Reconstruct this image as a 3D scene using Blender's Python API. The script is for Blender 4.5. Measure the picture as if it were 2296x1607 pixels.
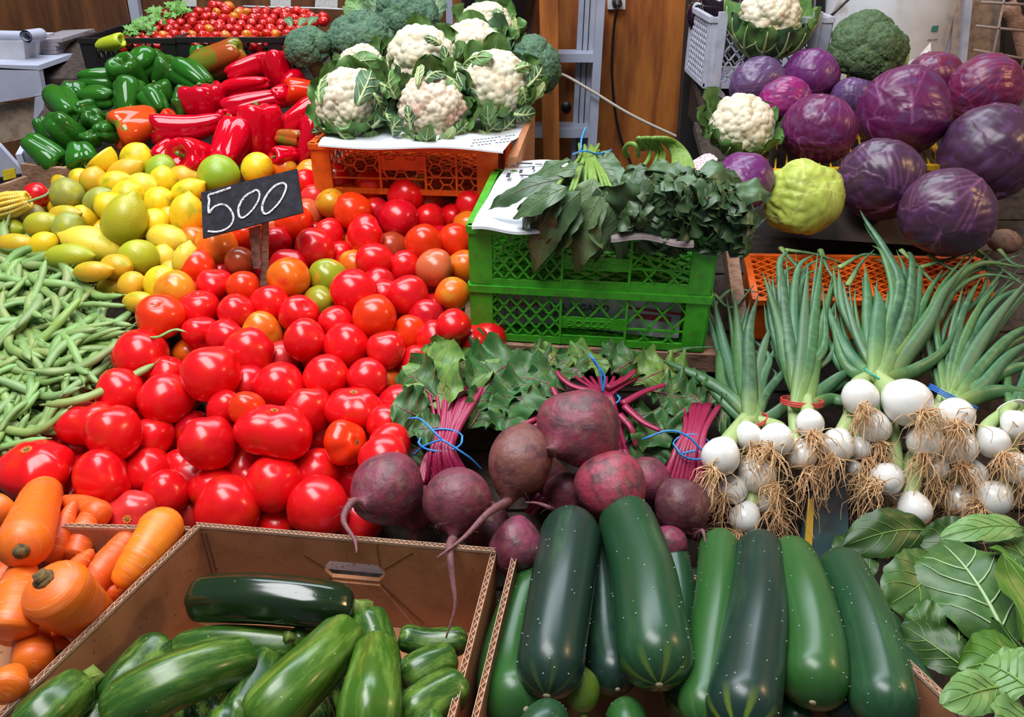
import bpy, bmesh, math, random
import numpy as np
from mathutils import Matrix, Vector
for o in list(bpy.data.objects):
    bpy.data.objects.remove(o)
scene = bpy.context.scene
C = scene.collection
PI = math.pi
# ------------------------------------------------------------------ camera
F, CX, CY = 1770.0, 1148.0, 803.5          # focal length and centre in photo pixels
PITCH = math.radians(30)
CAM = np.array([0.0, 0.0, 1.6])
cam = bpy.data.cameras.new('camera')
cam.sensor_width = 36.0
cam.lens = 36.0 * F / 2296.0
cam.clip_start = 0.02
camo = bpy.data.objects.new('camera', cam)
camo.location = CAM
camo.rotation_euler = (PI / 2 - PITCH, 0, 0)
C.objects.link(camo)
scene.camera = camo
# ------------------------------------------------------------------ world, lights, exposure
world = bpy.data.worlds.new('world')
scene.world = world
world.use_nodes = True
world.node_tree.nodes['Background'].inputs[0].default_value = (0.80, 0.88, 1.0, 1)
world.node_tree.nodes['Background'].inputs[1].default_value = 0.16
scene.view_settings.view_transform = 'Standard'
scene.view_settings.look = 'None'
scene.view_settings.exposure = 0.08
scene.view_settings.gamma = 1.0
scene.view_settings.use_curve_mapping = False
def area(name, loc, target, sx, sy, power, col):
    l = bpy.data.lights.new(name, 'AREA')
    l.shape = 'RECTANGLE'; l.size = sx; l.size_y = sy; l.energy = power; l.color = col
    o = bpy.data.objects.new(name, l)
    o.location = loc
    o.rotation_euler = (Vector(target) - Vector(loc)).to_track_quat('-Z', 'Y').to_euler()
    C.objects.link(o)
    return o
# daylight through the translucent roof sheet over the stall front, and one warm bulb at the side
area('roof_skylight', (-0.5, 0.75, 3.2), (0, 1.15, 0.95), 1.8, 1.0, 74, (0.97, 0.98, 1.0))
area('clerestory', (-0.2, 2.68, 3.5), (0, 1.0, 0.9), 3.2, 0.9, 78, (0.80, 0.90, 1.0))
area('warm_bulb', (2.3, 0.9, 2.3), (0.4, 1.2, 1.0), 0.35, 0.35, 14, (1.0, 0.62, 0.30))

# ------------------------------------------------------------------ pixel helpers (photo ray -> place in the stall)
RT = np.array([1.0, 0, 0])
FW = np.array([0, math.cos(PITCH), -math.sin(PITCH)])
UP = np.array([0, math.sin(PITCH), math.cos(PITCH)])
BK = -FW
def ray(px, py):
    return FW + RT * ((px - CX) / F) + UP * ((CY - py) / F)
def at(px, py, d):
    return CAM + d * ray(px, py)
KN = [(1640, .775), (1500, .85), (1150, 1.05), (1100, 1.08), (450, 1.55), (300, 1.72), (50, 2.06), (-60, 2.25)]
def D(py):                                   # depth of the sloping display at a row: piecewise planes
    if py >= KN[0][0]: return KN[0][1]
    for (y0, d0), (y1, d1) in zip(KN, KN[1:]):
        if py >= y1:
            t = (y0 - py) / (y0 - y1)
            return 1.0 / ((1 - t) / d0 + t / d1)
    return KN[-1][1]
def atz(px, py, z):                          # where the ray meets a level z
    r = ray(px, py)
    return CAM + r * ((z - CAM[2]) / r[2])
def aty(px, py, y):                          # where the ray meets an upright plane y
    r = ray(px, py)
    return CAM + r * (y / r[1])
def cv(a, b, c):                             # direction given as right, up, toward the viewer
    v = a * RT + b * UP + c * BK
    return v / np.linalg.norm(v)
def unit(v):
    v = np.asarray(v, float)
    return v / (np.linalg.norm(v) + 1e-12)
def frame(z, hint=(0.0, 0.0, 1.0)):          # 3x3 with local Z along z
    z = unit(z)
    h = np.asarray(hint, float)
    if abs(np.dot(z, unit(h))) > .97: h = np.array([1.0, .2, 0])
    x = unit(np.cross(h, z)); y = np.cross(z, x)
    return np.array([x, y, z]).T

# ------------------------------------------------------------------ materials
MATS = {}
def mat(name, base=(.5, .5, .5), rough=.5, second=None, nscale=6.0, nlo=.4, nhi=.7, detail=4.0, objcol=False, bump=0.0, bscale=40.0,
        bump_kind='noise', coat=0.0, spec=.5, third=None, t_scale=40.0, t_hi=.72, t_lo=.62, metal=0.0, sss=0.0, trans=0.0, stretch=None, emit=None, alpha=1.0, coords='Object', k=8.0):
    # k: meshes modelled at true size need finer noise than unit meshes (k=1)
    if name in MATS: return MATS[name]
    m = bpy.data.materials.new(name); m.use_nodes = True
    nt = m.node_tree; N = nt.nodes; L = nt.links
    b = N['Principled BSDF']
    b.inputs['Roughness'].default_value = rough
    b.inputs['Metallic'].default_value = metal
    b.inputs['Specular IOR Level'].default_value = spec
    b.inputs['Coat Weight'].default_value = coat
    b.inputs['Coat Roughness'].default_value = .08
    if sss:
        b.inputs['Subsurface Weight'].default_value = sss
        b.inputs['Subsurface Radius'].default_value = (.02, .008, .004)
        b.inputs['Subsurface Scale'].default_value = .4
    if trans: b.inputs['Transmission Weight'].default_value = trans
    if alpha < 1: b.inputs['Alpha'].default_value = alpha
    tc = N.new('ShaderNodeTexCoord')
    src = tc.outputs[coords]
    if objcol:                                # break up repeats
        oi = N.new('ShaderNodeObjectInfo')
        ad = N.new('ShaderNodeVectorMath'); ad.operation = 'ADD'
        mu = N.new('ShaderNodeMath'); mu.operation = 'MULTIPLY'; mu.inputs[1].default_value = 37.0
        L.new(oi.outputs['Random'], mu.inputs[0])
        L.new(src, ad.inputs[0]); L.new(mu.outputs[0], ad.inputs[1])
        src = ad.outputs[0]
        col = oi.outputs['Color']
    else:
        rgb = N.new('ShaderNodeRGB'); rgb.outputs[0].default_value = (*base, 1); col = rgb.outputs[0]
    if stretch:
        mp = N.new('ShaderNodeMapping'); mp.inputs['Scale'].default_value = stretch
        L.new(src, mp.inputs[0]); src = mp.outputs[0]
    def layer(col, c2, sc, lo, hi, det):
        n = N.new('ShaderNodeTexNoise'); n.inputs['Scale'].default_value = sc * k; n.inputs['Detail'].default_value = det
        L.new(src, n.inputs['Vector'])
        mr = N.new('ShaderNodeMapRange'); mr.inputs[1].default_value = lo; mr.inputs[2].default_value = hi
        mr.interpolation_type = 'SMOOTHSTEP'
        L.new(n.outputs['Fac'], mr.inputs[0])
        mx = N.new('ShaderNodeMix'); mx.data_type = 'RGBA'
        L.new(mr.outputs[0], mx.inputs[0]); L.new(col, mx.inputs[6]); mx.inputs[7].default_value = (*c2, 1)
        return mx.outputs[2]
    if second: col = layer(col, second, nscale, nlo, nhi, detail)
    if third: col = layer(col, third, t_scale, t_lo, t_hi, 2.0)
    L.new(col, b.inputs['Base Color'])
    if emit:
        L.new(col, b.inputs['Emission Color']); b.inputs['Emission Strength'].default_value = emit
    if bump:
        if bump_kind == 'voronoi':
            n = N.new('ShaderNodeTexVoronoi'); n.inputs['Scale'].default_value = bscale * k; out = n.outputs['Distance']
        else:
            n = N.new('ShaderNodeTexNoise'); n.inputs['Scale'].default_value = bscale * k; n.inputs['Detail'].default_value = 3; out = n.outputs['Fac']
        L.new(src, n.inputs['Vector'])
        bp = N.new('ShaderNodeBump'); bp.inputs['Strength'].default_value = bump; bp.inputs['Distance'].default_value = .01 if k == 1 else .003
        L.new(out, bp.inputs['Height']); L.new(bp.outputs[0], b.inputs['Normal'])
    MATS[name] = m
    return m
def nodes_of(m):
    return m.node_tree.nodes, m.node_tree.links, m.node_tree.nodes['Principled BSDF']

def stripe_mat(name, base, stripe, speck, rough=.25, bands=5.0, tip=None, warm=None, coat=.2, wob=1.6, slo=.58, shi=.75, bumpv=.15, speck_min=.7):
    """skin with lengthwise streaks (UV: x around, y along) and pale flecks"""
    m = mat(name, base, rough, coat=coat, objcol=True)
    N, L, b = nodes_of(m)
    tc = N.new('ShaderNodeTexCoord'); oi = N.new('ShaderNodeObjectInfo')
    mp = N.new('ShaderNodeMapping'); mp.inputs['Scale'].default_value = (bands * 2.0, wob, 1)
    ad = N.new('ShaderNodeVectorMath'); ad.operation = 'ADD'
    mu = N.new('ShaderNodeMath'); mu.operation = 'MULTIPLY'; mu.inputs[1].default_value = 53.0
    L.new(oi.outputs['Random'], mu.inputs[0])
    L.new(tc.outputs['UV'], mp.inputs[0]); L.new(mp.outputs[0], ad.inputs[0]); L.new(mu.outputs[0], ad.inputs[1])
    n = N.new('ShaderNodeTexNoise'); n.inputs['Scale'].default_value = 1.0; n.inputs['Detail'].default_value = 9; n.inputs['Roughness'].default_value = .72
    L.new(ad.outputs[0], n.inputs['Vector'])
    mr = N.new('ShaderNodeMapRange'); mr.inputs[1].default_value = slo; mr.inputs[2].default_value = shi
    L.new(n.outputs['Fac'], mr.inputs[0])
    mx = N.new('ShaderNodeMix'); mx.data_type = 'RGBA'; mx.inputs[7].default_value = (*stripe, 1)
    L.new(mr.outputs[0], mx.inputs[0]); L.new(oi.outputs['Color'], mx.inputs[6])
    col = mx.outputs[2]
    v = N.new('ShaderNodeTexVoronoi'); v.inputs['Scale'].default_value = 120.0
    ob = N.new('ShaderNodeVectorMath'); ob.operation = 'ADD'
    L.new(tc.outputs['Object'], ob.inputs[0]); L.new(mu.outputs[0], ob.inputs[1]); L.new(ob.outputs[0], v.inputs['Vector'])
    m2 = N.new('ShaderNodeMapRange'); m2.inputs[1].default_value = .15; m2.inputs[2].default_value = .06
    L.new(v.outputs['Distance'], m2.inputs[0])
    sel = N.new('ShaderNodeMath'); sel.operation = 'GREATER_THAN'; sel.inputs[1].default_value = speck_min
    L.new(v.outputs['Color'], sel.inputs[0])
    mm = N.new('ShaderNodeMath'); mm.operation = 'MULTIPLY'; L.new(m2.outputs[0], mm.inputs[0]); L.new(sel.outputs[0], mm.inputs[1])
    mx2 = N.new('ShaderNodeMix'); mx2.data_type = 'RGBA'; mx2.inputs[7].default_value = (*speck, 1)
    L.new(mm.outputs[0], mx2.inputs[0]); L.new(col, mx2.inputs[6]); col = mx2.outputs[2]
    if tip:                                    # yellow-green streaks that run up from the blossom end
        sx = N.new('ShaderNodeSeparateXYZ'); L.new(tc.outputs['UV'], sx.inputs[0])
        w = N.new('ShaderNodeMath'); w.operation = 'MULTIPLY'; w.inputs[1].default_value = 8 * 2 * PI; L.new(sx.outputs[0], w.inputs[0])
        s = N.new('ShaderNodeMath'); s.operation = 'SINE'; L.new(w.outputs[0], s.inputs[0])
        a = N.new('ShaderNodeMapRange'); a.inputs[1].default_value = .35; a.inputs[2].default_value = .95; L.new(s.outputs[0], a.inputs[0])
        e = N.new('ShaderNodeMapRange'); e.inputs[1].default_value = .20; e.inputs[2].default_value = .02; L.new(sx.outputs[1], e.inputs[0])
        gate = N.new('ShaderNodeMapRange'); gate.inputs[1].default_value = .25; gate.inputs[2].default_value = .8; L.new(oi.outputs['Random'], gate.inputs[0]); L.new(gate.outputs[0], e.inputs[3 + 1])
        q = N.new('ShaderNodeMath'); q.operation = 'MULTIPLY'; L.new(a.outputs[0], q.inputs[0]); L.new(e.outputs[0], q.inputs[1])
        mx3 = N.new('ShaderNodeMix'); mx3.data_type = 'RGBA'; mx3.inputs[7].default_value = (*tip, 1)
        L.new(q.outputs[0], mx3.inputs[0]); L.new(col, mx3.inputs[6]); col = mx3.outputs[2]
    L.new(col, b.inputs['Base Color'])
    bp = N.new('ShaderNodeBump'); bp.inputs['Strength'].default_value = bumpv; bp.inputs['Distance'].default_value = .004
    L.new(mm.outputs[0], bp.inputs['Height']); L.new(bp.outputs[0], b.inputs['Normal'])
    return m

def attr_mat(name, lo, hi, attr, rough=.45, objcol=False, noise=None, coat=0.0, nscale=5.0, nlo=.45, nhi=.7, k=1.0):
    """two colours of the thing itself mixed by a mesh attribute (veins, florets)"""
    m = mat(name, lo, rough, coat=coat, objcol=objcol, second=noise, nscale=nscale, nlo=nlo, nhi=nhi, k=k)
    N, L, b = nodes_of(m)
    src = b.inputs['Base Color'].links[0].from_socket
    a = N.new('ShaderNodeAttribute'); a.attribute_name = attr
    mx = N.new('ShaderNodeMix'); mx.data_type = 'RGBA'; mx.inputs[7].default_value = (*hi, 1)
    L.new(a.outputs['Fac'], mx.inputs[0]); L.new(src, mx.inputs[6]); L.new(mx.outputs[2], b.inputs['Base Color'])
    return m

# ------------------------------------------------------------------ mesh helpers
class MB:
    def __init__(s): s.v = []; s.f = []; s.uv = []; s.n = 0
    def add(s, v, f, uv=None):
        v = np.asarray(v, float).reshape(-1, 3)
        s.v.append(v); s.f += [tuple(int(i) + s.n for i in q) for q in f]
        s.uv.append(np.zeros((len(v), 2)) if uv is None else np.asarray(uv, float)); s.n += len(v)
        return s
    def box(s, c, size, rot=None):
        h = np.array(size) / 2.0
        v = np.array([[x, y, z] for x in (-1, 1) for y in (-1, 1) for z in (-1, 1)]) * h
        if rot is not None: v = v @ np.asarray(rot).T
        return s.add(v + np.asarray(c), [(0, 1, 3, 2), (4, 6, 7, 5), (0, 4, 5, 1), (2, 3, 7, 6), (0, 2, 6, 4), (1, 5, 7, 3)])
    def bar(s, a, b, w, h, up=(0, 0, 1)):
        a = np.asarray(a, float); b = np.asarray(b, float)
        L = np.linalg.norm(b - a)
        z = (b - a) / L; x = unit(np.cross(up, z)); y = np.cross(z, x)
        return s.box((a + b) / 2, (w, h, L), np.array([x, y, z]).T)
    def hexa(s, pts):                          # 8 corners: bottom 4 then top 4
        return s.add(pts, [(3, 2, 1, 0), (4, 5, 6, 7), (0, 1, 5, 4), (1, 2, 6, 5), (2, 3, 7, 6), (3, 0, 4, 7)])
    def tube(s, path, rad, seg=8, flat=1.0, nrm=None, cap=True, lobes=0, lamp=0.0, uvflip=False):
        P = np.asarray(path, float); n = len(P)
        R = np.full(n, rad, float) if np.isscalar(rad) else np.asarray(rad, float)
        T = np.gradient(P, axis=0); T /= np.linalg.norm(T, axis=1)[:, None] + 1e-12
        u = np.asarray(nrm, float) if nrm is not None else (np.array([0, 0, 1.0]) if abs(T[0][2]) < .9 else np.array([1.0, 0, 0]))
        ang = np.arange(seg) * 2 * PI / seg
        vs = []; uvs = []
        for i in range(n):
            u = unit(u - T[i] * np.dot(u, T[i])); w = np.cross(T[i], u)
            rr = R[i] * (1 + lamp * np.cos(lobes * ang)) if lobes else R[i] * np.ones(seg)
            vs.append(P[i] + np.outer(np.cos(ang) * rr * flat, u) + np.outer(np.sin(ang) * rr, w))
            uvs.append(np.stack([ang / (2 * PI), np.full(seg, i / (n - 1.0))], 1))
        f = [(i * seg + j, i * seg + (j + 1) % seg, (i + 1) * seg + (j + 1) % seg, (i + 1) * seg + j) for i in range(n - 1) for j in range(seg)]
        if cap: f += [tuple(range(seg))[::-1], tuple((n - 1) * seg + j for j in range(seg))]
        return s.add(np.concatenate(vs), f, np.concatenate(uvs))
    def lathe(s, prof, seg=16, mod=None):
        """prof: (radius, z) pairs; mod(i, ang) scales the radius"""
        ang = np.arange(seg) * 2 * PI / seg; n = len(prof); vs = []; uvs = []
        for i, (r, z) in enumerate(prof):
            rr = r * (mod(i / (n - 1.0), ang) if mod else 1)
            vs.append(np.stack([np.cos(ang) * rr, np.sin(ang) * rr, np.full(seg, z)], 1))
            uvs.append(np.stack([ang / (2 * PI), np.full(seg, i / (n - 1.0))], 1))
        f = [(i * seg + j, i * seg + (j + 1) % seg, (i + 1) * seg + (j + 1) % seg, (i + 1) * seg + j) for i in range(n - 1) for j in range(seg)]
        f += [tuple(range(seg))[::-1], tuple((n - 1) * seg + j for j in range(seg))]
        return s.add(np.concatenate(vs), f, np.concatenate(uvs))
    def grid(s, G):
        n, m = G.shape[:2]
        f = [(i * m + j, i * m + j + 1, (i + 1) * m + j + 1, (i + 1) * m + j) for i in range(n - 1) for j in range(m - 1)]
        uv = np.stack(np.meshgrid(np.linspace(0, 1, n), np.linspace(0, 1, m), indexing='ij'), 2).reshape(-1, 2)[:, ::-1]
        return s.add(G.reshape(-1, 3), f, uv)
    def verts(s): return np.concatenate(s.v)
    def mesh(s, name, m, smooth=True, org=(0, 0, 0), uv=False, ang=None):
        me = bpy.data.meshes.new(name)
        V = s.verts() - np.asarray(org)
        me.from_pydata(V.tolist(), [], s.f)
        if uv:
            l = me.uv_layers.new(name='UVMap'); U = np.concatenate(s.uv)
            vi = np.zeros(len(me.loops), int); me.loops.foreach_get('vertex_index', vi)
            Q = U[vi].copy()
            # close the seam where the angle wraps
            st = np.zeros(len(me.polygons), int); tt = np.zeros(len(me.polygons), int)
            me.polygons.foreach_get('loop_start', st); me.polygons.foreach_get('loop_total', tt)
            for a, k in zip(st, tt):
                if k == 4:
                    q = Q[a:a + 4, 0]
                    if q.max() - q.min() > .5: q[q < .5] += 1
            l.data.foreach_set('uv', Q.astype(np.float32).ravel())
        if smooth: me.polygons.foreach_set('use_smooth', np.ones(len(me.polygons), bool))
        me.materials.append(m)
        me.update()
        if smooth and ang: me.set_sharp_from_angle(angle=math.radians(ang))
        return me
def ico(sub):
    bm = bmesh.new(); bmesh.ops.create_icosphere(bm, subdivisions=sub, radius=1.0)
    v = np.array([x.co[:] for x in bm.verts]); f = [tuple(x.index for x in q.verts) for q in bm.faces]
    bm.free(); return v, f
ICO = {}
def icos(k):
    if k not in ICO: ICO[k] = ico(k)
    return ICO[k]
def fib(n, jit=0.0, rng=None):
    i = np.arange(n) + .5
    ph = np.arccos(1 - 2 * i / n); th = PI * (1 + 5 ** .5) * i
    p = np.stack([np.cos(th) * np.sin(ph), np.sin(th) * np.sin(ph), np.cos(ph)], 1)
    if jit: p += rng.normal(0, jit, p.shape); p /= np.linalg.norm(p, axis=1)[:, None]
    return p
def near2(V, Cn):                              # nearest and second nearest angular distance
    o1 = np.empty(len(V)); o2 = np.empty(len(V)); k = np.empty(len(V), int)
    for a in range(0, len(V), 4000):
        dd = np.arccos(np.clip(V[a:a + 4000] @ Cn.T, -1, 1))
        k[a:a + 4000] = dd.argmin(1)
        q = np.partition(dd, 1, axis=1); o1[a:a + 4000] = q[:, 0]; o2[a:a + 4000] = q[:, 1]
    return o1, o2, k
def raw_mesh(name, V, f, m, attr=None, smooth=True):
    me = bpy.data.meshes.new(name); me.from_pydata(np.asarray(V).tolist(), [], f)
    if smooth: me.polygons.foreach_set('use_smooth', np.ones(len(me.polygons), bool))
    for k, a in (attr or {}).items():
        at_ = me.attributes.new(k, 'FLOAT', 'POINT'); at_.data.foreach_set('value', np.asarray(a, np.float32))
    me.materials.append(m); me.update(); return me

# ------------------------------------------------------------------ objects
ORG = {}
def link(name, data=None):
    o = bpy.data.objects.new(name, data); C.objects.link(o); return o
def tag(o, label, cat, group=None, kind=None):
    if label: o['label'] = label
    if cat: o['category'] = cat
    if group: o['group'] = group
    if kind: o['kind'] = kind
    return o
def thing(name, label, cat, loc, group=None):
    o = link(name); o.empty_display_size = .02; o.location = loc; ORG[o.name] = np.asarray(loc, float)
    return tag(o, label, cat, group)
def part(name, mb, m, parent, smooth=True, uv=False, ang=None, label=None, kind=None):
    """mb holds world coordinates; the part hangs under parent"""
    org = ORG[parent.name]
    o = link(name, mb.mesh(name, m, smooth, org, uv, ang)); o.parent = parent; ORG[o.name] = org
    if label: o['label'] = label
    if kind: o['kind'] = kind
    return o
def solo(name, mb, m, label, cat, group=None, smooth=True, uv=False, kind=None, ang=None):
    V = mb.verts(); org = np.array([*(V[:, :2].mean(0)), V[:, 2].min()])
    o = link(name, mb.mesh(name, m, smooth, org, uv, ang)); o.location = org; ORG[o.name] = org
    return tag(o, label, cat, group, kind)
def struct(name, mb, m, smooth=False):
    o = solo(name, mb, m, None, None, smooth=smooth); o['kind'] = 'structure'; return o
def put(name, me, loc, R, scale, label=None, cat=None, group=None, color=None, parent=None):
    o = link(name, me)
    s = np.diag(np.broadcast_to(np.asarray(scale, float), 3)) if np.ndim(scale) < 2 else scale
    M = np.eye(4); M[:3, :3] = np.asarray(R) @ s; M[:3, 3] = loc
    if parent is not None: o.parent = parent
    o.matrix_local = Matrix(M.tolist()) if parent is not None else o.matrix_local
    if parent is None: o.matrix_world = Matrix(M.tolist())
    if color is not None: o.color = (*color, 1)
    return tag(o, label, cat, group)
ORDW = ['', 'second ', 'third ', 'fourth ', 'fifth ', 'sixth ', 'seventh ', 'eighth ', 'ninth ', 'tenth ', 'eleventh ', 'twelfth ', 'thirteenth ', 'fourteenth ',
        'fifteenth ', 'sixteenth ', 'seventeenth ', 'eighteenth ', 'nineteenth ', 'twentieth ', 'twenty-first ', 'twenty-second ', 'twenty-third ', 'twenty-fourth ', 'twenty-fifth ']
def rank_labels(pts, marks, fmt):
    """pts: photo positions of alike things; each is told apart by how close it lies to a landmark"""
    P = np.array([p[:2] for p in pts], float)
    rk = []
    for _n, x, y in marks:
        d = np.hypot(P[:, 0] - x, P[:, 1] - y); r = np.empty(len(P), int); r[d.argsort()] = np.arange(len(P)); rk.append(r)
    rk = np.array(rk)
    out = []
    for i in range(len(P)):
        k = int(rk[:, i].argmin())
        out.append(fmt % (ORDW[min(rk[k, i], len(ORDW) - 1)] + 'closest to ' + marks[k][0]))
    return out
def bez(*p, n=12):
    p = [np.asarray(q, float) for q in p]; t = np.linspace(0, 1, n)[:, None]
    if len(p) == 3: return (1 - t) ** 2 * p[0] + 2 * t * (1 - t) * p[1] + t * t * p[2]
    if len(p) == 2: return (1 - t) * p[0] + t * p[1]
    return (1 - t) ** 3 * p[0] + 3 * t * (1 - t) ** 2 * p[1] + 3 * t * t * (1 - t) * p[2] + t ** 3 * p[3]
def through(pts, n=24):                        # smooth curve through points (Catmull-Rom)
    P = [np.asarray(p, float) for p in pts]; P = [2 * P[0] - P[1]] + P + [2 * P[-1] - P[-2]]
    out = []; k = max(2, n // (len(P) - 3))
    for i in range(1, len(P) - 2):
        for t in np.linspace(0, 1, k, endpoint=False):
            a, b, c, d = P[i - 1:i + 3]
            out.append(.5 * (2 * b + (c - a) * t + (2 * a - 5 * b + 4 * c - d) * t * t + (3 * b - a - 3 * c + d) * t ** 3))
    out.append(P[-2]); return np.array(out)
# ------------------------------------------------------------------ shared shapes
def slab(quad, y, thick, mb=None):
    """upright board whose front outline is seen at quad (4 photo points), standing at distance y"""
    mb = mb or MB()
    f = [aty(px, py, y) for px, py in quad]
    return mb.hexa(f + [p + np.array([0, thick, 0]) for p in f])
def slabz(quad, z, thick, mb=None):
    """level sheet whose outline is seen at quad, lying at height z"""
    mb = mb or MB()
    t = [atz(px, py, z) for px, py in quad]
    return mb.hexa([p - np.array([0, 0, thick]) for p in t] + t)

def leaf_fn(base, tip, width, nrm, bulge=.12, cup=.15, ruf=.08, rfreq=4.0, seed=0, prof=1.0, peak=.5, droop=0.0, jag=0.0, fold=0.0):
    rng = np.random.default_rng(seed)
    base = np.asarray(base, float); tip = np.asarray(tip, float); a = tip - base; L = np.linalg.norm(a)
    n = unit(np.asarray(nrm, float) - unit(a) * np.dot(unit(a), nrm)); s = np.cross(unit(a), n)
    ph = rng.uniform(0, 6.28, 6); am = rng.uniform(.6, 1.3, 4)
    k = math.log(.5) / math.log(peak)
    jn = rng.uniform(-1, 1, 64)
    sway = rng.uniform(-.06, .06)
    def S(t, u):
        t = np.asarray(t, float); u = np.asarray(u, float)
        w = width / 2 * np.clip(np.sin(PI * np.clip(t, .004, .996) ** k), 0, 1) ** prof
        w = w * (1 + jag * (np.interp(t * 40, np.arange(64), jn) * .5 + .5 * np.sin(t * 46 + ph[5])))
        sp = base + np.multiply.outer(t, a) + np.multiply.outer(bulge * L * 4 * t * (1 - t) - droop * L * t ** 2, n) + np.multiply.outer(sway * L * np.sin(PI * t), s)
        r = ruf * width * (am[0] * np.sin(rfreq * 6.28 * t + ph[0] + 1.2 * (u > 0)) * np.abs(u) ** 1.6 + .35 * am[1] * np.sin(rfreq * 2.3 * 6.28 * t + ph[1] + 3 * u) * np.abs(u) ** 3
                           + .3 * am[2] * np.sin(5 * u + ph[2] + 4 * t))
        z = cup * w * u ** 2 + r - fold * w * np.abs(u)
        return sp + (w * u)[..., None] * s + z[..., None] * n
    return S, n, L
def leaf_mesh(S, n=15, m=9):
    T, U = np.meshgrid(np.linspace(0, 1, n), np.linspace(-1, 1, m), indexing='ij')
    return MB().grid(S(T, U))
def vein_mesh(S, nrm, r, pairs=4, side=1, spread=.24, reach=.86, mb=None, seg=5, start=0.0):
    mb = mb or MB(); off = nrm * side * r * .35
    t = np.linspace(start, .93, 12)
    mb.tube(S(t, 0 * t) + off, np.linspace(r, r * .25, 12), seg)
    for k in range(pairs):
        t0 = .08 + .68 * k / max(1, pairs)
        for sg in (-1, 1):
            q = np.linspace(0, 1, 6)
            mb.tube(S(t0 + .02 * (sg > 0) + spread * q ** 1.2, sg * reach * q) + off * .7, np.linspace(r * .5, r * .12, 6), 4)
    return mb
def leaf(parent, base, tip, width, nrm, m, vm=None, vr=.0012, pairs=4, side=1, n=15, mm=9, name='leaf', vstart=0.0, **kw):
    S, nn, L = leaf_fn(base, tip, width, nrm, **kw)
    o = part(name, leaf_mesh(S, n, mm), m, parent)
    if vm is not None: part('veins', vein_mesh(S, nn, vr, pairs, side, start=vstart), vm, o)
    return o, S, nn

# ------------------------------------------------------------------ materials of the setting
def plywood(name, lo, hi, scale=1.0, rough=.6):
    m = mat(name, lo, rough); N, L, b = nodes_of(m)
    tc = N.new('ShaderNodeTexCoord'); mp = N.new('ShaderNodeMapping'); mp.inputs['Scale'].default_value = (9 * scale, 9 * scale, 1.3 * scale)
    L.new(tc.outputs['Object'], mp.inputs[0])
    n0 = N.new('ShaderNodeTexNoise'); n0.inputs['Scale'].default_value = .8; n0.inputs['Detail'].default_value = 2
    L.new(mp.outputs[0], n0.inputs['Vector'])
    mu = N.new('ShaderNodeMath'); mu.operation = 'MULTIPLY'; mu.inputs[1].default_value = 34
    L.new(n0.outputs['Fac'], mu.inputs[0])
    s = N.new('ShaderNodeMath'); s.operation = 'SINE'; L.new(mu.outputs[0], s.inputs[0])
    n1 = N.new('ShaderNodeTexNoise'); n1.inputs['Scale'].default_value = 9; n1.inputs['Detail'].default_value = 5
    L.new(mp.outputs[0], n1.inputs['Vector'])
    a = N.new('ShaderNodeMath'); a.operation = 'MULTIPLY_ADD'; a.inputs[1].default_value = .28; L.new(s.outputs[0], a.inputs[0]); L.new(n1.outputs['Fac'], a.inputs[2])
    mx = N.new('ShaderNodeMix'); mx.data_type = 'RGBA'; mx.inputs[6].default_value = (*lo, 1); mx.inputs[7].default_value = (*hi, 1)
    L.new(a.outputs[0], mx.inputs[0]); L.new(mx.outputs[2], b.inputs['Base Color'])
    return m
M_PLY = plywood('plywood_orange', (.52, .17, .028), (.20, .048, .008))
M_PLYD = plywood('plywood_brown', (.20, .072, .020), (.065, .020, .006))
M_WOOD = mat('raw_board', (.36, .20, .13), .8, (.19, .10, .065), 9, bump=.3, bscale=60, stretch=(1, 1, 4))
M_WOOD2 = mat('old_board', (.24, .13, .09), .85, (.11, .06, .045), 8, bump=.3, bscale=50)
M_BENCH = mat('gap_shade_board', (.055, .035, .026), .9, (.02, .013, .011), 8, bump=.3, bscale=50)  # bench boards coloured near black, painting in the shade between the produce
M_ALU = mat('pale_paint', (.42, .46, .58), .4, (.36, .39, .50), 2)
M_WHITE = mat('white_plastic', (.62, .62, .66), .35, (.55, .55, .6), 2)
M_WPAINT = mat('white_paint', (.46, .48, .60), .5, (.38, .40, .50), 1.5)
M_BLACK = mat('black_plastic', (.012, .011, .012), .4)
M_DARK = mat('dark_metal', (.02, .018, .018), .5)
M_GREYCAST = mat('cast_floor', (.08, .075, .07), .9, (.05, .045, .04), 5)
M_PAPER = mat('paper', (.72, .71, .70), .8, (.55, .54, .55), 12)
M_CARD = mat('cardboard', (.46, .195, .090), .85, (.36, .145, .062), 3, third=(.20, .08, .036), t_scale=22, t_lo=.64, t_hi=.76, bump=.06, bscale=120)
M_CARDEDGE = mat('cardboard_edge', (.62, .42, .30), .9, (.40, .24, .16), 60)
M_BEIGE = mat('beige_wall', (.42, .30, .22), .8, (.28, .19, .13), 6)
M_ROPE = mat('rope', (.62, .55, .46), .9)
M_TWINE = mat('blue_twine', (.03, .28, .72), .45, (.02, .18, .55), 60)
# ------------------------------------------------------------------ the room
WY = 2.78
struct('floor', MB().box((0, 2.4, -.02), (8, 7, .04)), M_GREYCAST)
wall = struct('wall_back', MB().box((0, WY + .06, 1.3), (6, .08, 2.6)), M_PLYD)
edges = [-330, 288, 1006, 1352, 1548, 2200, 2700]
for i, (a, b) in enumerate(zip(edges, edges[1:])):
    xa = aty(a, 0, WY)[0]; xb = aty(b, 0, WY)[0]
    part('plywood_sheet', MB().box(((xa + xb) / 2, WY, 1.3), (xb - xa - .006, .024, 2.5)), M_PLYD if i in (0, 1, 5) else M_PLY, wall, False)
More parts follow.
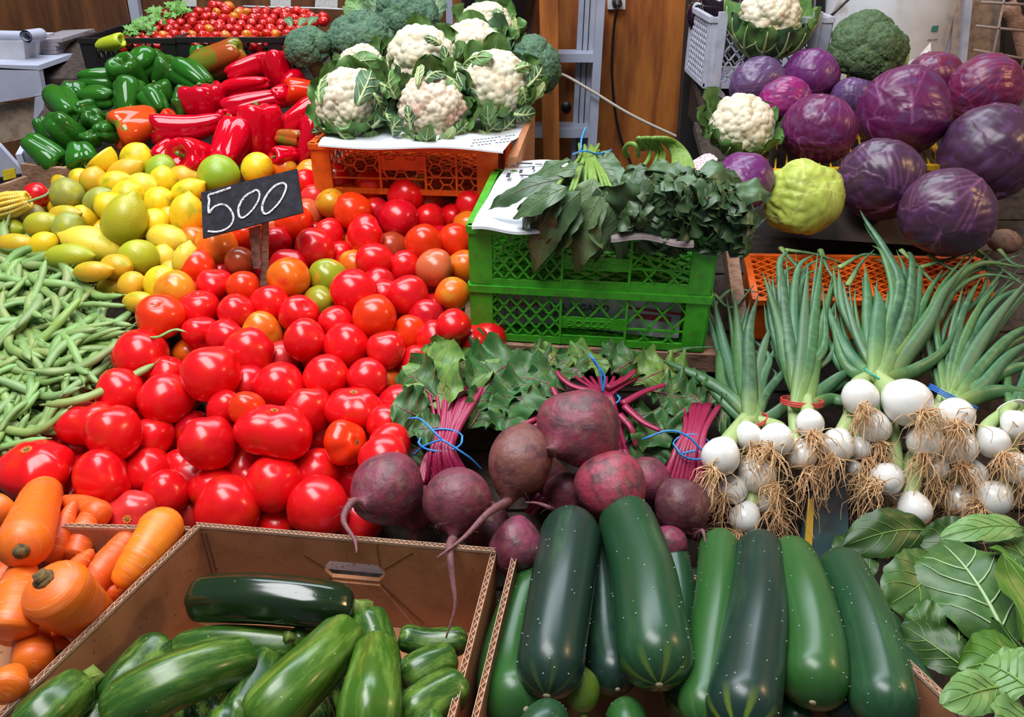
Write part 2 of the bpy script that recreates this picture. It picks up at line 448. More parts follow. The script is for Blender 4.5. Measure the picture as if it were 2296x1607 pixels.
# stepped sloping bench of planks that carries everything
bench = thing('display_bench', 'sloping plank display bench under all the produce', 'bench', (0, 1.2, 0))
def bench_pt(py, px, drop): return at(px, py, D(py)) - np.array([0, 0, drop])
rows = [(1607, .145), (1430, .165), (1280, .16), (1150, .14), (1000, .12), (870, .12), (740, .12), (610, .12), (480, .125), (360, .13), (250, .13), (150, .13), (60, .13), (-40, .13)]
for (y0, k0), (y1, k1) in zip(rows, rows[1:]):
    a = bench_pt(y0, CX, k0); b = bench_pt(y1, CX, k1); g = unit(b - a) * .003
    spans = [(at(-140, y1, D(y1))[0], at(2430, y1, D(y1))[0])] if y1 > 330 else [(at(40, y0, D(y0))[0], at(1185, y0, D(y0))[0]), (at(1600, y0, D(y0))[0], at(2430, y1, D(y1))[0])][:1 if y1 < 60 else 2]
    for X0, X1 in spans:
        p = [np.array([X0, *(a + g)[1:]]), np.array([X1, *(a + g)[1:]]), np.array([X1, *(b - g)[1:]]), np.array([X0, *(b - g)[1:]])]
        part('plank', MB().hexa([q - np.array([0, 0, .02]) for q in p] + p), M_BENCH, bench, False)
for x, y, z in ((-.45, .5, .70), (.45, .5, .70), (-.95, 1.9, 1.04), (.95, 1.9, 1.04)):
    for _ in (0,):
        part('leg', MB().box((x, y, z / 2), (.06, .06, z)), M_WOOD2, bench, False)

# ------------------------------------------------------------------ things against the back wall
def board_thing(name, label, cat, quad, y, thick, m, group=None):
    return solo(name, slab(quad, y, thick), m, label, cat, group, smooth=False)
board_thing('batten', 'pale painted upright batten on the brown wall behind the cherry tomatoes', 'batten', [(297, 62), (318, 62), (302, -30), (280, -30)], WY - .045, .025, M_ALU)
for q, l in (([(407, 14), (441, 15), (438, -25), (410, -25)], 'white paper note on the wall above the coriander'),
             ([(607, 16), (652, 17), (652, -25), (605, -25)], 'pale paper notice on the wall above the middle of the cherry tomatoes'),
             ([(706, 17), (757, 19), (757, -25), (708, -25)], 'grey paper notice on the wall beside the top broccoli leaves')):
    board_thing('wall_notice', l, 'paper', q, WY - .016, .003, M_PAPER)
solo('hanging_cord', MB().tube(through([aty(545, 14, WY - .05), aty(640, 17, WY - .05), aty(700, 18, WY - .05), aty(772, 21, WY - .05)], 18), .0028, 6), M_WHITE, 'white cord stretched above the black crate rim', 'cord')
# stepladder leaning on the wall
LY = WY - .17
lad = thing('stepladder', 'pale aluminium stepladder leaning on the orange plywood wall', 'ladder', aty(1170, 330, LY))
for q in ([(1008, 420), (1022, 420), (1014, -30), (999, -30)], [(1312, 420), (1332, 420), (1359, -30), (1341, -30)]):
    part('rail', slab(q, LY, .03), M_ALU, lad, False)
bk = part('back_rail', slab([(1277, 420), (1314, 420), (1339, -30), (1300, -30)], LY + .075, .02), M_ALU, lad, False)
for k in (.3, .62):
    part('groove', slab([(1277 + 37 * k, 420), (1279 + 37 * k, 420), (1302 + 39 * k, -30), (1300 + 39 * k, -30)], LY + .0735, .002), M_DARK, bk, False)
for y0, y1 in ((121, 140), (288, 309), (455, 476)):
    part('step', slab([(1012, y1), (1326 + (295 - y0) * .05, y1), (1326 + (295 - y0) * .05, y0), (1012, y0)], LY + .004, .09), M_ALU, lad, False)
solo('wooden_stake', slab([(1222, 480), (1256, 480), (1250, -30), (1208, -30)], LY - .09, .025), M_PLY, 'weathered wooden stake standing in front of the stepladder', 'stake', smooth=False)
# black tub
tb = aty(1118, 96, 2.56)
tub = thing('black_tub', 'black plastic tub behind the topmost cauliflower', 'bucket', tb)
part('body', MB().lathe([(.0, .0), (.098, .0), (.104, .01), (.135, .30), (.137, .302), (.131, .302), (.10, .015), (.0, .015)], 28).__class__().add(np.concatenate([v for v in MB().lathe([(.001, .0), (.094, .0), (.10, .01), (.132, .30), (.127, .30), (.095, .015), (.001, .015)], 28).v]) + tb, MB().lathe([(.001, .0), (.094, .0), (.10, .01), (.132, .30), (.127, .30), (.095, .015), (.001, .015)], 28).f), M_BLACK, tub, ang=40)
part('rim', MB().tube([tb + np.array([math.cos(t) * .132, math.sin(t) * .132, .30]) for t in np.linspace(0, 2 * PI, 29)], .006, 6), M_BLACK, tub)
# shelf that holds the tub up, wall outlet, cords
part('stand', MB().box(tb + np.array([0, 0, -.02]), (.26, .26, .04)).box(tb + np.array([0, .06, -.55]), (.08, .08, 1.02)), M_WOOD2, tub, False)
so = thing('power_socket', 'white wall power socket with a black plug', 'socket', aty(1382, 8, WY - .02))
part('plate', slab([(1363, 21), (1402, 21), (1403, -30), (1361, -30)], WY - .036, .022), M_WHITE, so, False)
pl = aty(1383, 5, WY - .04)
part('plug', MB().tube([pl + np.array([0, .01, 0]), pl + np.array([0, -.02, -.002]), pl + np.array([0, -.035, -.01])], [.017, .015, .006], 12), M_BLACK, so)
solo('power_cable', MB().tube(through([pl + np.array([0, -.035, -.01]), aty(1377, 60, WY - .05), aty(1372, 150, WY - .05), aty(1378, 240, WY - .05), aty(1392, 310, WY - .05), aty(1420, 380, WY - .06)], 30), .0042, 6), M_BLACK, 'black power cable hanging from the wall socket', 'cable')
solo('rope', MB().tube(through([aty(1240, 164, LY - .03), aty(1268, 170, LY - .03), aty(1330, 206, LY - .03), aty(1420, 260, LY - .03), aty(1530, 312, LY - .02)], 26), .0045, 6), M_ROPE, 'thin pale rope slung across the ladder and plywood', 'rope')
solo('wall_hook_disc', MB().tube([aty(1270, 239, WY - .02), aty(1270, 239, WY - .012)], .017, 16), M_BLACK, 'round black hole cover low on the plywood between ladder rails', 'cover')
# dark upright frame and blue strip beside the cabbages
dk = thing('dark_rack', 'dark metal rack upright behind the white eggplant crate', 'rack', aty(1545, 420, 2.35))
part('upright', slab([(1512, 480), (1572, 480), (1588, -30), (1548, -30)], 2.36, .05), M_DARK, dk, False)
part('back_panel', slab([(1540, 480), (1850, 480), (1850, -40), (1560, -40)], 2.45, .03), M_BLACK, dk, False)
part('blue_strip', slab([(1566, 480), (1580, 480), (1592, 200), (1578, 200)], 2.2, .02), mat('blue_edge', (.02, .07, .22), .4), dk, False)
# white drum with faint print behind the broccoli
dc = aty(1962, 150, 2.46)
drum = thing('white_drum', 'large scuffed white plastic drum behind the cabbages', 'drum', dc - np.array([0, 0, .3]))
M_DRUM = mat('drum_plastic', (.62, .63, .66), .45, (.52, .50, .50), 1, third=(.34, .28, .24), t_scale=1.5, t_lo=.6, t_hi=.75)
b_ = MB().lathe([(.01, 0), (.175, 0), (.18, .02), (.182, .6), (.175, .62), (.01, .62)], 40)
part('body', MB().add(b_.verts() + dc - np.array([0, 0, .3]), b_.f), M_DRUM, drum, ang=40)
def on_drum(ang, z, r=.1835): return dc + np.array([math.sin(ang) * r, -math.cos(ang) * r, z])
lab = MB()
for a0, a1, z0, z1 in ((-.62, -.5, .118, .135), (-.46, -.3, .118, .135), (.3, .42, .12, .135)):
    lab.grid(np.array([[on_drum(a, z) for a in np.linspace(a0, a1, 5)] for z in (z0, z1)]))
part('label_block', lab, mat('label_green', (.05, .22, .2), .5), drum)
lab = MB()
for a0, a1, z0 in ((-.65, -.52, .108), (-.5, -.36, .108), (-.34, -.25, .107), (.28, .36, .098), (.38, .47, .098), (-.66, -.62, .085)):
    lab.grid(np.array([[on_drum(a, z) for a in np.linspace(a0, a1, 5)] for z in (z0, z0 + .0035)]))
part('small_print', lab, mat('print_grey', (.22, .25, .28), .6), drum)
solo('thin_rod', MB().tube([aty(1842, 55, 2.15), aty(1912, -10, 2.15)], .0035, 8), M_BLACK, 'thin black rod leaning in front of the white drum', 'rod')
# painted post, wall and wire grid on the right
po = thing('painted_post', 'white painted wooden post beside the wire grid', 'post', aty(2130, 300, 2.3))
for q, y, m in (([(2070, 420), (2098, 420), (2120, -30), (2084, -30)], 2.40, M_BEIGE), ([(2076, 420), (2104, 420), (2144, -30), (2112, -30)], 2.34, M_WPAINT),
                ([(2105, 420), (2132, 420), (2166, -30), (2145, -30)], 2.33, mat('peach_paint', (.46, .36, .32), .6, (.34, .26, .22), 9)), ([(2133, 420), (2140, 420), (2184, -30), (2167, -30)], 2.32, M_WPAINT)):
    part('moulding', slab(q, y, .06), m, po, False)
struct('wall_right', slab([(2150, 900), (3200, 900), (3200, -900), (2188, -900)], 2.62, .04), M_BEIGE)
struct('dark_slab_1', slab([(2230, 620), (2420, 620), (2420, -60), (2262, -60)], 2.58, .03), mat('dark_gap', (.02, .014, .01), .8))  # solid dark slab before the right wall, stands for a gap
gr = thing('wire_grid', 'rusty welded wire grid beside the painted post', 'wire grid', aty(2240, 170, 2.25))
M_WIRE = mat('rusty_wire', (.30, .22, .18), .6, (.16, .10, .08), 40)
for a, b in (((2200, 5), (2330, 12)), ((2188, 58), (2330, 73)), ((2182, 112), (2330, 138)), ((2255, -20), (2200, 260)), ((2330, -20), (2266, 260)), ((2170, 170), (2330, 205))):
    part('wire', MB().tube([aty(*a, 2.25), aty(*b, 2.25)], .0036, 6), M_WIRE, gr)
solo('dry_root', MB().tube(through([aty(2262, 10, 2.38), aty(2285, 70, 2.38), aty(2300, 130, 2.36)], 14), [.02, .022, .024, .02, .022, .024, .02, .018, .02, .02, .02, .02, .02, .02, .02][:15], 8), M_WOOD, 'dry woody root behind the upper wire grid', 'root')
solo('dry_root', MB().tube(through([aty(2235, 130, 2.36), aty(2270, 160, 2.36), aty(2320, 190, 2.34)], 14), .018, 8), M_WOOD, 'dry woody root lying low behind the wire grid', 'root')
# left corner: desk, box of papers, scale-like pale box
ds = thing('white_desk', 'small white painted desk behind the green peppers', 'desk', aty(40, 420, 2.1))
part('front', slab([(-40, 236), (97, 213), (87, 157), (-40, 150)], 2.14, .02), M_WPAINT, ds, False)
part('leg', slab([(66, 425), (104, 425), (98, 216), (78, 219)], 2.13, .05), M_WPAINT, ds, False)
part('panel', slab([(-40, 330), (78, 306), (78, 224), (-40, 240)], 2.17, .02), M_BEIGE, ds, False)
part('top', MB().hexa([aty(-40, 155, 2.14), aty(88, 158, 2.14), aty(88, 158, 2.14) + np.array([0, .4, 0]), aty(-40, 155, 2.14) + np.array([0, .4, 0])] +
                      [q + np.array([0, 0, .012]) for q in (aty(-40, 155, 2.14), aty(88, 158, 2.14), aty(88, 158, 2.14) + np.array([0, .4, 0]), aty(-40, 155, 2.14) + np.array([0, .4, 0]))]), M_WPAINT, ds, False)
solo('file_box', slab([(-30, 149), (57, 149), (54, 92), (-30, 92)], 2.22, .16), mat('box_white', (.55, .56, .6), .6, (.48, .48, .53), 2), 'white file box on the desk in the corner', 'box', smooth=False)
rg = random.Random(4)
for i in range(7):
    y = 148 - i * 8.2; e = rg.uniform(-6, 8)
    p0 = aty(62, y, 2.3); p1 = aty(132 + e, y - 1 - i * .5, 2.3)
    mbp = MB().hexa([p0, p1, p1 + np.array([0, .2, .0]), p0 + np.array([0, .2, 0]), p0 + np.array([0, 0, .009]), p1 + np.array([0, 0, .009]), p1 + np.array([0, .2, .009]), p0 + np.array([0, .2, .009])])
    solo('paper_stack', mbp, mat('paper_grey', (.30, .27, .30), .8, (.22, .2, .22), 20), ['bottom', 'second lowest', 'third lowest', 'middle', 'third highest', 'second highest', 'topmost'][i] + ' sheaf of grey papers stacked beside the white file box', 'papers', 'paper sheaves on the desk', smooth=False)
def roll(a, b, r, label):
    solo('paper_roll', MB().tube([a, b], r, 14, cap=False).tube([b, a], r * .7, 14, cap=False), M_WPAINT, label, 'paper roll')
roll(aty(-30, 80, 2.24), aty(52, 82, 2.24), .014, 'long rolled paper lying on the white file box')
roll(aty(58, 82, 2.20), aty(92, 77, 2.28), .016, 'short curled paper roll above the grey paper sheaves')
bx = thing('pale_carton', 'pale open carton with yellow sticker at the far edge', 'carton', aty(20, 420, 1.75))
part('side', slab([(-40, 405), (54, 388), (-2, 326), (-40, 300)], 1.80, .012), M_WPAINT, bx, False)
part('dark_edge', slab([(-40, 436), (60, 412), (54, 389), (-40, 405)], 1.79, .03), M_BLACK, bx, False)
st = slab([(8, 405), (36, 398), (32, 377), (4, 383)], 1.787, .003)
part('sticker', st, mat('yellow_sticker', (.85, .62, .02), .5, (.5, .33, .02), 60, nlo=.55, nhi=.6), bx, False)
# ------------------------------------------------------------------ cardboard boxes
def fluted(parent, a, b, h, th, inward, m=M_CARD, mark=True, flute=.0052, dip=None):
    """one cardboard wall: a, b are the rim ends; the cut rim shows two liners and the zigzag flute"""
    a = np.asarray(a, float); b = np.asarray(b, float); dn = np.array([0, 0, -1.0]); n = unit(inward)
    w = MB()
    lo = [a + dn * h, b + dn * h, b + dn * h + n * th, a + dn * h + n * th]
    hi = [p + np.array([0, 0, h - .004]) for p in lo]
    o = part('wall', w.hexa(lo + hi), m, parent, False)
    e = MB(); L = np.linalg.norm(b - a); d = (b - a) / L; t = .0007
    for k in (t / 2, th - t / 2):
        e.bar(a + n * k + dn * .003, b + n * k + dn * .003, t, .006, (0, 0, 1)) if False else e.box((a + b) / 2 + n * k + dn * .003, (t, L, .0062), np.array([n, d, np.cross(n, d)]).T)
    k = int(L / flute); pts = [a + d * (i + .5) * L / k + n * (th * (.22 if i % 2 else .78)) + dn * .003 for i in range(k)]
    for p, q in zip(pts, pts[1:]):
        z = q - p; l = np.linalg.norm(z); z = z / l
        e.box((p + q) / 2, (.0006, l, .0055), np.array([np.cross(z, [0, 0, 1.0]), z, [0, 0, 1.0]]).T)
    part('fluted_rim', e, M_CARDEDGE, o, False)
    return o
# courgette box: rim level, back wall with a torn hand hole
ZR = .922
zb = thing('courgette_box', 'open brown cardboard box full of courgettes', 'box', (-.25, .62, ZR - .14))
A = atz(436, 1178, ZR); B1 = atz(832, 1186, ZR); B2 = atz(1112, 1242, ZR - .004)
Lf = atz(-14, 1607, ZR); Rf = atz(1018, 1607, ZR)
Lf = A + (Lf - A) * 1.25; Rf = B2 + (Rf - B2) * 1.25; Rf[2] = ZR
th = .0065
fluted(zb, A, Lf, .15, th, (1, -.25, 0))
fluted(zb, Rf, B2, .15, th, (-1, .1, 0))
# back wall with hand hole: pieces around the hole
h0, h1 = atz(712, 1180, ZR), atz(866, 1180, ZR)
def wallpt(px, dz):                       # on the back wall below the rim
    x = (px - 436) / (1112 - 436.0)
    p = A + (B2 - A) * x; return np.array([p[0], p[1], ZR - dz])
bw = MB(); nb = np.array([0.08, -1.0, 0]); nb = unit(nb)
def quadwall(mb, p00, p10, p11, p01): mb.hexa([p00, p10, p10 - nb * th, p00 - nb * th, p01, p11, p11 - nb * th, p01 - nb * th])
X = [436, 722, 734, 848, 862, 1112]; zt, z1, z2, zb_ = .004, .040, .068, .150
quadwall(bw, wallpt(436, zb_), wallpt(722, zb_), wallpt(722, zt), wallpt(436, zt))
quadwall(bw, wallpt(862, zb_), wallpt(1112, zb_), wallpt(1112, zt), wallpt(862, zt))
quadwall(bw, wallpt(722, z1), wallpt(862, z1), wallpt(862, zt), wallpt(722, zt))
quadwall(bw, wallpt(722, zb_), wallpt(862, zb_), wallpt(862, z2), wallpt(722, z2))
for x0, x1, zc, s in ((722, 738, z1, 1), (862, 846, z1, 1), (722, 738, z2, -1), (862, 846, z2, -1)):      # rounded ends of the hole
    p = wallpt(x0, zc); q = wallpt(x1, zc); r = wallpt(x0, zc + .011 * s)
    bw.add([p, q, r, p - nb * th, q - nb * th, r - nb * th], [(0, 1, 2), (5, 4, 3), (1, 4, 5, 2), (0, 3, 4, 1), (0, 2, 5, 3)])
bwo = part('back_wall', bw, M_CARD, zb, False)
e = MB()
for k in (0, 1):
    off = -nb * (k * (th - .0007))
    for p, q in ((wallpt(436, 0), wallpt(1112, 0)),):
        quadwall(e, p + off + [0, 0, -.006], q + off + [0, 0, -.006], q + off, p + off) if False else e.hexa([p + off + [0, 0, -.006], q + off + [0, 0, -.006], q + off - nb * .0007 + [0, 0, -.006], p + off - nb * .0007 + [0, 0, -.006], p + off, q + off, q + off - nb * .0007, p + off - nb * .0007])
K = 120
pts = [wallpt(436 + (1112 - 436) * (i + .5) / K, .003) - nb * (th * (.22 if i % 2 else .78)) for i in range(K)]
for p, q in zip(pts, pts[1:]):
    z = q - p; l = np.linalg.norm(z); z = z / l
    e.box((p + q) / 2, (.0006, l, .0055), np.array([np.cross(z, [0, 0, 1.0]), z, [0, 0, 1.0]]).T)
part('fluted_rim', e, M_CARDEDGE, bwo, False)
# creases and fold flap on the back wall
M_CREASE = mat('crease', (.19, .075, .035), .9)
for x in (447, 458):
    part('crease', MB().bar(wallpt(x, .01) + nb * .0006, wallpt(x + 4, .15) + nb * .0006, .0022, .0012, nb), M_CREASE, bwo, False)
for p, q in (((862, .045), (930, .012)), ((722, .05), (680, .032)), ((850, .07), (940, .135)), ((735, .068), (690, .10)), ((850, .004), (853, .04))):
    part('crease', MB().bar(wallpt(*p) + nb * .0005, wallpt(*q) + nb * .0005, .0014, .001, nb), M_CREASE, bwo, False)
fl = MB(); quadwall(fl, wallpt(708, .145) + nb * .003, wallpt(922, .145) + nb * .003, wallpt(848, .073) + nb * .003, wallpt(738, .073) + nb * .003)
part('fold_flap', fl, M_CARD, bwo, False)
bt = MB().hexa([np.array([*p[:2], ZR - .152]) for p in (Lf, Rf, B2, A)] + [np.array([*p[:2], ZR - .146]) for p in (Lf, Rf, B2, A)])
part('bottom', bt, M_CARD, zb, False)
# pale metal bar behind the hand hole
hb = MB(); quadwall(hb, wallpt(700, .085) - nb * .03, wallpt(890, .085) - nb * .03, wallpt(890, .046) - nb * .03, wallpt(700, .046) - nb * .03)
solo('metal_ledge', hb, mat('scuffed_metal', (.80, .78, .86), .35, (.3, .25, .3), 30, nlo=.58, nhi=.7), 'scuffed pale metal ledge seen through the box hand hole', 'ledge', smooth=False)
# cucumber box
cbx = thing('cucumber_box', 'open brown cardboard box full of cucumbers', 'box', (.2, .62, ZR - .16))
CA = atz(1128, 1395, ZR); CB = atz(1062, 1607, ZR); CB = CA + (CB - CA) * 1.3; CA = CA + np.array([.02, .16, 0])
fluted(cbx, CB, CA, .15, th, (1, -.1, 0))
DA = atz(2040, 1478, ZR); DB = atz(2178, 1607, ZR); DB = DA + (DB - DA) * 1.4; DA = DA + unit(DA - DB) * .16
fluted(cbx, DA, DB, .15, th, (-1, -.6, 0))
fluted(cbx, np.array([CA[0], CA[1], ZR - .05]), np.array([DA[0], DA[1], ZR - .05]), .10, th, (0, -1, 0))
part('bottom', MB().hexa([np.array([*p[:2], ZR - .152]) for p in (CB, DB, DA, CA)] + [np.array([*p[:2], ZR - .146]) for p in (CB, DB, DA, CA)]), M_CARD, cbx, False)
# carrot box
kb = thing('carrot_box', 'open brown cardboard box heaped with carrots', 'box', (-.6, .62, ZR - .16))
KA = atz(196, 1174, ZR - .006); KB = A + np.array([-.012, .012, -.012]); KA = KA + (KA - KB) * .9
fluted(kb, KA, KB, .14, th, (0, -1, 0))
KL = KA + np.array([-.08, -.35, 0]); KR = KB + (Lf - A) * .98
part('bottom', MB().hexa([np.array([*p[:2], ZR - .158]) for p in (KL, KR, KB, KA)] + [np.array([*p[:2], ZR - .152]) for p in (KL, KR, KB, KA)]), M_CARD, kb, False)

# ------------------------------------------------------------------ plastic crates
def clipseg(p, q, x0, x1, y0, y1):
    t0, t1 = 0.0, 1.0; dx, dy = q[0] - p[0], q[1] - p[1]
    for a, b in ((-dx, p[0] - x0), (dx, x1 - p[0]), (-dy, p[1] - y0), (dy, y1 - p[1])):
        if abs(a) < 1e-12:
            if b < 0: return None
        else:
            r = b / a
            if a < 0: t0 = max(t0, r)
            else: t1 = min(t1, r)
    if t1 - t0 < 1e-4: return None
    return (p[0] + dx * t0, p[1] + dy * t0), (p[0] + dx * t1, p[1] + dy * t1)
def diamonds(x0, x1, y0, y1, step, slope):
    out = []; H = y1 - y0
    k = -H / slope
    n = int((x1 - x0 + 2 * H / slope) / step) + 2
    for i in range(n):
        xs = x0 - H / slope + i * step
        for s in (((xs, y0), (xs + H / slope, y1)), ((xs + H / slope, y0), (xs, y1))):
            c = clipseg(*s, x0, x1, y0, y1)
            if c: out.append(c)
    return out
def hexes(x0, x1, y0, y1, r):
    out = set(); segs = []
    w = 1.5 * r; h = math.sqrt(3) * r
    for i in range(-1, int((x1 - x0) / w) + 2):
        for j in range(-1, int((y1 - y0) / h) + 2):
            cx = x0 + i * w; cy = y0 + j * h + (h / 2 if i % 2 else 0)
            P = [(cx + r * math.cos(k * PI / 3), cy + r * math.sin(k * PI / 3)) for k in range(6)]
            for a, b in zip(P, P[1:] + P[:1]):
                key = tuple(sorted(((round(a[0], 4), round(a[1], 4)), (round(b[0], 4), round(b[1], 4)))))
                if key in out: continue
                out.add(key); c = clipseg(a, b, x0, x1, y0, y1)
                if c: segs.append(c)
    return segs
def crate(name, label, o, ex, ey, W, Dp, H, m, cells, group=None, plate=None, lat=.0028, rim=.012, base_lat=True, floor_z=.006, post=.035):
    """o: front low corner; ex, ey: unit directions along the front and to the back. cells: (x0, x1, y0, y1, kind) fractions of the front"""
    ez = np.array([0, 0, 1.0]); R = np.array([ex, ey, ez]).T
    t = thing(name, label, 'crate', o, group)
    P = lambda x, y, z: o + ex * x + ey * y + ez * z
    rm = MB()
    for z, hh, out in ((H - rim / 2, rim, .004), (rim / 2, rim, .0)):
        for y in (0, Dp): rm.box(P(W / 2, y, z), (W + out * 2, .006 + out * 2, hh), R)
        for x in (0, W): rm.box(P(x, Dp / 2, z), (.006 + out * 2, Dp, hh), R)
    part('rim', rm, m, t, False)
    for x in (0, W):
        for y in (0, Dp):
            sx = 1 if x == 0 else -1; sy = 1 if y == 0 else -1
            part('corner_post', MB().box(P(x + sx * post / 2, y, H / 2), (post, .0074, H - .006), R).box(P(x, y + sy * post * .4, H / 2), (.0074, post * .8, H - .007), R), m, t, False)
    for side in ('front', 'back', 'left', 'right'):
        Wd = W if side in ('front', 'back') else Dp
        if side == 'front': Q = lambda x, z, k=0: P(x, k, z)
        elif side == 'back': Q = lambda x, z, k=0: P(x, Dp - k, z)
        elif side == 'left': Q = lambda x, z, k=0: P(k, x, z)
        else: Q = lambda x, z, k=0: P(W - k, x, z)
        nn = {'front': -ey, 'back': ey, 'left': -ex, 'right': ex}[side]
        lm = MB(); seen = set()
        use = cells if side == 'front' else [(.1, .9, .1, .9, ('dia', Wd / 11))]
        for x0, x1, y0, y1, kind in use:
            if side == 'front' and x0 > .11 and round(x0, 3) not in seen:
                seen.add(round(x0, 3)); part('divider', MB().box(Q(x0 * Wd, H / 2), *((( .004, .009, H), R) if side in ('front', 'back') else ((.009, .004, H), R))), m, t, False)
            rx0, rx1, ry0, ry1 = x0 * Wd, x1 * Wd, y0 * H, y1 * H
            if kind[0] == 'dia': sg = diamonds(rx0, rx1, ry0, ry1, kind[1], 1.25)
            elif kind[0] == 'hex': sg = hexes(rx0, rx1, ry0, ry1, kind[1])
            elif kind[0] == 'bar': sg = [((rx0, (ry0 + ry1) / 2), (rx1, (ry0 + ry1) / 2))]
            elif kind[0] == 'plate':
                c = (Q(rx0, ry0) + Q(rx1, ry1)) / 2; lm.box(c, (rx1 - rx0, .004, ry1 - ry0), R); sg = []
            else: sg = []
            for a, b in sg:
                if math.hypot(a[0] - b[0], a[1] - b[1]) > .002: lm.bar(Q(*a), Q(*b), lat, .004, nn)
        if lm.v: part('lattice', lm, m, t, False)
    fm = MB()
    if base_lat:
        for a, b in diamonds(0, W, 0, Dp, W / 12, 1.0): fm.bar(P(*a, floor_z), P(*b, floor_z), lat, .004, ez)
    fm.box(P(W / 2, Dp / 2, floor_z - .003), (W - .01, Dp - .01, .002), R)
    part('base', fm, m, t, False)
    return t, P, R
M_GREEN = mat('green_plastic', (.062, .40, .022), .35, (.045, .30, .018), 7, third=(.16, .14, .04), t_scale=14, t_lo=.62, t_hi=.8)
M_ORANGE = mat('orange_plastic', (.78, .125, .008), .4, (.62, .085, .006), 7, third=(.30, .08, .02), t_scale=16, t_lo=.64, t_hi=.82)
M_YELLOW = mat('yellow_plastic', (.62, .34, .01), .4, (.4, .2, .01), 9)
M_PCRATE = mat('milky_plastic', (.52, .52, .62), .35, (.42, .42, .5), 7)
# green crates: front foot along photo row 780
g0 = atz(1061, 757, .955); g1 = atz(1571, 787, .955)
GX = unit(g1 - g0); GY = np.array([-GX[1], GX[0], 0]); GW = np.linalg.norm(g1 - g0) + .002; GH = .1015
half = [(.08, .385, .14, .90, ('dia', .0215)), (.385, .665, .52, .90, ('dia', .040)), (.385, .665, .30, .50, ('plate',)), (.385, .665, .14, .15, ('bar',)),
        (.665, .935, .36, .90, ('dia', .040)), (.665, .935, .325, .345, ('bar',)), (.665, .935, .12, .32, ('dia', .040))]
gl, GP, GR = crate('green_crate', 'lower green plastic crate with newspaper inside, on the bench', g0, GX, GY, GW, .30, GH, M_GREEN, half, 'stacked green crates')
g2 = g0 + np.array([0, 0, GH])
half2 = [(.08, .385, .14, .90, ('dia', .0215)), (.385, .665, .34, .56, ('plate',)), (.385, .665, .12, .15, ('bar',)),
         (.665, .935, .42, .90, ('dia', .040)), (.665, .935, .385, .41, ('bar',)), (.665, .935, .15, .38, ('dia', .040)), (.665, .935, .06, .17, ('plate',))]
gu, GP2, _ = crate('green_crate', 'upper green plastic crate carrying the spinach bunches', g2, GX, GY, GW, .30, GH, M_GREEN, half2, 'stacked green crates')
GTOP = g0[2] + 2 * GH
def text_part(txt, parent, o, ex, ez, size, m, name='lettering', depth=.0006, bold=0.0):
    cu = bpy.data.curves.new('lettering', 'FONT'); cu.body = txt; cu.size = size; cu.extrude = depth; cu.offset = bold
    tmp = link('tmp_text', cu); bpy.context.view_layer.update()
    me = bpy.data.meshes.new_from_object(tmp.evaluated_get(bpy.context.evaluated_depsgraph_get()))
    bpy.data.objects.remove(tmp)
    v = np.array([q.co[:] for q in me.vertices]); ey = np.cross(ez, ex)
    W_ = np.asarray(o) + v[:, :1] * ex + v[:, 1:2] * ez - v[:, 2:3] * ey
    ob = part(name, MB().add(W_, [tuple(p.vertices) for p in me.polygons]), m, parent, False)
    bpy.data.meshes.remove(me); return ob
EZ = np.array([0, 0, 1.0])
M_EMB = mat('embossed_green', (.08, .46, .03), .4)
text_part('SIOCCOS', gl, GP(.415 * GW, -.003, .34 * GH), GX, EZ, .017, M_EMB, 'embossed_lettering')
text_part('SIOCCOS', gu, GP2(.415 * GW, -.003, .38 * GH), GX, EZ, .017, M_EMB, 'embossed_lettering')
# newspaper inside the lower crate
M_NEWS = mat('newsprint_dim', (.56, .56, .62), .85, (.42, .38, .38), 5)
nw = thing('newspaper', 'folded newspaper with large headline inside the lower green crate', 'newspaper', GP(.2, .03, .008), 'newspapers')
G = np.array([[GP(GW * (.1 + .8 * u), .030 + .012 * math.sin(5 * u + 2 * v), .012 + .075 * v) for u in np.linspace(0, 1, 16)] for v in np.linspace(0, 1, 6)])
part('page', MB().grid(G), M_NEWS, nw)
M_INK = mat('ink', (.03, .03, .04), .8); M_INKR = mat('ink_red', (.40, .03, .05), .8)
text_part('ICANA', nw, GP(GW * .155, .014, .058), GX, EZ, .0165, mat('ink_wine', (.20, .03, .07), .8), bold=.0003)
text_part('DEL LEGADO', nw, GP(GW * .335, .014, .056), GX, EZ, .0165, M_INK)
text_part('ADMINISTRA', nw, GP(GW * .155, .014, .040), GX, EZ, .0165, M_INK)
for k, (a, b) in enumerate((((.67, .064), (.93, .056)), ((.70, .05), (.86, .046)))):
    mbx = MB().bar(GP(GW * a[0], .018, a[1]), GP(GW * b[0], .018, b[1]), .004 if k == 0 else .009, .0008, (0, 1, 0))
    part('red_rule', mbx, M_INKR, nw, False)
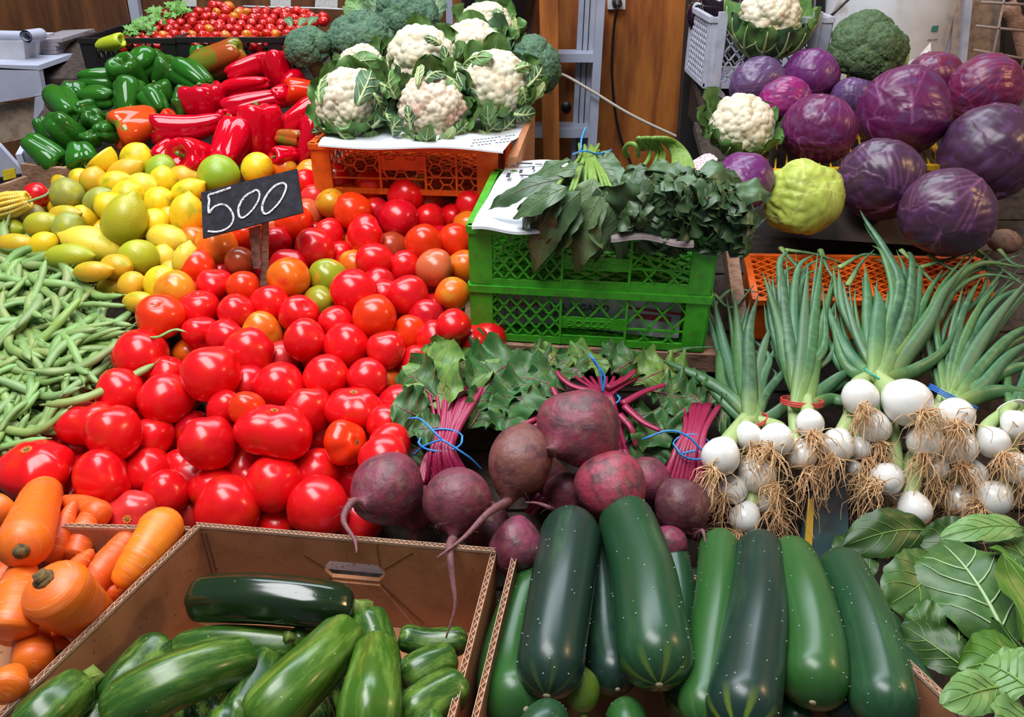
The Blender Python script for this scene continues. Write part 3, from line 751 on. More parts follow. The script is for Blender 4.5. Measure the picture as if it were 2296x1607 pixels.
# newspaper sheets on the top crate, printed columns
def newsprint(name):
    m = mat(name, (.80, .82, .84), .8); N, L, b = nodes_of(m)
    tc = N.new('ShaderNodeTexCoord'); mp = N.new('ShaderNodeMapping'); mp.inputs['Scale'].default_value = (5, 5, 5)
    L.new(tc.outputs['UV'], mp.inputs[0])
    br = N.new('ShaderNodeTexBrick'); br.inputs['Scale'].default_value = 2.2; br.inputs['Mortar Size'].default_value = .055; br.inputs['Row Height'].default_value = .12
    br.inputs['Brick Width'].default_value = .42
    br.inputs['Color1'].default_value = (.22, .22, .25, 1); br.inputs['Color2'].default_value = (.48, .48, .5, 1); br.inputs['Mortar'].default_value = (.66, .68, .72, 1)
    L.new(mp.outputs[0], br.inputs['Vector'])
    n = N.new('ShaderNodeTexNoise'); n.inputs['Scale'].default_value = 1.1; L.new(mp.outputs[0], n.inputs['Vector'])
    mr = N.new('ShaderNodeMapRange'); mr.inputs[1].default_value = .46; mr.inputs[2].default_value = .48; L.new(n.outputs['Fac'], mr.inputs[0])
    mx = N.new('ShaderNodeMix'); mx.data_type = 'RGBA'; mx.inputs[6].default_value = (.66, .68, .72, 1)
    L.new(mr.outputs[0], mx.inputs[0]); L.new(br.outputs['Color'], mx.inputs[7]); L.new(mx.outputs[2], b.inputs['Base Color'])
    return m
M_SHEET = newsprint('newsprint')
sh = thing('newspaper', 'white newspaper sheet draped over the left of the upper green crate', 'newspaper', np.array([*GP(0, 0, 0)[:2], GTOP]), 'newspapers')
def sheet(parent, quad, z, over, seed, nu=18, nv=14, wave=.003, m=None):
    rng = random.Random(seed); Q = [atz(px, py, z) for px, py in quad]     # front-left, front-right, back-right, back-left
    G = np.zeros((nv, nu, 3))
    for j, v in enumerate(np.linspace(0, 1, nv)):
        for i, u in enumerate(np.linspace(0, 1, nu)):
            p = (Q[0] * (1 - u) + Q[1] * u) * (1 - v) + (Q[3] * (1 - u) + Q[2] * u) * v
            p = p + np.array([0, 0, wave * (math.sin(7 * u + 3 * v + seed) + .6 * math.sin(13 * v + 5 * u))])
            G[j, i] = p
    # front fold-over
    front = [G[0] + np.array([0, -.004 - .002 * math.sin(3 * k), -over * k / 3.0]) for k in (3, 2, 1)]
    return part('page', MB().grid(np.concatenate([np.array(front), G])), m or M_SHEET, parent, uv=True)
sheet(sh, [(1058, 508), (1230, 516), (1310, 364), (1140, 359)], GTOP + .004, .005, 1)
ink = MB()
ex_ = unit(atz(1290, 362, GTOP) - atz(1140, 358, GTOP)); ey_ = unit(atz(1134, 358, GTOP) - atz(1056, 506, GTOP))
for px, py, w, h in ((1140, 392, .007, .026), (1152, 372, .009, .012), (1176, 366, .03, .008), (1186, 393, .034, .005), (1168, 384, .006, .02), (1196, 376, .004, .02), (1208, 368, .014, .004)):
    ink.box(atz(px, py, GTOP + .0105), (w, h, .0008), np.array([ex_, np.cross([0, 0, 1], ex_), [0, 0, 1]]).T)
part('headline_block', ink, M_INK, sh, False)
sh2 = thing('newspaper', 'brownish newspaper edge hanging below the spinach leaves on the green crate', 'newspaper', np.array([*GP(.28, 0, 0)[:2], GTOP]), 'newspapers')
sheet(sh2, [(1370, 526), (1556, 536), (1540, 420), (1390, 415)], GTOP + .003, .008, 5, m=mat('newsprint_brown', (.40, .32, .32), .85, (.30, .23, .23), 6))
pb = thing('paper_bag', 'crumpled pink and white printed paper behind the spinach', 'paper', atz(1575, 372, GTOP))
Gp = np.array([[atz(1545 + 62 * u, 392 - 42 * v + 10 * u, GTOP + .01) + np.array([0, 0, .012 * math.sin(4 * u + 5 * v)]) for u in np.linspace(0, 1, 8)] for v in np.linspace(0, 1, 6)])
part('sheet', MB().grid(Gp), mat('pink_print', (.62, .52, .56), .7, (.42, .14, .16), 26, nlo=.52, nhi=.58), pb)
# orange crate under the cauliflowers
o0 = at(711, 430, 1.562); o1 = atz(1097, 441, o0[2])
OX = unit(o1 - o0); OY = np.array([-OX[1], OX[0], 0]); OW = np.linalg.norm(o1 - o0) + .012; OH = .096
ocells = [(.09, .37, .46, .93, ('hex', .0135)), (.37, .62, .72, .95, ('hex', .0135)), (.37, .62, .50, .80, ('plate',)), (.37, .62, .34, .5, ('hex', .0135)), (.09, .62, .30, .34, ('bar',)),
          (.62, .79, .40, .95, ('hex', .0135)), (.79, .92, .40, .95, ('hex', .0135)), (.62, .92, .34, .40, ('bar',)), (.62, .79, .10, .34, ('hex', .0135)), (.79, .92, .10, .34, ('hex', .0135))]
oc, OP, OR = crate('orange_crate', 'orange plastic crate with honeycomb side under the cauliflowers', o0, OX, OY, OW, .33, OH, M_ORANGE, ocells, lat=.0024, rim=.010)
OTOP = o0[2] + OH
s3 = thing('newspaper', 'crumpled newspaper lining the orange crate under the cauliflowers', 'newspaper', np.array([*OP(.1, .1, 0)[:2], OTOP]), 'newspapers')
sheet(s3, [(714, 325), (1128, 334), (1200, 262), (760, 250)], OTOP + .009, .003, 9, 30, 12, .0045)
M_INK2 = mat('ink_soft', (.10, .10, .13), .8)
ink = MB(); ex_ = unit(atz(1150, 318, OTOP) - atz(1060, 326, OTOP)); fr = np.array([ex_, np.cross([0, 0, 1], ex_), [0, 0, 1]]).T
rg = random.Random(8)
for r in range(3):
    for c in range(12):
        if rg.random() < .85: ink.box(atz(1058 + c * 8 + r * 3, 327 - r * 6.5 - c * 1.0, OTOP + .0165), (.0045, .0035, .0008), fr)
part('print', ink, M_INK2, s3, False)
ft = thing('carton_flap', 'torn brown cardboard flap at the corner of the orange crate', 'carton', aty(1170, 400, OP(0, 0, 0)[1]))
fy = OP(0, 0, 0)[1]
p = [atz(1138, 352, OTOP - .02), atz(1160, 352, OTOP - .02), atz(1200, 250, OTOP + .03), atz(1190, 252, OTOP + .03)]
part('flap', MB().hexa([np.array([q[0], q[1], OTOP - .13]) for q in p] + p), M_CARD, ft, False)
# wooden front ledge under the orange crate and side board
solo('wooden_ledge', MB().bar(at(650, 452, 1.60), at(1110, 455, 1.60), .03, .02), M_WOOD2, 'reddish brown wooden ledge under the orange crate', 'ledge', smooth=False)
solo('wooden_ledge', MB().hexa([g0 + np.array([-.02, -.012, -.035]), g1 + np.array([.05, -.012, -.035]), g1 + np.array([.05, .30, -.035]), g0 + np.array([-.02, .30, -.035]),
                                g0 + np.array([-.02, -.012, -.003]), g1 + np.array([.05, -.012, -.003]), g1 + np.array([.05, .30, -.003]), g0 + np.array([-.02, .30, -.003])]), M_WOOD, 'worn wooden board under the green crates', 'board', smooth=False)
# flat orange crate (upside down, lattice up) below the cabbages
q0 = at(1694, 676, 1.40); q1 = at(2225, 690, 1.40); q1[1] = q0[1]; q1[2] = q0[2]
dzf = .075
fo = thing('orange_crate', 'flat upturned orange lattice crate below the cabbages', 'crate', q0 - np.array([0, 0, dzf]))
FQ = [q0, q1, at(2200, 548, 1.50), at(1684, 508, 1.50)]
FQ[3][2] = FQ[2][2] = q0[2] + .018
def fq(u, v): return (FQ[0] * (1 - u) + FQ[1] * u) * (1 - v) + (FQ[3] * (1 - u) + FQ[2] * u) * v
rm = MB()
for a, b in (((0, 0), (1, 0)), ((1, 0), (1, 1)), ((1, 1), (0, 1)), ((0, 1), (0, 0))): rm.bar(fq(*a), fq(*b), .012, .010)
for u in (.28, .5, .72): rm.bar(fq(u, 0), fq(u, 1), .006, .009)
part('top_frame', rm, M_ORANGE, fo, False)
lt = MB()
for a, b in diamonds(0, 1, 0, .5, .062, 1.0): lt.bar(fq(a[0], a[1] * 2), fq(b[0], b[1] * 2), .0032, .004)
part('lattice', lt, M_ORANGE, fo, False)
for (u0, v0), (u1, v1) in (((0, 0), (1, 0)), ((1, 0), (1, 1)), ((1, 1), (0, 1)), ((0, 1), (0, 0))):
    a, b = fq(u0, v0), fq(u1, v1); n_ = unit(np.cross(b - a, [0, 0, 1.0])) * .004; dn = np.array([0, 0, -dzf])
    part('side', MB().hexa([a + dn, b + dn, b + dn - n_, a + dn - n_, a, b, b - n_, a - n_]), M_ORANGE, fo, False)
solo('side_board', MB().bar(at(1640, 520, 1.47) - np.array([0, 0, .03]), at(1668, 720, 1.34) - np.array([0, 0, .03]), .022, .03), M_WOOD, 'ridged grey brown board between green crate and orange lattice crate', 'board', smooth=False)
# yellow crates that carry the cabbages
def yellow(quad, z, hgt, label):
    Q = [atz(px, py, z) for px, py in quad]
    t = thing('yellow_crate', label, 'crate', (Q[0] + Q[1]) / 2 - np.array([0, 0, hgt]), 'yellow crates under the cabbages')
    f = lambda u, v: (Q[0] * (1 - u) + Q[1] * u) * (1 - v) + (Q[3] * (1 - u) + Q[2] * u) * v
    r_ = MB()
    for a, b in (((0, 0), (1, 0)), ((1, 0), (1, 1)), ((1, 1), (0, 1)), ((0, 1), (0, 0))): r_.bar(f(*a), f(*b), .014, .010)
    part('top_frame', r_, M_YELLOW, t, False)
    for k in range(1, 16): part('slat', MB().bar(f(k / 16, 0), f(k / 16, 1), .0035, .004), M_YELLOW, t, False)
    dn = np.array([0, 0, -hgt])
    part('front', MB().hexa([Q[0] + dn, Q[1] + dn, Q[1] + dn + [0, .006, 0], Q[0] + dn + [0, .006, 0], Q[0], Q[1], Q[1] + [0, .006, 0], Q[0] + [0, .006, 0]]), M_YELLOW, t, False)
YZ = at(1900, 380, 1.63)[2]
yellow([(1712, 386), (2110, 374), (2080, 300), (1720, 312)], YZ, .07, 'yellow plastic crate under the middle red cabbages')
yellow([(1740, 205), (2240, 215), (2200, 140), (1760, 140)], at(1900, 215, 1.86)[2] - .02, .07, 'yellow plastic crate under the rear red cabbages')
solo('dark_carton', MB().hexa([at(1690, 505, 1.56) + [0, .0, -.02], at(2240, 540, 1.55) + [0, 0, -.02], at(2240, 540, 1.55) + [0, .02, -.02], at(1690, 505, 1.56) + [0, .02, -.02],
                               at(1700, 395, 1.62), at(2240, 400, 1.62), at(2240, 400, 1.62) + [0, .02, 0], at(1700, 395, 1.62) + [0, .02, 0]]), mat('dark_card', (.05, .03, .025), .8), 'dark carton side behind the green cabbage', 'carton', smooth=False)
# white crate for the eggplants
w0 = at(1578, 198, 1.98); w1 = at(1838, 198, 1.98); w1[1] = w0[1]; w1[2] = w0[2]
WX = unit(w1 - w0); WYv = np.array([-WX[1], WX[0], 0]); WW = np.linalg.norm(w1 - w0)
wc, WP, WR = crate('white_crate', 'white plastic lattice crate of eggplants behind the cabbages', w0, WX, WYv, WW, .24, .165, M_PCRATE, [(.12, .88, .08, .93, ('dia', .030))], lat=.0032, post=.026)
for x in (.045, WW - .02): part('hinge_post', MB().box(WP(x - .02, -.006, .085), (.022, .010, .185), WR), M_PCRATE, wc, False)
part('support', MB().box(WP(WW / 2, .12, -.06), (WW * .9, .2, .11), WR), M_BLACK, wc, False)
# wooden trays on the left
tr = thing('wooden_tray', 'wooden tray board in front of the green peppers', 'tray', at(110, 400, 1.66))
part('board', MB().bar(at(56, 392, 1.66), at(205, 408, 1.645), .012, .05), M_WOOD, tr, False)
part('end_board', MB().bar(at(50, 372, 1.67), at(66, 340, 1.75), .012, .05), M_WPAINT, tr, False)
t2 = thing('wooden_tray', 'pale wooden tray edge behind the maize cob', 'tray', at(20, 440, 1.6))
part('board', MB().bar(at(-30, 447, 1.60), at(66, 412, 1.66), .012, .035), M_WOOD, t2, False)
# black crates of cherry tomatoes
def black(px0, px1, py, label):
    a = at(px0, py + 42, D(py + 20) + .05); b = at(px1, py + 42, D(py + 20) + .05); b[1] = a[1]; b[2] = a[2]
    ex = unit(b - a); ey = np.array([-ex[1], ex[0], 0])
    return crate('black_crate', label, a, ex, ey, np.linalg.norm(b - a), .30, .072, M_BLACK, [(.1, .9, .12, .4, ('bar',)), (.12, .88, .45, .8, ('dia', .05))], 'black crates of cherry tomatoes', lat=.0055)
bc1, BP1, _ = black(196, 404, 112, 'black plastic crate of cherry tomatoes with a pale green pepper on it')
bc2, BP2, _ = black(407, 640, 110, 'black plastic crate of cherry tomatoes behind the red peppers')
# ------------------------------------------------------------------ round produce: tomatoes, lemons, peppers
def tomato_mesh(name, lobes, amp, flat, seed, m, pinch=0.0):
    rng = np.random.default_rng(seed); V, f = icos(4); V = V.copy()
    th = np.arctan2(V[:, 1], V[:, 0]); rho = np.hypot(V[:, 0], V[:, 1]); z = V[:, 2]
    r = np.ones(len(V))
    ph = rng.uniform(0, 6.28)
    r += amp * (np.cos(lobes * th + ph) + .4 * np.cos((lobes + 1) * th + 2 * ph)) * rho ** 2 * (.4 + .6 * np.clip(z + .2, 0, 1))
    r -= .16 * np.exp(-(rho / .24) ** 2) * (z > 0)            # stem dimple
    r -= .05 * np.exp(-(rho / .16) ** 2) * (z < 0)
    k = rng.normal(0, 1, (4, 3)); k /= np.linalg.norm(k, axis=1)[:, None]
    for q in k: r += .022 * np.sin(2.2 * (V @ q) * 2 + rng.uniform(0, 6))
    W = V * r[:, None]; W[:, 2] *= flat
    if pinch: W[:, 0] *= 1.32 - pinch * np.exp(-((W[:, 0] - .15) / .35) ** 2) * .0; W[:, 1:] *= (1 - pinch * np.exp(-((W[:, 0] + .05) / .3) ** 2))[:, None]
    return raw_mesh(name, W, f, m)
M_TOM = mat('tomato_skin', k=1.0, rough=.24, objcol=True, coat=.12, second=(.70, .03, .004), nscale=1.6, nlo=.5, nhi=.85, detail=2, spec=.45)
M_TOMY = mat('tomato_skin_turning', k=1.0, rough=.24, objcol=True, coat=.12, second=(.62, .30, .02), nscale=1.1, nlo=.46, nhi=.75, detail=2, spec=.45)
M_SCAR = mat('stem_scar', (.20, .13, .04), .8, (.08, .05, .02), 9, k=1.0)
M_SCARH = mat('scar_halo', (.55, .22, .03), .4, (.62, .06, .008), 4, k=1.0)
TM = [tomato_mesh('tomato', 5, .012, .93, 1, M_TOM), tomato_mesh('tomato', 4, .025, .88, 2, M_TOM), tomato_mesh('tomato', 3, .03, .95, 3, M_TOM),
      tomato_mesh('tomato', 6, .05, .82, 4, M_TOM), tomato_mesh('tomato', 5, .02, 1.0, 5, M_TOM)]
TMY = [tomato_mesh('tomato', 5, .012, .95, 11, M_TOMY), tomato_mesh('tomato', 4, .02, .9, 12, M_TOMY)]
TLOB = tomato_mesh('tomato_ribbed', 7, .075, .80, 6, M_TOM)
TTWO = tomato_mesh('tomato_double', 3, .03, .92, 7, M_TOM, pinch=.10)
def star(r0, r1, n, z, h):
    mb = MB(); a = np.arange(2 * n) * PI / n
    rr = np.where(np.arange(2 * n) % 2, r0, r1)
    mb.add(np.concatenate([[[0, 0, z + h]], np.stack([np.cos(a) * rr, np.sin(a) * rr, np.full(2 * n, z)], 1)]), [(0, i + 1, (i + 1) % (2 * n) + 1) for i in range(2 * n)])
    return mb
SCAR = star(.05, .10, 5, .80, .02).mesh('stem_scar', M_SCAR)
HALO = star(.13, .17, 9, .806, -.01).mesh('scar_halo', M_SCARH)
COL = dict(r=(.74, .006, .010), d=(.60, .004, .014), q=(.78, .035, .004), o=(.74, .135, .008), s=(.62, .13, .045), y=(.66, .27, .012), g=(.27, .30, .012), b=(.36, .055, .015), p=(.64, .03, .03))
CNAME = dict(r='ripe red', d='deep red', q='orange-red', o='orange', s='dull salmon-orange', y='yellow-orange', g='green unripe', b='brownish red', p='pinkish red')
Z5 = (400, 340, 2.976); Z6 = (0, 780, 2.976); Z7 = (400, 740, 2.976); Z4 = (0, 380, 2.976); Z1 = (0, 0, 2.976)
def zz(z, *p): return (z[0] + p[0] / z[2], z[1] + p[1] / z[2]) + tuple(q / z[2] for q in p[2:])
TOM = []
for row in '''705,115,75,o 880,150,95,y 850,210,88,r 1055,195,118,r 1298,225,118,q 1515,292,118,r 1022,345,102,y 1160,395,125,q 1470,455,133,d 1675,445,90,r 1680,335,75,s 1825,430,88,r 1945,355,95,r
905,310,60,p 870,410,88,s 770,460,118,q 1010,540,97,r 1245,560,135,r 1640,615,125,q 1435,630,75,b 1850,590,115,q 910,645,130,r 1305,735,125,r 1150,612,82,o 1080,700,62,r 1175,755,65,o 1510,770,97,r
1710,775,126,s 1905,765,75,o 1000,835,130,g 735,845,140,o 940,1010,95,g 1170,940,152,r 1310,1105,146,q 1530,960,133,r 1830,950,118,o 1360,960,80,r 1655,1100,88,d 1830,1165,122,r 1540,1210,105,q
1385,1325,130,r 1120,1295,150,r 1055,1135,115,r 845,1255,139,r 805,1085,131,r 610,1020,130,r 560,1200,136,o 385,1070,121,r 435,910,110,q 245,890,118,r 125,770,118,q 255,640,146,o 100,590,78,o
410,735,100,b 650,600,92,d 450,560,85,q 140,1055,132,r 60,960,92,p 310,1235,122,r 150,1215,122,r 90,1340,108,o 465,1345,163,r 222,1480,188,r 680,1390,92,p 680,1562,166,r 985,1502,146,r 1260,1512,132,r
1388,1555,116,o 2070,1245,92,r 1960,1275,72,r 1700,1250,60,r 740,770,125,d 1340,880,78,d 1935,490,45,o 1320,400,62,d 625,500,65,s 950,1365,70,d 450,1540,90,d 1600,250,45,y'''.split():
    x, y, r, c = row.split(','); TOM.append([*zz(Z5, float(x), float(y), float(r)), c])
for row in '''800,292,150,r 1108,342,170,r 1120,170,122,r 760,566,186,r 1020,588,132,r 930,415,76,r 682,872,208,r 970,812,157,r 530,685,82,r 1392,635,178,r 1240,795,126,r 1290,560,122,d 1500,395,122,r
1650,405,122,q 2065,415,156,r 1112,965,147,r 1428,945,152,r 1825,905,181,r 1620,785,150,d 2115,835,160,r 1525,1070,214,r 2122,1060,203,r 885,1135,180,p 1268,1105,72,p 480,1010,72,d 1820,1190,105,r'''.split():
    x, y, r, c = row.split(','); TOM.append([*zz(Z6, float(x), float(y), float(r)), c])
for row in '''1110,750,147,q 1388,625,135,r 1410,765,140,r 1372,865,165,r 1130,975,72,r 1220,1262,80,r 1140,1215,70,r 1585,235,62,r 1450,480,80,d 300,960,90,d'''.split():
    x, y, r, c = row.split(','); TOM.append([*zz(Z7, float(x), float(y), float(r)), c])
TOM.append([*zz(Z4, 1172, 800, 128), 'y'])
BIGT = [(*zz(Z6, 600, 508, 175), 'r', 'lob'), (*zz(Z6, 236, 805, 218), 'r', 'rib'), (*zz(Z6, 1830, 560, 205), 'r', 'two'), (*zz(Z7, 1167, 522, 168), 'r', 'rib')]
for b in BIGT: TOM.append([*b[:4], b[4]])
SCARS = {(zz(Z5, 140, 1055)): (.1, .9, .45), zz(Z5, 805, 1085): (.55, .45, .75), zz(Z5, 1540, 1210): (-.75, .2, .6), zz(Z5, 245, 890): (.1, .95, .35), zz(Z5, 150, 1215): (.45, -.6, .65), zz(Z5, 1388, 1555): (.25, -.35, .9),
         zz(Z6, 885, 1135): (.2, .15, .95), zz(Z7, 1110, 750): (.8, .1, .55), zz(Z4, 1070, 985): (.1, .6, .8), zz(Z5, 1022, 345): (-.1, .75, .6), zz(Z5, 222, 1480): (.9, .4, -.1), zz(Z6, 1120, 170): (.3, .9, .2),
         zz(Z5, 910, 645): (-.4, .1, -.9), zz(Z6, 236, 805): (-.05, .85, .5), zz(Z7, 1167, 522): (.1, .9, .4), zz(Z6, 1830, 560): (.1, .93, .25)}
TOM.append([*zz(Z4, 1070, 985, 155), 'q']); TOM.append([*zz(Z4, 940, 1242, 172), 'r'])   # scarred tomatoes beside the beans
def settle(rows, base, it=120, tight=.94):
    """slide each piece along its line of sight until neighbours only touch"""
    px = np.array([r[0] for r in rows]); py = np.array([r[1] for r in rows]); rp = np.array([r[2] for r in rows])
    d0 = np.array([base(y) for y in py]) + np.array([.035 if 'deep' in r[4:] else 0.0 for r in rows]); d = d0.copy()
    near = np.where(py > 1060, .004, .055); rays = np.array([ray(x, y) for x, y in zip(px, py)])
    n = len(rows); ii, jj = np.triu_indices(n, 1)
    close = np.hypot(px[ii] - px[jj], py[ii] - py[jj]) < (rp[ii] + rp[jj]) * 1.1
    ii, jj = ii[close], jj[close]
    for k in range(it):
        P = CAM + rays * d[:, None]; R = rp * d / F
        v = P[ii] - P[jj]; dist = np.linalg.norm(v, axis=1); need = (R[ii] + R[jj]) * tight - dist
        m = need > 0
        if not m.any(): break
        sgn = np.where(d[ii] < d[jj], 1.0, -1.0); st = need * .35
        np.add.at(d, ii[m], (-sgn * st)[m] * .45); np.add.at(d, jj[m], (sgn * st)[m] * .55)
        d = np.clip(d + (d0 - d) * .02, d0 - near, d0 + .085)
    return d
for t in TOM:                                 # pieces half hidden by others: full size, a little deeper
    ty = 38 + (t[1] - 450) * .031
    if t[2] < ty * .78: t[2] = ty * .86; t.append('deep') if len(t) == 4 else None
DT = settle(TOM, lambda y: D(y) + max(0, y - 1030) * .00045)
rng = random.Random(11)
landT = [('the chalkboard stake', 588, 640), ('the left end of the price board', 455, 520), ('the right edge of the price board', 680, 450), ('the orange crate corner', 712, 350), ('the right end of the orange crate', 1085, 440),
         ('the upper corner of the green crate', 1057, 520), ('the lower corner of the green crate', 1062, 770), ('the tallest beet leaf', 970, 760), ('the leftmost beet', 800, 1080), ('the tied beet stems', 900, 960),
         ('the hand hole of the cardboard box', 790, 1170), ('the corner of the courgette box', 436, 1178), ('the thickest carrot tips', 180, 1120), ('the lowest green beans', 130, 960), ('the middle of the bean heap edge', 270, 830),
         ('the beans touching the tomatoes', 310, 740), ('the lowest lemon', 310, 680), ('the green unripe tomatoes', 735, 640), ('the two-lobed giant tomato', 615, 965)]
byc = {}
for i, t in enumerate(TOM): byc.setdefault(t[3], []).append(i)
TLAB = {}
for c, idx in byc.items():
    for i, l in zip(idx, rank_labels([TOM[i] for i in idx], landT, CNAME[c] + ' tomato, %s')): TLAB[i] = l
TLAB[len(TOM) - 3 - 0 - 0] = TLAB.get(len(TOM) - 3)
nb_ = len(TOM) - 2 - 4
TLAB[nb_] = 'long lobed red tomato against the lowest green beans'; TLAB[nb_ + 1] = 'big deeply ribbed red tomato above the carrots'
TLAB[nb_ + 2] = 'giant two-lobed red tomato in the middle of the front heap'; TLAB[nb_ + 3] = 'ribbed red tomato with split top beside the beet leaves'
TLAB[nb_ + 4] = 'red tomato with a cracked stem scar touching the bean tips'; TLAB[nb_ + 5] = 'very large smooth red tomato left of the price stake'
def hsv_jit(c, s):
    return tuple(max(0.0, v * (1 + rng.uniform(-s, s))) for v in c)
for i, (px, py, r, c, *k) in enumerate(TOM):
    d = DT[i]; R_ = r * d / F; loc = at(px, py, d)
    sc = None
    for (sx, sy), ax in SCARS.items():
        if abs(sx - px) < 2 and abs(sy - py) < 2: sc = ax
    ax = cv(*sc) if sc else cv(rng.uniform(-.7, .7), rng.uniform(-.9, .3), -rng.uniform(.2, 1))
    FR = frame(ax, (rng.uniform(-1, 1), rng.uniform(-1, 1), rng.uniform(-1, 1)))
    if k and k[0] == 'rib': me, s = TLOB, (1.10, 1.10, 1.0)
    elif k and k[0] in ('two', 'lob'):
        me, s = TTWO, (.98, 1.0, 1.0); z_ = cv(.05, .95, .3) if not sc else cv(*sc); x_ = unit(cv(1, -.25 if k[0] == 'two' else .2, .15)); x_ = unit(x_ - z_ * np.dot(x_, z_)); FR = np.array([x_, np.cross(z_, x_), z_]).T
    elif c in 'yog' and rng.random() < .6: me = rng.choice(TMY); s = (1, 1, 1)
    else: me = rng.choice(TM); s = (1.03, 1.03, 1.03)
    o = put('tomato', me, loc, FR, np.array(s) * R_, TLAB[i], 'tomato', 'tomatoes in the large heap', hsv_jit(COL[c], .10))
    if sc:
        zf = 1.0 if not (k and k[0] == 'rib') else .97
        put('scar_halo', HALO, (0, 0, -.045 * zf), np.eye(3), (1, 1, zf), parent=o); put('stem_scar', SCAR, (0, 0, -.02 * zf), np.eye(3), (1, 1, zf), parent=o)
# tomatoes glimpsed in the gaps below
heap = [(430, 640), (420, 520), (600, 420), (720, 370), (1060, 450), (1050, 760), (930, 800), (900, 1000), (800, 1165), (250, 1165), (10, 1090), (160, 900), (270, 800)]
def inside(p, poly):
    x, y = p; c = False
    for (x0, y0), (x1, y1) in zip(poly, poly[1:] + poly[:1]):
        if (y0 > y) != (y1 > y) and x < (x1 - x0) * (y - y0) / (y1 - y0) + x0: c = not c
    return c
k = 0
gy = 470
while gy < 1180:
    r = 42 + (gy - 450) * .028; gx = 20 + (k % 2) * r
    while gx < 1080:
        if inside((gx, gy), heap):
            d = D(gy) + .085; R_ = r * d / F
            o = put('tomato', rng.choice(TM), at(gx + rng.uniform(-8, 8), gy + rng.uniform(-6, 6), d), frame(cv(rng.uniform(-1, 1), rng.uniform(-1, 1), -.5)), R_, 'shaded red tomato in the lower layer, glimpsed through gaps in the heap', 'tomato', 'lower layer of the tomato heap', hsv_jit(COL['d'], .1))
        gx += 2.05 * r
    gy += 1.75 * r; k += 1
# single red tomato with a green tendril by the maize
tp = zz(Z4, 246, 172, 86); d_ = D(tp[1]) - .02
put('tomato', TM[0], at(*tp[:2], d_), frame(cv(.4, .5, -.6)), tp[2] * d_ / F, 'lone red tomato at the lemon heap under a curling tendril', 'tomato', None, COL['d'])
M_TEND = mat('tendril', (.20, .27, .10), .6)
solo('tendril', MB().tube(through([at(118, 415, 1.53), at(105, 436, 1.52), at(70, 450, 1.5), at(30, 470, 1.49), at(16, 500, 1.48), at(12, 528, 1.47)], 26), .0028, 6), M_TEND, 'thin green tendril curling over the lone red tomato', 'tendril')
solo('tendril', MB().tube(through([at(62, 452, 1.5), at(20, 455, 1.49), at(-20, 458, 1.49)], 12), .0022, 6), M_TEND, 'short straight tendril lying across the maize cob', 'tendril')

# lemons
def lemon_mesh(name, nip, seed, m, long=1.22):
    rng_ = np.random.default_rng(seed); V, f = icos(4); V = V.copy(); z = V[:, 2]; rho = np.hypot(V[:, 0], V[:, 1])
    W = V.copy(); W[:, 2] *= long
    W[:, 2] += nip * np.exp(-(rho / .22) ** 2) * np.sign(z) * np.where(z > 0, 1.0, .55)
    for q in rng_.normal(0, 1, (4, 3)): W *= (1 + .018 * np.sin(3 * (V @ unit(q)) + rng_.uniform(0, 6)))[:, None]
    W[:, 0] += .06 * (W[:, 2] ** 2 - .4) * rng_.uniform(-1, 1)
    return raw_mesh(name, W, f, m)
M_LEM = mat('lemon_skin', k=1.0, rough=.34, objcol=True, second=(.42, .40, .012), nscale=1.1, nlo=.52, nhi=.72, detail=3, third=(.48, .22, .03), t_scale=3.6, t_lo=.62, t_hi=.82, bump=.10, bscale=16, bump_kind='voronoi')
LM = [lemon_mesh('lemon', .16, 1, M_LEM), lemon_mesh('lemon', .22, 2, M_LEM, 1.28), lemon_mesh('lemon', .09, 3, M_LEM, 1.12), lemon_mesh('lemon', .05, 4, M_LEM, 1.02)]
LC = dict(y=(.84, .56, .012), l=(.78, .60, .05), b=(.70, .40, .02), g=(.40, .42, .02), w=(.30, .32, .06), v=(.26, .40, .02), e=(.38, .38, .16))
LN = dict(y='bright yellow', l='pale yellow', b='brown-flecked yellow', g='green-tinged', w='dull olive', v='green', e='greyish green')
LEM = []
for row in '''920,1070,110,100,y,60,.3 1080,1140,105,98,v,20,.5 625,1210,85,96,b,70,.3 765,1230,100,82,y,20,.3 1090,1205,86,95,y,80,.5 1225,1190,72,62,b,0,.3 950,1240,72,62,l,0,.3 445,1300,112,100,w,-20,.6 1460,1160,128,126,v,90,.8 1715,1130,108,98,y,40,.4 830,1150,120,80,b,28,.1'''.split():
    a = row.split(','); LEM.append([*zz(Z1, *map(float, a[:4])), a[4], float(a[5]), float(a[6])])
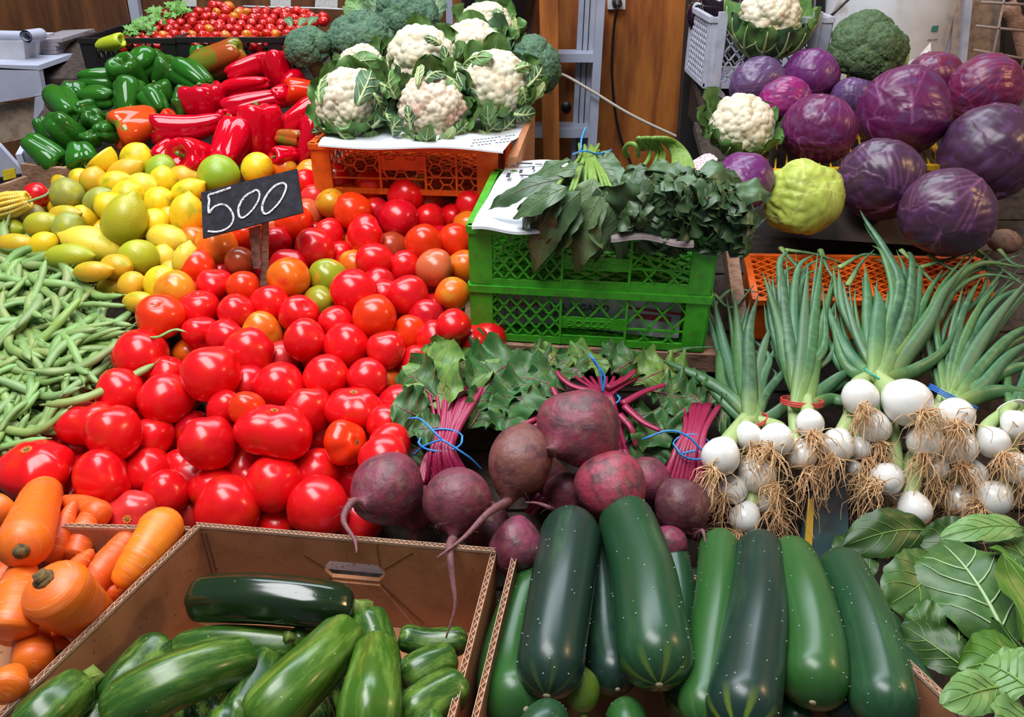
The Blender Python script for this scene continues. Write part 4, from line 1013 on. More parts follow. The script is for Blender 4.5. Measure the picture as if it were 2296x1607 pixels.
for row in '''850,190,116,102,y,30,.4 1055,220,106,92,y,20,.3 1250,150,106,80,y,25,.2 1250,302,104,126,y,80,.3 828,345,132,160,g,62,.2 660,210,75,62,w,35,.3 555,245,55,60,w,70,.3 650,300,92,78,y,10,.3 1030,360,92,100,y,-40,.6
1130,330,55,62,b,60,.3 430,300,88,45,b,0,.3 455,392,106,96,w,40,.3 275,372,106,86,g,10,.3 205,310,92,80,e,10,.3 380,250,45,42,y,60,.5 290,508,98,84,y,40,.3 100,500,116,72,b,0,.2 465,582,152,84,g,3,.05 625,505,172,112,l,160,.15
1120,468,132,98,l,-10,.3 930,590,124,117,g,-70,.35 780,650,76,62,b,0,.4 615,680,156,66,b,5,.1 1098,590,58,62,l,80,.3 1235,600,78,98,l,70,.2 1085,770,112,122,y,60,.3 880,775,96,84,b,30,.3 930,885,78,52,b,0,.3 735,790,84,62,b,0,.3
70,398,64,52,g,0,.3 560,320,62,62,y,40,.4 740,250,70,70,y,10,.4 1000,130,60,50,l,0,.4 545,60,50,50,y,30,.4 1390,120,80,70,l,10,.4 1160,690,60,60,b,10,.5 350,190,40,40,g,10,.5'''.split():
    a = row.split(','); LEM.append([*zz(Z4, *map(float, a[:4])), a[4], float(a[5]), float(a[6])])
for l in LEM:
    if (l[2] + l[3]) / 2 < 24: l[2] *= 1.35; l[3] *= 1.35
LR = [[l[0], l[1], (l[2] + l[3]) / 2, '', 'deep' if (l[2] + l[3]) / 2 < 29 else ''] for l in LEM]
DL = settle(LR, lambda y: D(y) - .012, tight=.88)
landL = [('the cut lemon half', 232, 350), ('the price board', 452, 500), ('the lone red tomato', 82, 440), ('the maize cob', 25, 470), ('the top of the bean heap', 50, 575), ('the bean tips at the right', 250, 650), ('the front red pepper', 430, 350),
         ('the green pepper tray', 190, 400), ('the lowest yellow-orange tomato', 395, 650), ('the yellow lemon half peel', 300, 380), ('the centre of the lemon heap', 270, 480)]
by = {}
for i, l in enumerate(LEM): by.setdefault(l[4], []).append(i)
LL = {}
for c, idx in by.items():
    for i, l in zip(idx, rank_labels([LEM[i] for i in idx], landL, LN[c] + ' lemon, %s')): LL[i] = l
LL[8] = 'round green citrus fruit above the price board, in front of red peppers'
for i, (px, py, rx, ry, c, ang, tow) in enumerate(LEM):
    d = DL[i]; long = max(rx, ry); short = min(rx, ry); a = math.radians(ang)
    ax = cv(math.cos(a), math.sin(a), tow)
    ratio = long / short
    me = LM[3] if ratio < 1.06 else LM[2] if ratio < 1.16 else LM[i % 2]
    s = short * d / F * 1.07
    put('lemon', me, at(px, py, d), frame(ax, (rng.uniform(-1, 1), 0, 1)), (s, s, s * min(1.5, max(.95, ratio / 1.15))), LL[i], 'lemon', 'lemons in the heap', hsv_jit(LC[c], .07))
# lemons lower down in the heap
lheap = [(60, 440), (220, 380), (420, 400), (470, 500), (400, 680), (280, 680), (150, 560), (20, 560)]
k = 0; gy = 410
while gy < 690:
    gx = 10 + (k % 2) * 34
    while gx < 480:
        if inside((gx, gy), lheap):
            d = D(gy) + .075
            put('lemon', LM[k % 3], at(gx, gy, d), frame(cv(rng.uniform(-1, 1), rng.uniform(-1, 1), .2)), 31 * d / F, 'shaded yellow lemon in the lower layer of the lemon heap', 'lemon', 'lower layer of the lemon heap', hsv_jit(LC['y'], .1))
        gx += 70
    gy += 56; k += 1
# cut lemon half and peel
M_PITH = mat('lemon_flesh', (.80, .66, .25), .5, (.85, .78, .5), 12)
cl = put('lemon_half', LM[0], at(240, 350, 1.63), frame(cv(-.62, .5, -.1)), (33 * 1.63 / F,) * 3, 'cut lemon half with its pale flat face showing', 'lemon', None, LC['y'])
bpy.data.objects.remove(cl)
def half(px, py, r, d, nrm, label):
    V, f = icos(4); V = V.copy(); V = np.where(V[:, 2:3] > 0, V * [1, 1, .02], V * [1, 1, 1.15])
    me = raw_mesh('lemon_half', V, f, M_LEM); R_ = r * d / F
    o = put('lemon_half', me, at(px, py, d), frame(nrm), R_, label, 'lemon', None, LC['y'])
    put('cut_face', MB().lathe([(.001, .03), (.5, .032), (.93, .03), (.96, .02)], 24).mesh('cut_face', M_PITH), (0, 0, 0), np.eye(3), 1, parent=o)
half(222, 352, 36, 1.60, cv(-.55, .62, .28), 'cut lemon half with pale flat face on top of the lemons')
# light green pepper, bell peppers
def pepper_mesh(name, n, amp, taper, seed, m, long=1.0, bend=.0):
    rg_ = np.random.default_rng(seed)
    prof = [(.02, .70), (.16, .69), (.30, .80), (.5, .95), (.72, 1.0), (.90, .92), (1.0, .70), (1.03, .40), (1.01, .05), (.95, -.32), (.86, -.65), (.72, -.90), (.52, -1.03), (.30, -1.03), (.14, -.96), (.02, -.92)]
    ph = rg_.uniform(0, 6.28, n + 2); wts = rg_.uniform(.75, 1.15, n)
    def mod(t, a):
        q = np.abs(np.cos(n * a / 2 + ph[0])) ** .8
        g = amp * (.55 + .6 * abs(t - .45) * 2)
        idx = ((a + 2 * ph[0] / n + PI / n) / (2 * PI / n)).astype(int) % n
        return (1 - g + g * q) * (1 - taper * max(0, t - .35)) * (.94 + .08 * wts[idx] * q)
    mb = MB().lathe(prof, 48, mod); V = mb.verts()
    V[:, 2] *= long; th = np.arctan2(V[:, 1], V[:, 0])
    V[:, 2] += .10 * np.abs(np.cos(n * th / 2 + ph[0])) * np.where(V[:, 2] > 0, 1, -.9) * np.clip(np.hypot(V[:, 0], V[:, 1]) * 2, 0, 1) * (np.abs(V[:, 2]) > .55 * long)
    V[:, 0] += bend * V[:, 2] ** 2
    for q in rg_.normal(0, 1, (3, 3)): V *= (1 + .045 * np.sin(2.9 * (V @ unit(q)) + rg_.uniform(0, 6)))[:, None]
    me = MB().add(V, mb.f).mesh(name, m)
    return me
M_PEP = mat('pepper_skin', k=1.0, rough=.13, objcol=True, coat=.5, second=(.0, .0, .0), nscale=1.5, nlo=.75, nhi=1.2, spec=.5)
def two_tone(name, c2, lo, hi, sc=.9):
    return mat(name, k=1.0, rough=.085, objcol=True, coat=.0, spec=.42, second=c2, nscale=sc, nlo=lo, nhi=hi, detail=1.5)
M_PEP = two_tone('pepper_skin_plain', (.30, .004, .01), .62, .95)
M_PEPG = two_tone('pepper_skin_green', (.02, .09, .008), .45, .8)
M_PEPT = two_tone('pepper_skin_turning', (.14, .16, .012), .44, .60)
M_PEPO = two_tone('pepper_skin_orange', (.16, .17, .015), .58, .66)
PR = [pepper_mesh('bell_pepper', 3, .15, .22, 1, M_PEP), pepper_mesh('bell_pepper', 4, .13, .25, 2, M_PEP), pepper_mesh('bell_pepper', 3, .12, .45, 3, M_PEP, 1.35, .05), pepper_mesh('bell_pepper', 3, .10, .5, 4, M_PEP, 1.75, .10)]
PG = [pepper_mesh('bell_pepper', 3, .26, .15, 5, M_PEPG), pepper_mesh('bell_pepper', 4, .24, .2, 6, M_PEPG), pepper_mesh('bell_pepper', 3, .22, .3, 7, M_PEPG, 1.2)]
PT = pepper_mesh('bell_pepper', 3, .20, .25, 8, M_PEPT, 1.15); PO = pepper_mesh('bell_pepper', 4, .18, .3, 9, M_PEPO, 1.05)
M_CALYX = mat('calyx_green', (.10, .22, .03), .5, (.16, .28, .06), 8, k=1.0)
cal = star(.16, .34, 5, .70, .05); cal.add(cal.verts() * [1, 1, 1] + [0, 0, -.02], [tuple(reversed(q)) for q in cal.f])
CALYX = cal.mesh('calyx', M_CALYX)
STEM = MB().tube(bez((0, 0, .68), (0, 0, 1.0), (.14, .05, 1.2), n=9), [.13, .10, .085, .08, .08, .085, .09, .10, .105], 10).mesh('stem', M_CALYX)
GREEN = (.020, .120, .010); RED = (.54, .0, .012); REDO = (.70, .03, .006)
PEP = []    # zoom x, y, rx, ry, mesh set, stem direction (right, up, toward), name
for a in '''960,420,108,92,g,.2,.7,-.5|655,530,118,80,g,.9,.1,-.3|875,510,125,92,g,-.1,.45,.88|1120,495,100,92,g,.5,.55,.4|1285,520,138,105,g,-.7,.5,-.2|430,705,150,112,g,-.6,.5,-.5|490,615,80,58,g,-.3,.7,-.5|655,655,112,88,g,-.9,.1,-.2
860,665,112,118,g,-.1,.95,-.2|1065,628,98,75,g,-.3,.8,.4|1035,690,82,92,g,-.5,.7,-.2|640,815,95,92,g,-.3,-.1,-.9|440,890,120,118,g,.3,-.5,-.8|292,865,62,82,g,.2,-.8,-.5|290,1018,115,100,g,.75,-.55,-.1|550,1040,102,92,g,.35,-.85,.3
715,880,76,85,g,.2,.3,-.9|1205,720,52,52,g,0,.6,.3|1195,630,42,66,g,.1,.8,-.3|610,930,66,52,g,0,.5,.5|800,790,70,70,g,.3,.3,-.9|560,720,60,60,g,.4,.4,-.8|770,480,70,70,g,0,.7,-.6|1030,400,60,60,g,.2,.7,-.7|1310,360,48,55,g,.1,.95,-.1'''.replace('\n', '|').split('|'):
    q = a.split(','); PEP.append([*zz(Z1, *map(float, q[:4])), q[4], tuple(map(float, q[5:8]))])
for a in '''1455,395,170,118,t,-.9,-.25,-.3|900,842,160,152,o,-.55,-.5,.66|1660,462,132,85,r,.8,.4,-.3|1855,478,112,112,R,-.15,.95,.3|1640,570,142,68,l,-.95,-.1,-.2|1462,600,46,46,r,-.3,.3,.5|1365,690,140,108,r,-.1,.85,.4|1680,690,182,78,l,-.9,-.3,.1
1880,645,80,70,r,.4,.3,-.7|2030,622,122,102,O,-.8,-.1,.55|1250,862,215,112,L,-.92,-.15,.2|1290,1045,150,122,R,-.3,-.2,.92|1540,965,132,172,r,.1,.8,-.5|1728,885,142,160,R,.05,.95,.25|2010,790,165,100,l,.8,.5,-.2|1930,920,85,62,t,.8,-.2,.2
2075,965,105,165,L,.25,.93,.1|1900,1035,82,68,r,-.5,-.2,.5|1110,1015,72,75,r,-.4,-.7,.3|1120,790,62,42,O,.5,.5,.2|1480,800,60,60,r,.5,.3,.3|1950,540,70,70,r,.3,.6,-.5|1450,1090,80,70,r,.2,.4,-.8|1760,780,90,80,r,.2,.4,-.8|2150,640,60,90,r,.3,.6,-.5'''.replace('\n', '|').split('|'):
    q = a.split(','); PEP.append([*zz(Z1, *map(float, q[:4])), q[4], tuple(map(float, q[5:8]))])
DP = settle([[p[0], p[1], (p[2] + p[3]) / 2 * .92] for p in PEP], lambda y: D(y) - .01, tight=.85)
landG = [('the black crates', 330, 118), ('the corner desk leg', 100, 270), ('the wooden tray', 90, 375), ('the orange-red pepper', 300, 290), ('the cut lemon half', 210, 345), ('the brown-green pepper', 460, 140), ('the long front red pepper', 400, 240), ('the middle of the green peppers', 230, 200)]
landR = [('the nearest broccoli', 650, 130), ('the leftmost cauliflower', 735, 260), ('the orange crate corner', 712, 340), ('the round green citrus', 490, 380), ('the orange-red pepper', 330, 290), ('the brown-green pepper', 500, 160), ('the lemons', 400, 380), ('the upright red pepper stem', 580, 245)]
gi = [i for i, p in enumerate(PEP) if p[4] == 'g']; ri = [i for i, p in enumerate(PEP) if p[4] in 'rRlLO']
PL = {}
for idx, lm_, nm in ((gi, landG, 'glossy green bell pepper, %s'), (ri, landR, 'shiny red pepper, %s')):
    for i, l in zip(idx, rank_labels([PEP[i] for i in idx], lm_, nm)): PL[i] = l
PL[25] = 'brown and green turning pepper lying on the black crate rim'; PL[26] = 'orange-red pepper with green shoulder between green and red peppers'; PL[40] = 'brownish pepper wedged between the front red peppers'
for i, (px, py, rx, ry, c, ax) in enumerate(PEP):
    d = DP[i]; A_ = cv(*ax); img = math.hypot(ax[0], ax[1]) / math.sqrt(sum(v * v for v in ax))
    me, col, lg = {'g': (PG[i % 3], GREEN, 1.1), 't': (PT, (.36, .075, .012), 1.15), 'o': (PO, (.66, .07, .008), 1.05), 'r': (PR[i % 2], RED, 1.0), 'R': (PR[(i + 1) % 2], RED, 1.0), 'O': (PR[0], REDO, 1.0), 'l': (PR[2], RED, 1.35), 'L': (PR[3], RED, 1.75)}[c]
    horiz = abs(ax[0]) > abs(ax[1])
    la, sh_ = (rx, ry) if horiz else (ry, rx)
    if img < .6: la = sh_ = (rx + ry) / 2
    s = sh_ * d / F; sl = la * d / F / lg if img > .6 else s
    o = put('bell_pepper', me, at(px, py, d), frame(A_, (rng.uniform(-1, 1), rng.uniform(-1, 1), .5)), (s, s, sl), PL[i], 'pepper', 'green peppers' if c == 'g' else 'red and turning peppers', hsv_jit(col, .12))
    put('calyx', CALYX, (0, 0, .0 if lg < 1.1 else .70 * (lg - 1)), np.eye(3), 1, parent=o)
    put('stem', STEM, (0, 0, .0 if lg < 1.1 else .70 * (lg - 1)), frame((0, 0, 1), (rng.uniform(-1, 1), rng.uniform(-1, 1), 0)), 1, parent=o)
# pale green long pepper on the crate rim, its cut end hollow
pm = pepper_mesh('pale_pepper', 3, .14, .35, 21, M_LEM, 1.5)
d_ = 1.93; s = 26 * d_ / F / 1.45
o = put('pale_pepper', pm, at(246, 97, d_), frame(cv(.95, .1, .3)), (s, s, s * 1.25), 'pale yellow-green pepper with hollow cut end on the black crate', 'pepper', None, (.42, .52, .02))
put('cut_end', MB().tube([(math.cos(t) * .62, math.sin(t) * .62, 1.05) for t in np.linspace(0, 2 * PI, 17)], .12, 8).mesh('cut_end', mat('pale_pith', (.62, .68, .25), .5)), (0, 0, .25), np.eye(3), 1, parent=o)
put('hollow', MB().lathe([(.001, 1.02), (.55, 1.02), (.56, 1.0)], 16).mesh('hollow', mat('pepper_hollow', (.20, .25, .02), .7)), (0, 0, .27), np.eye(3), 1, parent=o)
# cherry tomatoes
M_CH = mat('cherry_skin', k=1.0, rough=.16, objcol=True, coat=.4)
CH = tomato_mesh('cherry_tomato', 4, .01, .98, 31, M_CH)
cp = [(272, 108), (330, 60), (415, 36), (470, 12), (515, 8), (525, 22), (700, 26), (735, 40), (700, 60), (640, 108)]
n = 0
pts = []
for layer in (0, 1):
    gy = 14; row = 0
    while gy < 112:
        gx = 262 + (row % 2) * 11 + layer * 6
        while gx < 745:
            if inside((gx, gy), cp): pts.append((gx + rng.uniform(-4, 4), gy + rng.uniform(-3, 3), layer))
            gx += 22 + (gy - 40) * .03
        gy += 13.0; row += 1
pts += [(480, 14, 0), (503, 17, 0), (372, 30, 0), (395, 32, 0), (725, 48, 0), (695, 36, 0)]
landC = [('the pale green pepper', 246, 97), ('the coriander', 360, 40), ('the round broccoli', 680, 70), ('the far corner of the black crate', 730, 40), ('the brown-green pepper', 460, 110), ('the topmost cherry tomatoes', 490, 12)]
och = {i for i in range(298) if rng.random() < .09}
ochl = dict(zip(sorted(och), rank_labels([pts[i] for i in sorted(och) if i < len(pts)], landC, 'orange cherry tomato among red ones, %s')))
for i, (x, y, ly) in enumerate(pts[:298]):
    d = D(y) + .01 + .028 * ly + rng.uniform(-.012, .006); r = 10.8 * rng.uniform(.88, 1.15)
    c = (.50, .012, .010) if i not in och else (.62, .16, .01)
    put('cherry_tomato', CH, at(x, y, d), frame(cv(rng.uniform(-1, 1), rng.uniform(-1, 1), rng.uniform(-1, 1))), r * d / F, ochl.get(i, 'small glossy red cherry tomato heaped in the black crates'), 'cherry tomato', 'cherry tomatoes', hsv_jit(c, .15))
# ------------------------------------------------------------------ price board
sd = 1.36
def sb(px, py, k=0.0): return at(px, py, sd - (px - 560) * .00012 - (py - 470) * .0002 - k)
sg = thing('price_board', 'small blackboard price sign chalked 500 on a wooden stake', 'sign', at(580, 640, 1.40))
Q = [(455, 534), (679, 476), (665, 378), (451, 431)]
f_ = [sb(*q) for q in Q]; M_CHALKB = mat('blackboard', (.022, .021, .028), .9, (.035, .034, .042), 9, spec=.15)
part('board', MB().hexa([p - BK * .006 for p in f_] + f_), M_CHALKB, sg, False)
M_CHALK = mat('chalk', (.72, .72, .76), .95, (.16, .16, .19), 45, nlo=.50, nhi=.62)
def stroke(pts, w=.0044):
    mb = MB(); P = through([sb(*p, .0018) for p in pts], 40)
    mb.tube(P, w / 2, 6, flat=.25, nrm=BK); return mb
def z5(p): return zz(Z5, *p)
five_a = [(350, 240), (300, 258), (240, 278), (203, 290), (205, 330), (200, 375), (205, 412)]
five_b = [(205, 412), (235, 372), (285, 352), (330, 368), (362, 415), (365, 455), (345, 495), (305, 522), (250, 535), (195, 530)]
o1_ = [(500, 265), (450, 295), (410, 350), (400, 405), (415, 440), (450, 430), (500, 380), (535, 320), (540, 275), (520, 257), (495, 268)]
o2_ = [(700, 208), (650, 225), (600, 275), (565, 340), (560, 390), (580, 415), (620, 395), (675, 335), (710, 270), (718, 225), (695, 208)]
for nm, s_ in (('numeral_five', five_a), ('numeral_five', five_b), ('numeral_zero', o1_), ('numeral_zero', o2_)):
    part(nm, stroke([z5(p) for p in s_]), M_CHALK, sg)
sk = [at(570, 505, 1.385), at(600, 500, 1.385), at(601, 600, 1.395), at(592, 640, 1.40), at(583, 640, 1.40)]
part('stake', MB().hexa([at(583, 652, 1.425), at(602, 652, 1.425), at(602, 652, 1.44), at(583, 652, 1.44), at(586, 500, 1.375), at(603, 496, 1.375), at(603, 496, 1.39), at(586, 500, 1.39)]), M_WOOD, sg, False)
part('stake_splint', MB().hexa([at(568, 602, 1.40), at(583, 602, 1.40), at(583, 602, 1.415), at(568, 602, 1.415), at(557, 512, 1.372), at(585, 504, 1.372), at(585, 504, 1.388), at(557, 512, 1.388)]), M_WOOD2, sg, False)
part('nail', MB().tube([sb(560, 496, .001), sb(560, 496, -.004)], .0022, 8).tube([sb(554, 411, .001), sb(554, 411, -.004)], .0022, 8), M_DARK, sg)
# ------------------------------------------------------------------ long produce: cucumbers, courgettes, carrots, beans
def rounded(n, p=2.6, a=1.0, b=1.0):
    t = np.linspace(0, 1, n) ; x = 2 * t - 1
    r = (1 - np.abs(x) ** p) ** (1 / 2.2)
    return r * (a + (b - a) * t)
def px_path(pts, n=30, lift=0.0):
    """pts: (px, py, depth offset to the display plane)"""
    return through([at(x, y, D(y) + k - lift) for x, y, k in pts], n)
M_CUC = stripe_mat('cucumber_skin', (.02, .08, .02), (.05, .125, .045), (.42, .50, .42), rough=.33, bands=2, tip=(.20, .30, .02), slo=.50, shi=.8, coat=.05, bumpv=.5, speck_min=.8)
M_ZUC = stripe_mat('courgette_skin', (.03, .10, .01), (.14, .245, .035), (.28, .36, .12), rough=.28, bands=5.5, slo=.47, shi=.66, coat=.1, wob=3.2)
M_ZUCD = stripe_mat('courgette_skin_dark', (.01, .03, .008), (.03, .075, .015), (.08, .12, .05), rough=.18, bands=4, slo=.54, shi=.7, coat=.3, wob=.8)
M_ZSTEM = mat('courgette_stem', (.20, .29, .05), .6, (.10, .16, .02), 12)
M_DRY = mat('dry_scar', (.40, .20, .06), .85, (.2, .09, .03), 30)
CUCG = (.014, .058, .022); CUCD = (.012, .034, .024); CUCL = (.026, .10, .02)
def cucumber(pts, r, label, col, taper=(1, 1), p=3.4, wart=True, seed=0):
    """first point is the blossom end"""
    P = px_path(pts, 40); n = len(P)
    L = np.concatenate([[0], np.cumsum(np.linalg.norm(np.diff(P, axis=0), axis=1))]); t = L / L[-1]
    # resample with dense ends
    u = .5 - .5 * np.cos(np.linspace(0, PI, 34)); P = np.stack([np.interp(u, t, P[:, k]) for k in range(3)], 1)
    rm = r * D(pts[len(pts) // 2][1]) / F
    cap = rm * .95 / L[-1]
    sh = np.clip(np.minimum(u / cap, (1 - u) / cap), 0, 1); rad = rm * np.sqrt(np.clip(1 - (1 - sh) ** 2.2, .004, 1)) * (taper[0] + (taper[1] - taper[0]) * u)
    mb = MB().tube(P, rad, 32, lobes=3, lamp=.025); V = mb.verts()
    org = V.mean(0)
    o = link('cucumber', mb.mesh('cucumber', M_CUC, True, org, uv=True)); o.location = org; o.color = (*col, 1); ORG[o.name] = org
    tag(o, label, 'cucumber', 'cucumbers in the box')
    rg_ = np.random.default_rng(seed + 100)
    if wart:
        w = MB(); Vn, fn = icos(1)
        T = np.gradient(P, axis=0)
        for k in range(46):
            i = rg_.integers(4, 30); a = rg_.uniform(0, 2 * PI); q = V[(i * 32 + int(a / (2 * PI) * 32)) % len(V)]; nn = unit(q - P[i])
            w.add(Vn * rm * .02 + q + nn * rm * .006, fn)
        part('spines', w, mat('spine_white', (.42, .50, .46), .4), o, kind='stuff')
    e = P[0]; ax = unit(P[0] - P[2])
    part('blossom_scar', MB().tube([e - ax * .002, e + ax * .0012], [rm * .13, rm * .08], 10), mat('scar_pale', (.40, .34, .2), .8), o)
    return o
CUKES = [
    ([(1180, 1590, .0), (1135, 1520, .02), (1165, 1380, .025), (1215, 1275, .02)], 66, 'green-flanked cucumber leaning on the left cardboard rim', CUCL, (1, .85)),
    ([(1226, 1560, -.03), (1240, 1440, -.045), (1262, 1300, -.045), (1285, 1165, -.02)], 76, 'dark scuffed cucumber with white flecks, second from the left rim', CUCD, (.85, .95)),
    ([(1385, 1545, .01), (1358, 1440, .015), (1350, 1320, .02), (1340, 1220, .03)], 52, 'narrow dark cucumber lying deeper between two thick ones', CUCD, (1, .8)),
    ([(1478, 1535, -.05), (1460, 1400, -.06), (1440, 1270, -.05), (1395, 1138, -.02)], 72, 'thick curved warty cucumber topmost under the beets', CUCG, (1, .92)),
    ([(1555, 1607, .03), (1525, 1480, .03), (1520, 1340, .03), (1500, 1210, .03)], 48, 'hidden cucumber behind the thick curved one', CUCG, (1, .9)),
    ([(1570, 1625, -.02), (1590, 1480, -.03), (1608, 1340, -.025), (1615, 1205, .0)], 52, 'slim glossy cucumber under the lowest white onion', CUCL, (.9, .95)),
    ([(1655, 1640, -.045), (1680, 1500, -.055), (1700, 1360, -.05), (1705, 1212, -.015)], 70, 'long slate-green cucumber in the middle with grey sheen', CUCD, (1, .82)),
    ([(1822, 1575, -.03), (1825, 1450, -.04), (1800, 1330, -.035), (1765, 1232, .0)], 67, 'bright green cucumber with yellow streaked tip', CUCL, (.98, .9)),
    ([(1990, 1625, -.03), (1970, 1500, -.04), (1930, 1370, -.03), (1875, 1252, .0)], 64, 'cucumber along the right beside the leafy chard', CUCG, (1, .9)),
    ([(2080, 1625, .03), (2040, 1540, .03), (1990, 1440, .035), (1950, 1350, .04)], 55, 'lower cucumber against the right cardboard wall', CUCG, (1, .9)),
    ([(1905, 1620, .035), (1890, 1530, .035), (1880, 1420, .04), (1870, 1330, .045)], 44, 'dark cucumber in the gap left of the rightmost one', CUCD, (1, .9)),
    ([(1545, 1500, .06), (1545, 1420, .06), (1550, 1350, .06), (1555, 1280, .06)], 40, 'grey-green cucumber sunk between the middle pair', CUCD, (1, .9)),
    ([(1185, 1680, -.03), (1200, 1650, -.03), (1220, 1630, -.03), (1240, 1600, -.02)], 52, 'rounded cucumber end at the bottom edge by the cardboard rim', CUCG, (1, 1)),
    ([(1400, 1575, .02), (1405, 1610, .02), (1410, 1640, .02), (1415, 1690, .02)], 48, 'striped cucumber tip poking up at the bottom edge', CUCL, (1, 1)),
    ([(1800, 1640, .03), (1780, 1600, .03), (1770, 1560, .03), (1765, 1500, .04)], 40, 'hidden cucumber under the yellow-tipped one', CUCG, (1, 1)),
]
for i, (p, r, l, c, tp_) in enumerate(CUKES): cucumber(p, r, l, c, tp_, seed=i)
# small squash end between the cucumbers
gq = at(1305, 1545, .83); 
o = put('squash', lemon_mesh('squash', .30, 44, M_ZUC, 1.25), gq, frame(cv(-.05, .95, -.2)), 40 * .83 / F, 'small pear-shaped yellow-green squash between the cucumbers', 'squash', None, (.10, .16, .012))
put('stem', MB().tube([(0, 0, -1.2), (0, 0, -1.5)], [.2, .26], 8).mesh('stem', M_ZSTEM), (0, 0, 0), np.eye(3), 1, parent=o)

def courgette(pts, r, label, col, m=M_ZUC, stem=True, taper=(.9, 1.0), lift=0.0, seed=0, lobes=6, lamp=.035):
    """first point is the stem end"""
    P = px_path(pts, 40, lift)
    L = np.concatenate([[0], np.cumsum(np.linalg.norm(np.diff(P, axis=0), axis=1))]); t = L / L[-1]
    u = .5 - .5 * np.cos(np.linspace(0, PI, 32)); P = np.stack([np.interp(u, t, P[:, k]) for k in range(3)], 1)
    rm = r * D(pts[len(pts) // 2][1]) / F; c0 = rm * .55 / L[-1]; c1 = rm * .9 / L[-1]
    a = np.clip(u / c0, 0, 1); b = np.clip((1 - u) / c1, 0, 1)
    rad = rm * np.sqrt(np.clip(1 - (1 - a) ** 2 * .72, .004, 1)) * np.sqrt(np.clip(1 - (1 - b) ** 2.2, .004, 1)) * (taper[0] + (taper[1] - taper[0]) * u)
    mb = MB().tube(P, rad, 36, lobes=lobes, lamp=lamp); org = mb.verts().mean(0)
    o = link('courgette', mb.mesh('courgette', m, True, org, uv=True)); o.location = org; o.color = (*col, 1); ORG[o.name] = org
    tag(o, label, 'courgette', 'courgettes in the box')
    if stem:
        ax = unit(P[0] - P[3])
        part('stem', MB().tube([P[0] - ax * .004, P[0] + ax * rm * .25, P[0] + ax * rm * .75], [rm * .52, rm * .40, rm * .50], 10, lobes=5, lamp=.12), M_ZSTEM if stem == 1 else M_DRY, o)
    ax = unit(P[-1] - P[-3])
    part('blossom_scar', MB().tube([P[-1] - ax * .003, P[-1] + ax * .0012], [rm * .22, rm * .15], 10), M_DRY, o)
    return o
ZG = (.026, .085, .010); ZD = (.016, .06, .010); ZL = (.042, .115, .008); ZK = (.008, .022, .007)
courgette([(785, 1365, -.005), (700, 1352, -.03), (560, 1340, -.03), (432, 1345, .0)], 56, 'near-black glossy courgette lying along the back of the box', ZK, M_ZUCD, lobes=7, lamp=.03)
courgette([(665, 1450, .02), (560, 1440, .01), (470, 1438, .01), (385, 1455, .02)], 40, 'speckled green courgette just below the black one', ZG, stem=False, taper=(1, .8))
courgette([(655, 1428, .0), (690, 1432, .02), (730, 1438, .04)], 26, 'courgette stub with pale ribbed stem behind the diagonal one', ZG)
courgette([(560, 1475, .0), (460, 1500, -.03), (350, 1545, -.03), (240, 1610, .0)], 68, 'fat pale-streaked courgette in the left half of the box', ZG, stem=False, taper=(.8, 1))
courgette([(600, 1470, .03), (590, 1500, .02), (560, 1560, .02), (520, 1640, .02)], 52, 'bluish sheen courgette tucked under the diagonal one', ZD, stem=2)
courgette([(780, 1415, -.03), (720, 1480, -.055), (640, 1560, -.055), (565, 1640, -.03)], 66, 'large yellow-streaked courgette lying diagonally in front', ZL, stem=False, taper=(.85, 1))
courgette([(815, 1372, .0), (835, 1420, .01), (850, 1480, .02), (855, 1540, .03)], 52, 'short striped courgette standing below the hand hole', ZG, stem=False)
courgette([(845, 1440, -.04), (840, 1510, -.055), (830, 1590, -.05), (825, 1660, -.03)], 72, 'plump mottled courgette pointing at the bottom edge', ZL, stem=False, taper=(.65, 1.05))
courgette([(895, 1425, .02), (960, 1440, .03), (1050, 1435, .03)], 34, 'dark wrinkled courgette along the right back corner', ZD, stem=False)
courgette([(1015, 1475, .01), (960, 1495, .0), (900, 1530, .01)], 46, 'mid-green courgette on the right under the dark wrinkled one', ZG, stem=False)
courgette([(1040, 1530, -.02), (970, 1570, -.02), (900, 1630, -.01)], 56, 'ridged green courgette at the lower right of the box', ZG, stem=False, taper=(.8, 1))
courgette([(370, 1440, .02), (330, 1480, .015), (280, 1540, .01), (240, 1600, .02)], 56, 'dark green courgette with pale bands behind the fat one', ZD, stem=False)
courgette([(180, 1540, -.02), (140, 1570, -.03), (95, 1610, -.03), (50, 1660, -.02)], 60, 'courgette with ribbed stem end in the lower left corner', ZG, stem=1)
courgette([(250, 1590, .02), (210, 1620, .02), (160, 1660, .02)], 48, 'courgette end beside the lower left stem', ZD, stem=False)
courgette([(965, 1600, -.02), (968, 1640, -.02), (970, 1690, -.02)], 30, 'pale courgette stem end at the bottom edge', ZG, stem=1)
courgette([(520, 1600, .02), (500, 1640, .02), (480, 1690, .02)], 52, 'courgette end deep below the diagonal one', ZD, stem=False)
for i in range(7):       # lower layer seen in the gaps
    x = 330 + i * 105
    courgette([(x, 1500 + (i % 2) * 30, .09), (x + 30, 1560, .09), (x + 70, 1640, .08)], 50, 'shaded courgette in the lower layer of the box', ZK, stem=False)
# withered flower on the corner courgette
wf = thing('withered_blossom', 'withered green blossom on the lower left courgette', 'blossom', at(185, 1530, .80))
for k, (a, b) in enumerate((((178, 1538), (222, 1512)), ((175, 1540), (195, 1520)), ((170, 1545), (150, 1525)))):
    leaf(wf, at(*a, .80), at(*b, .79), .012, BK, M_ZSTEM, None, ruf=.2, seed=k, n=9, mm=5, name='petal')

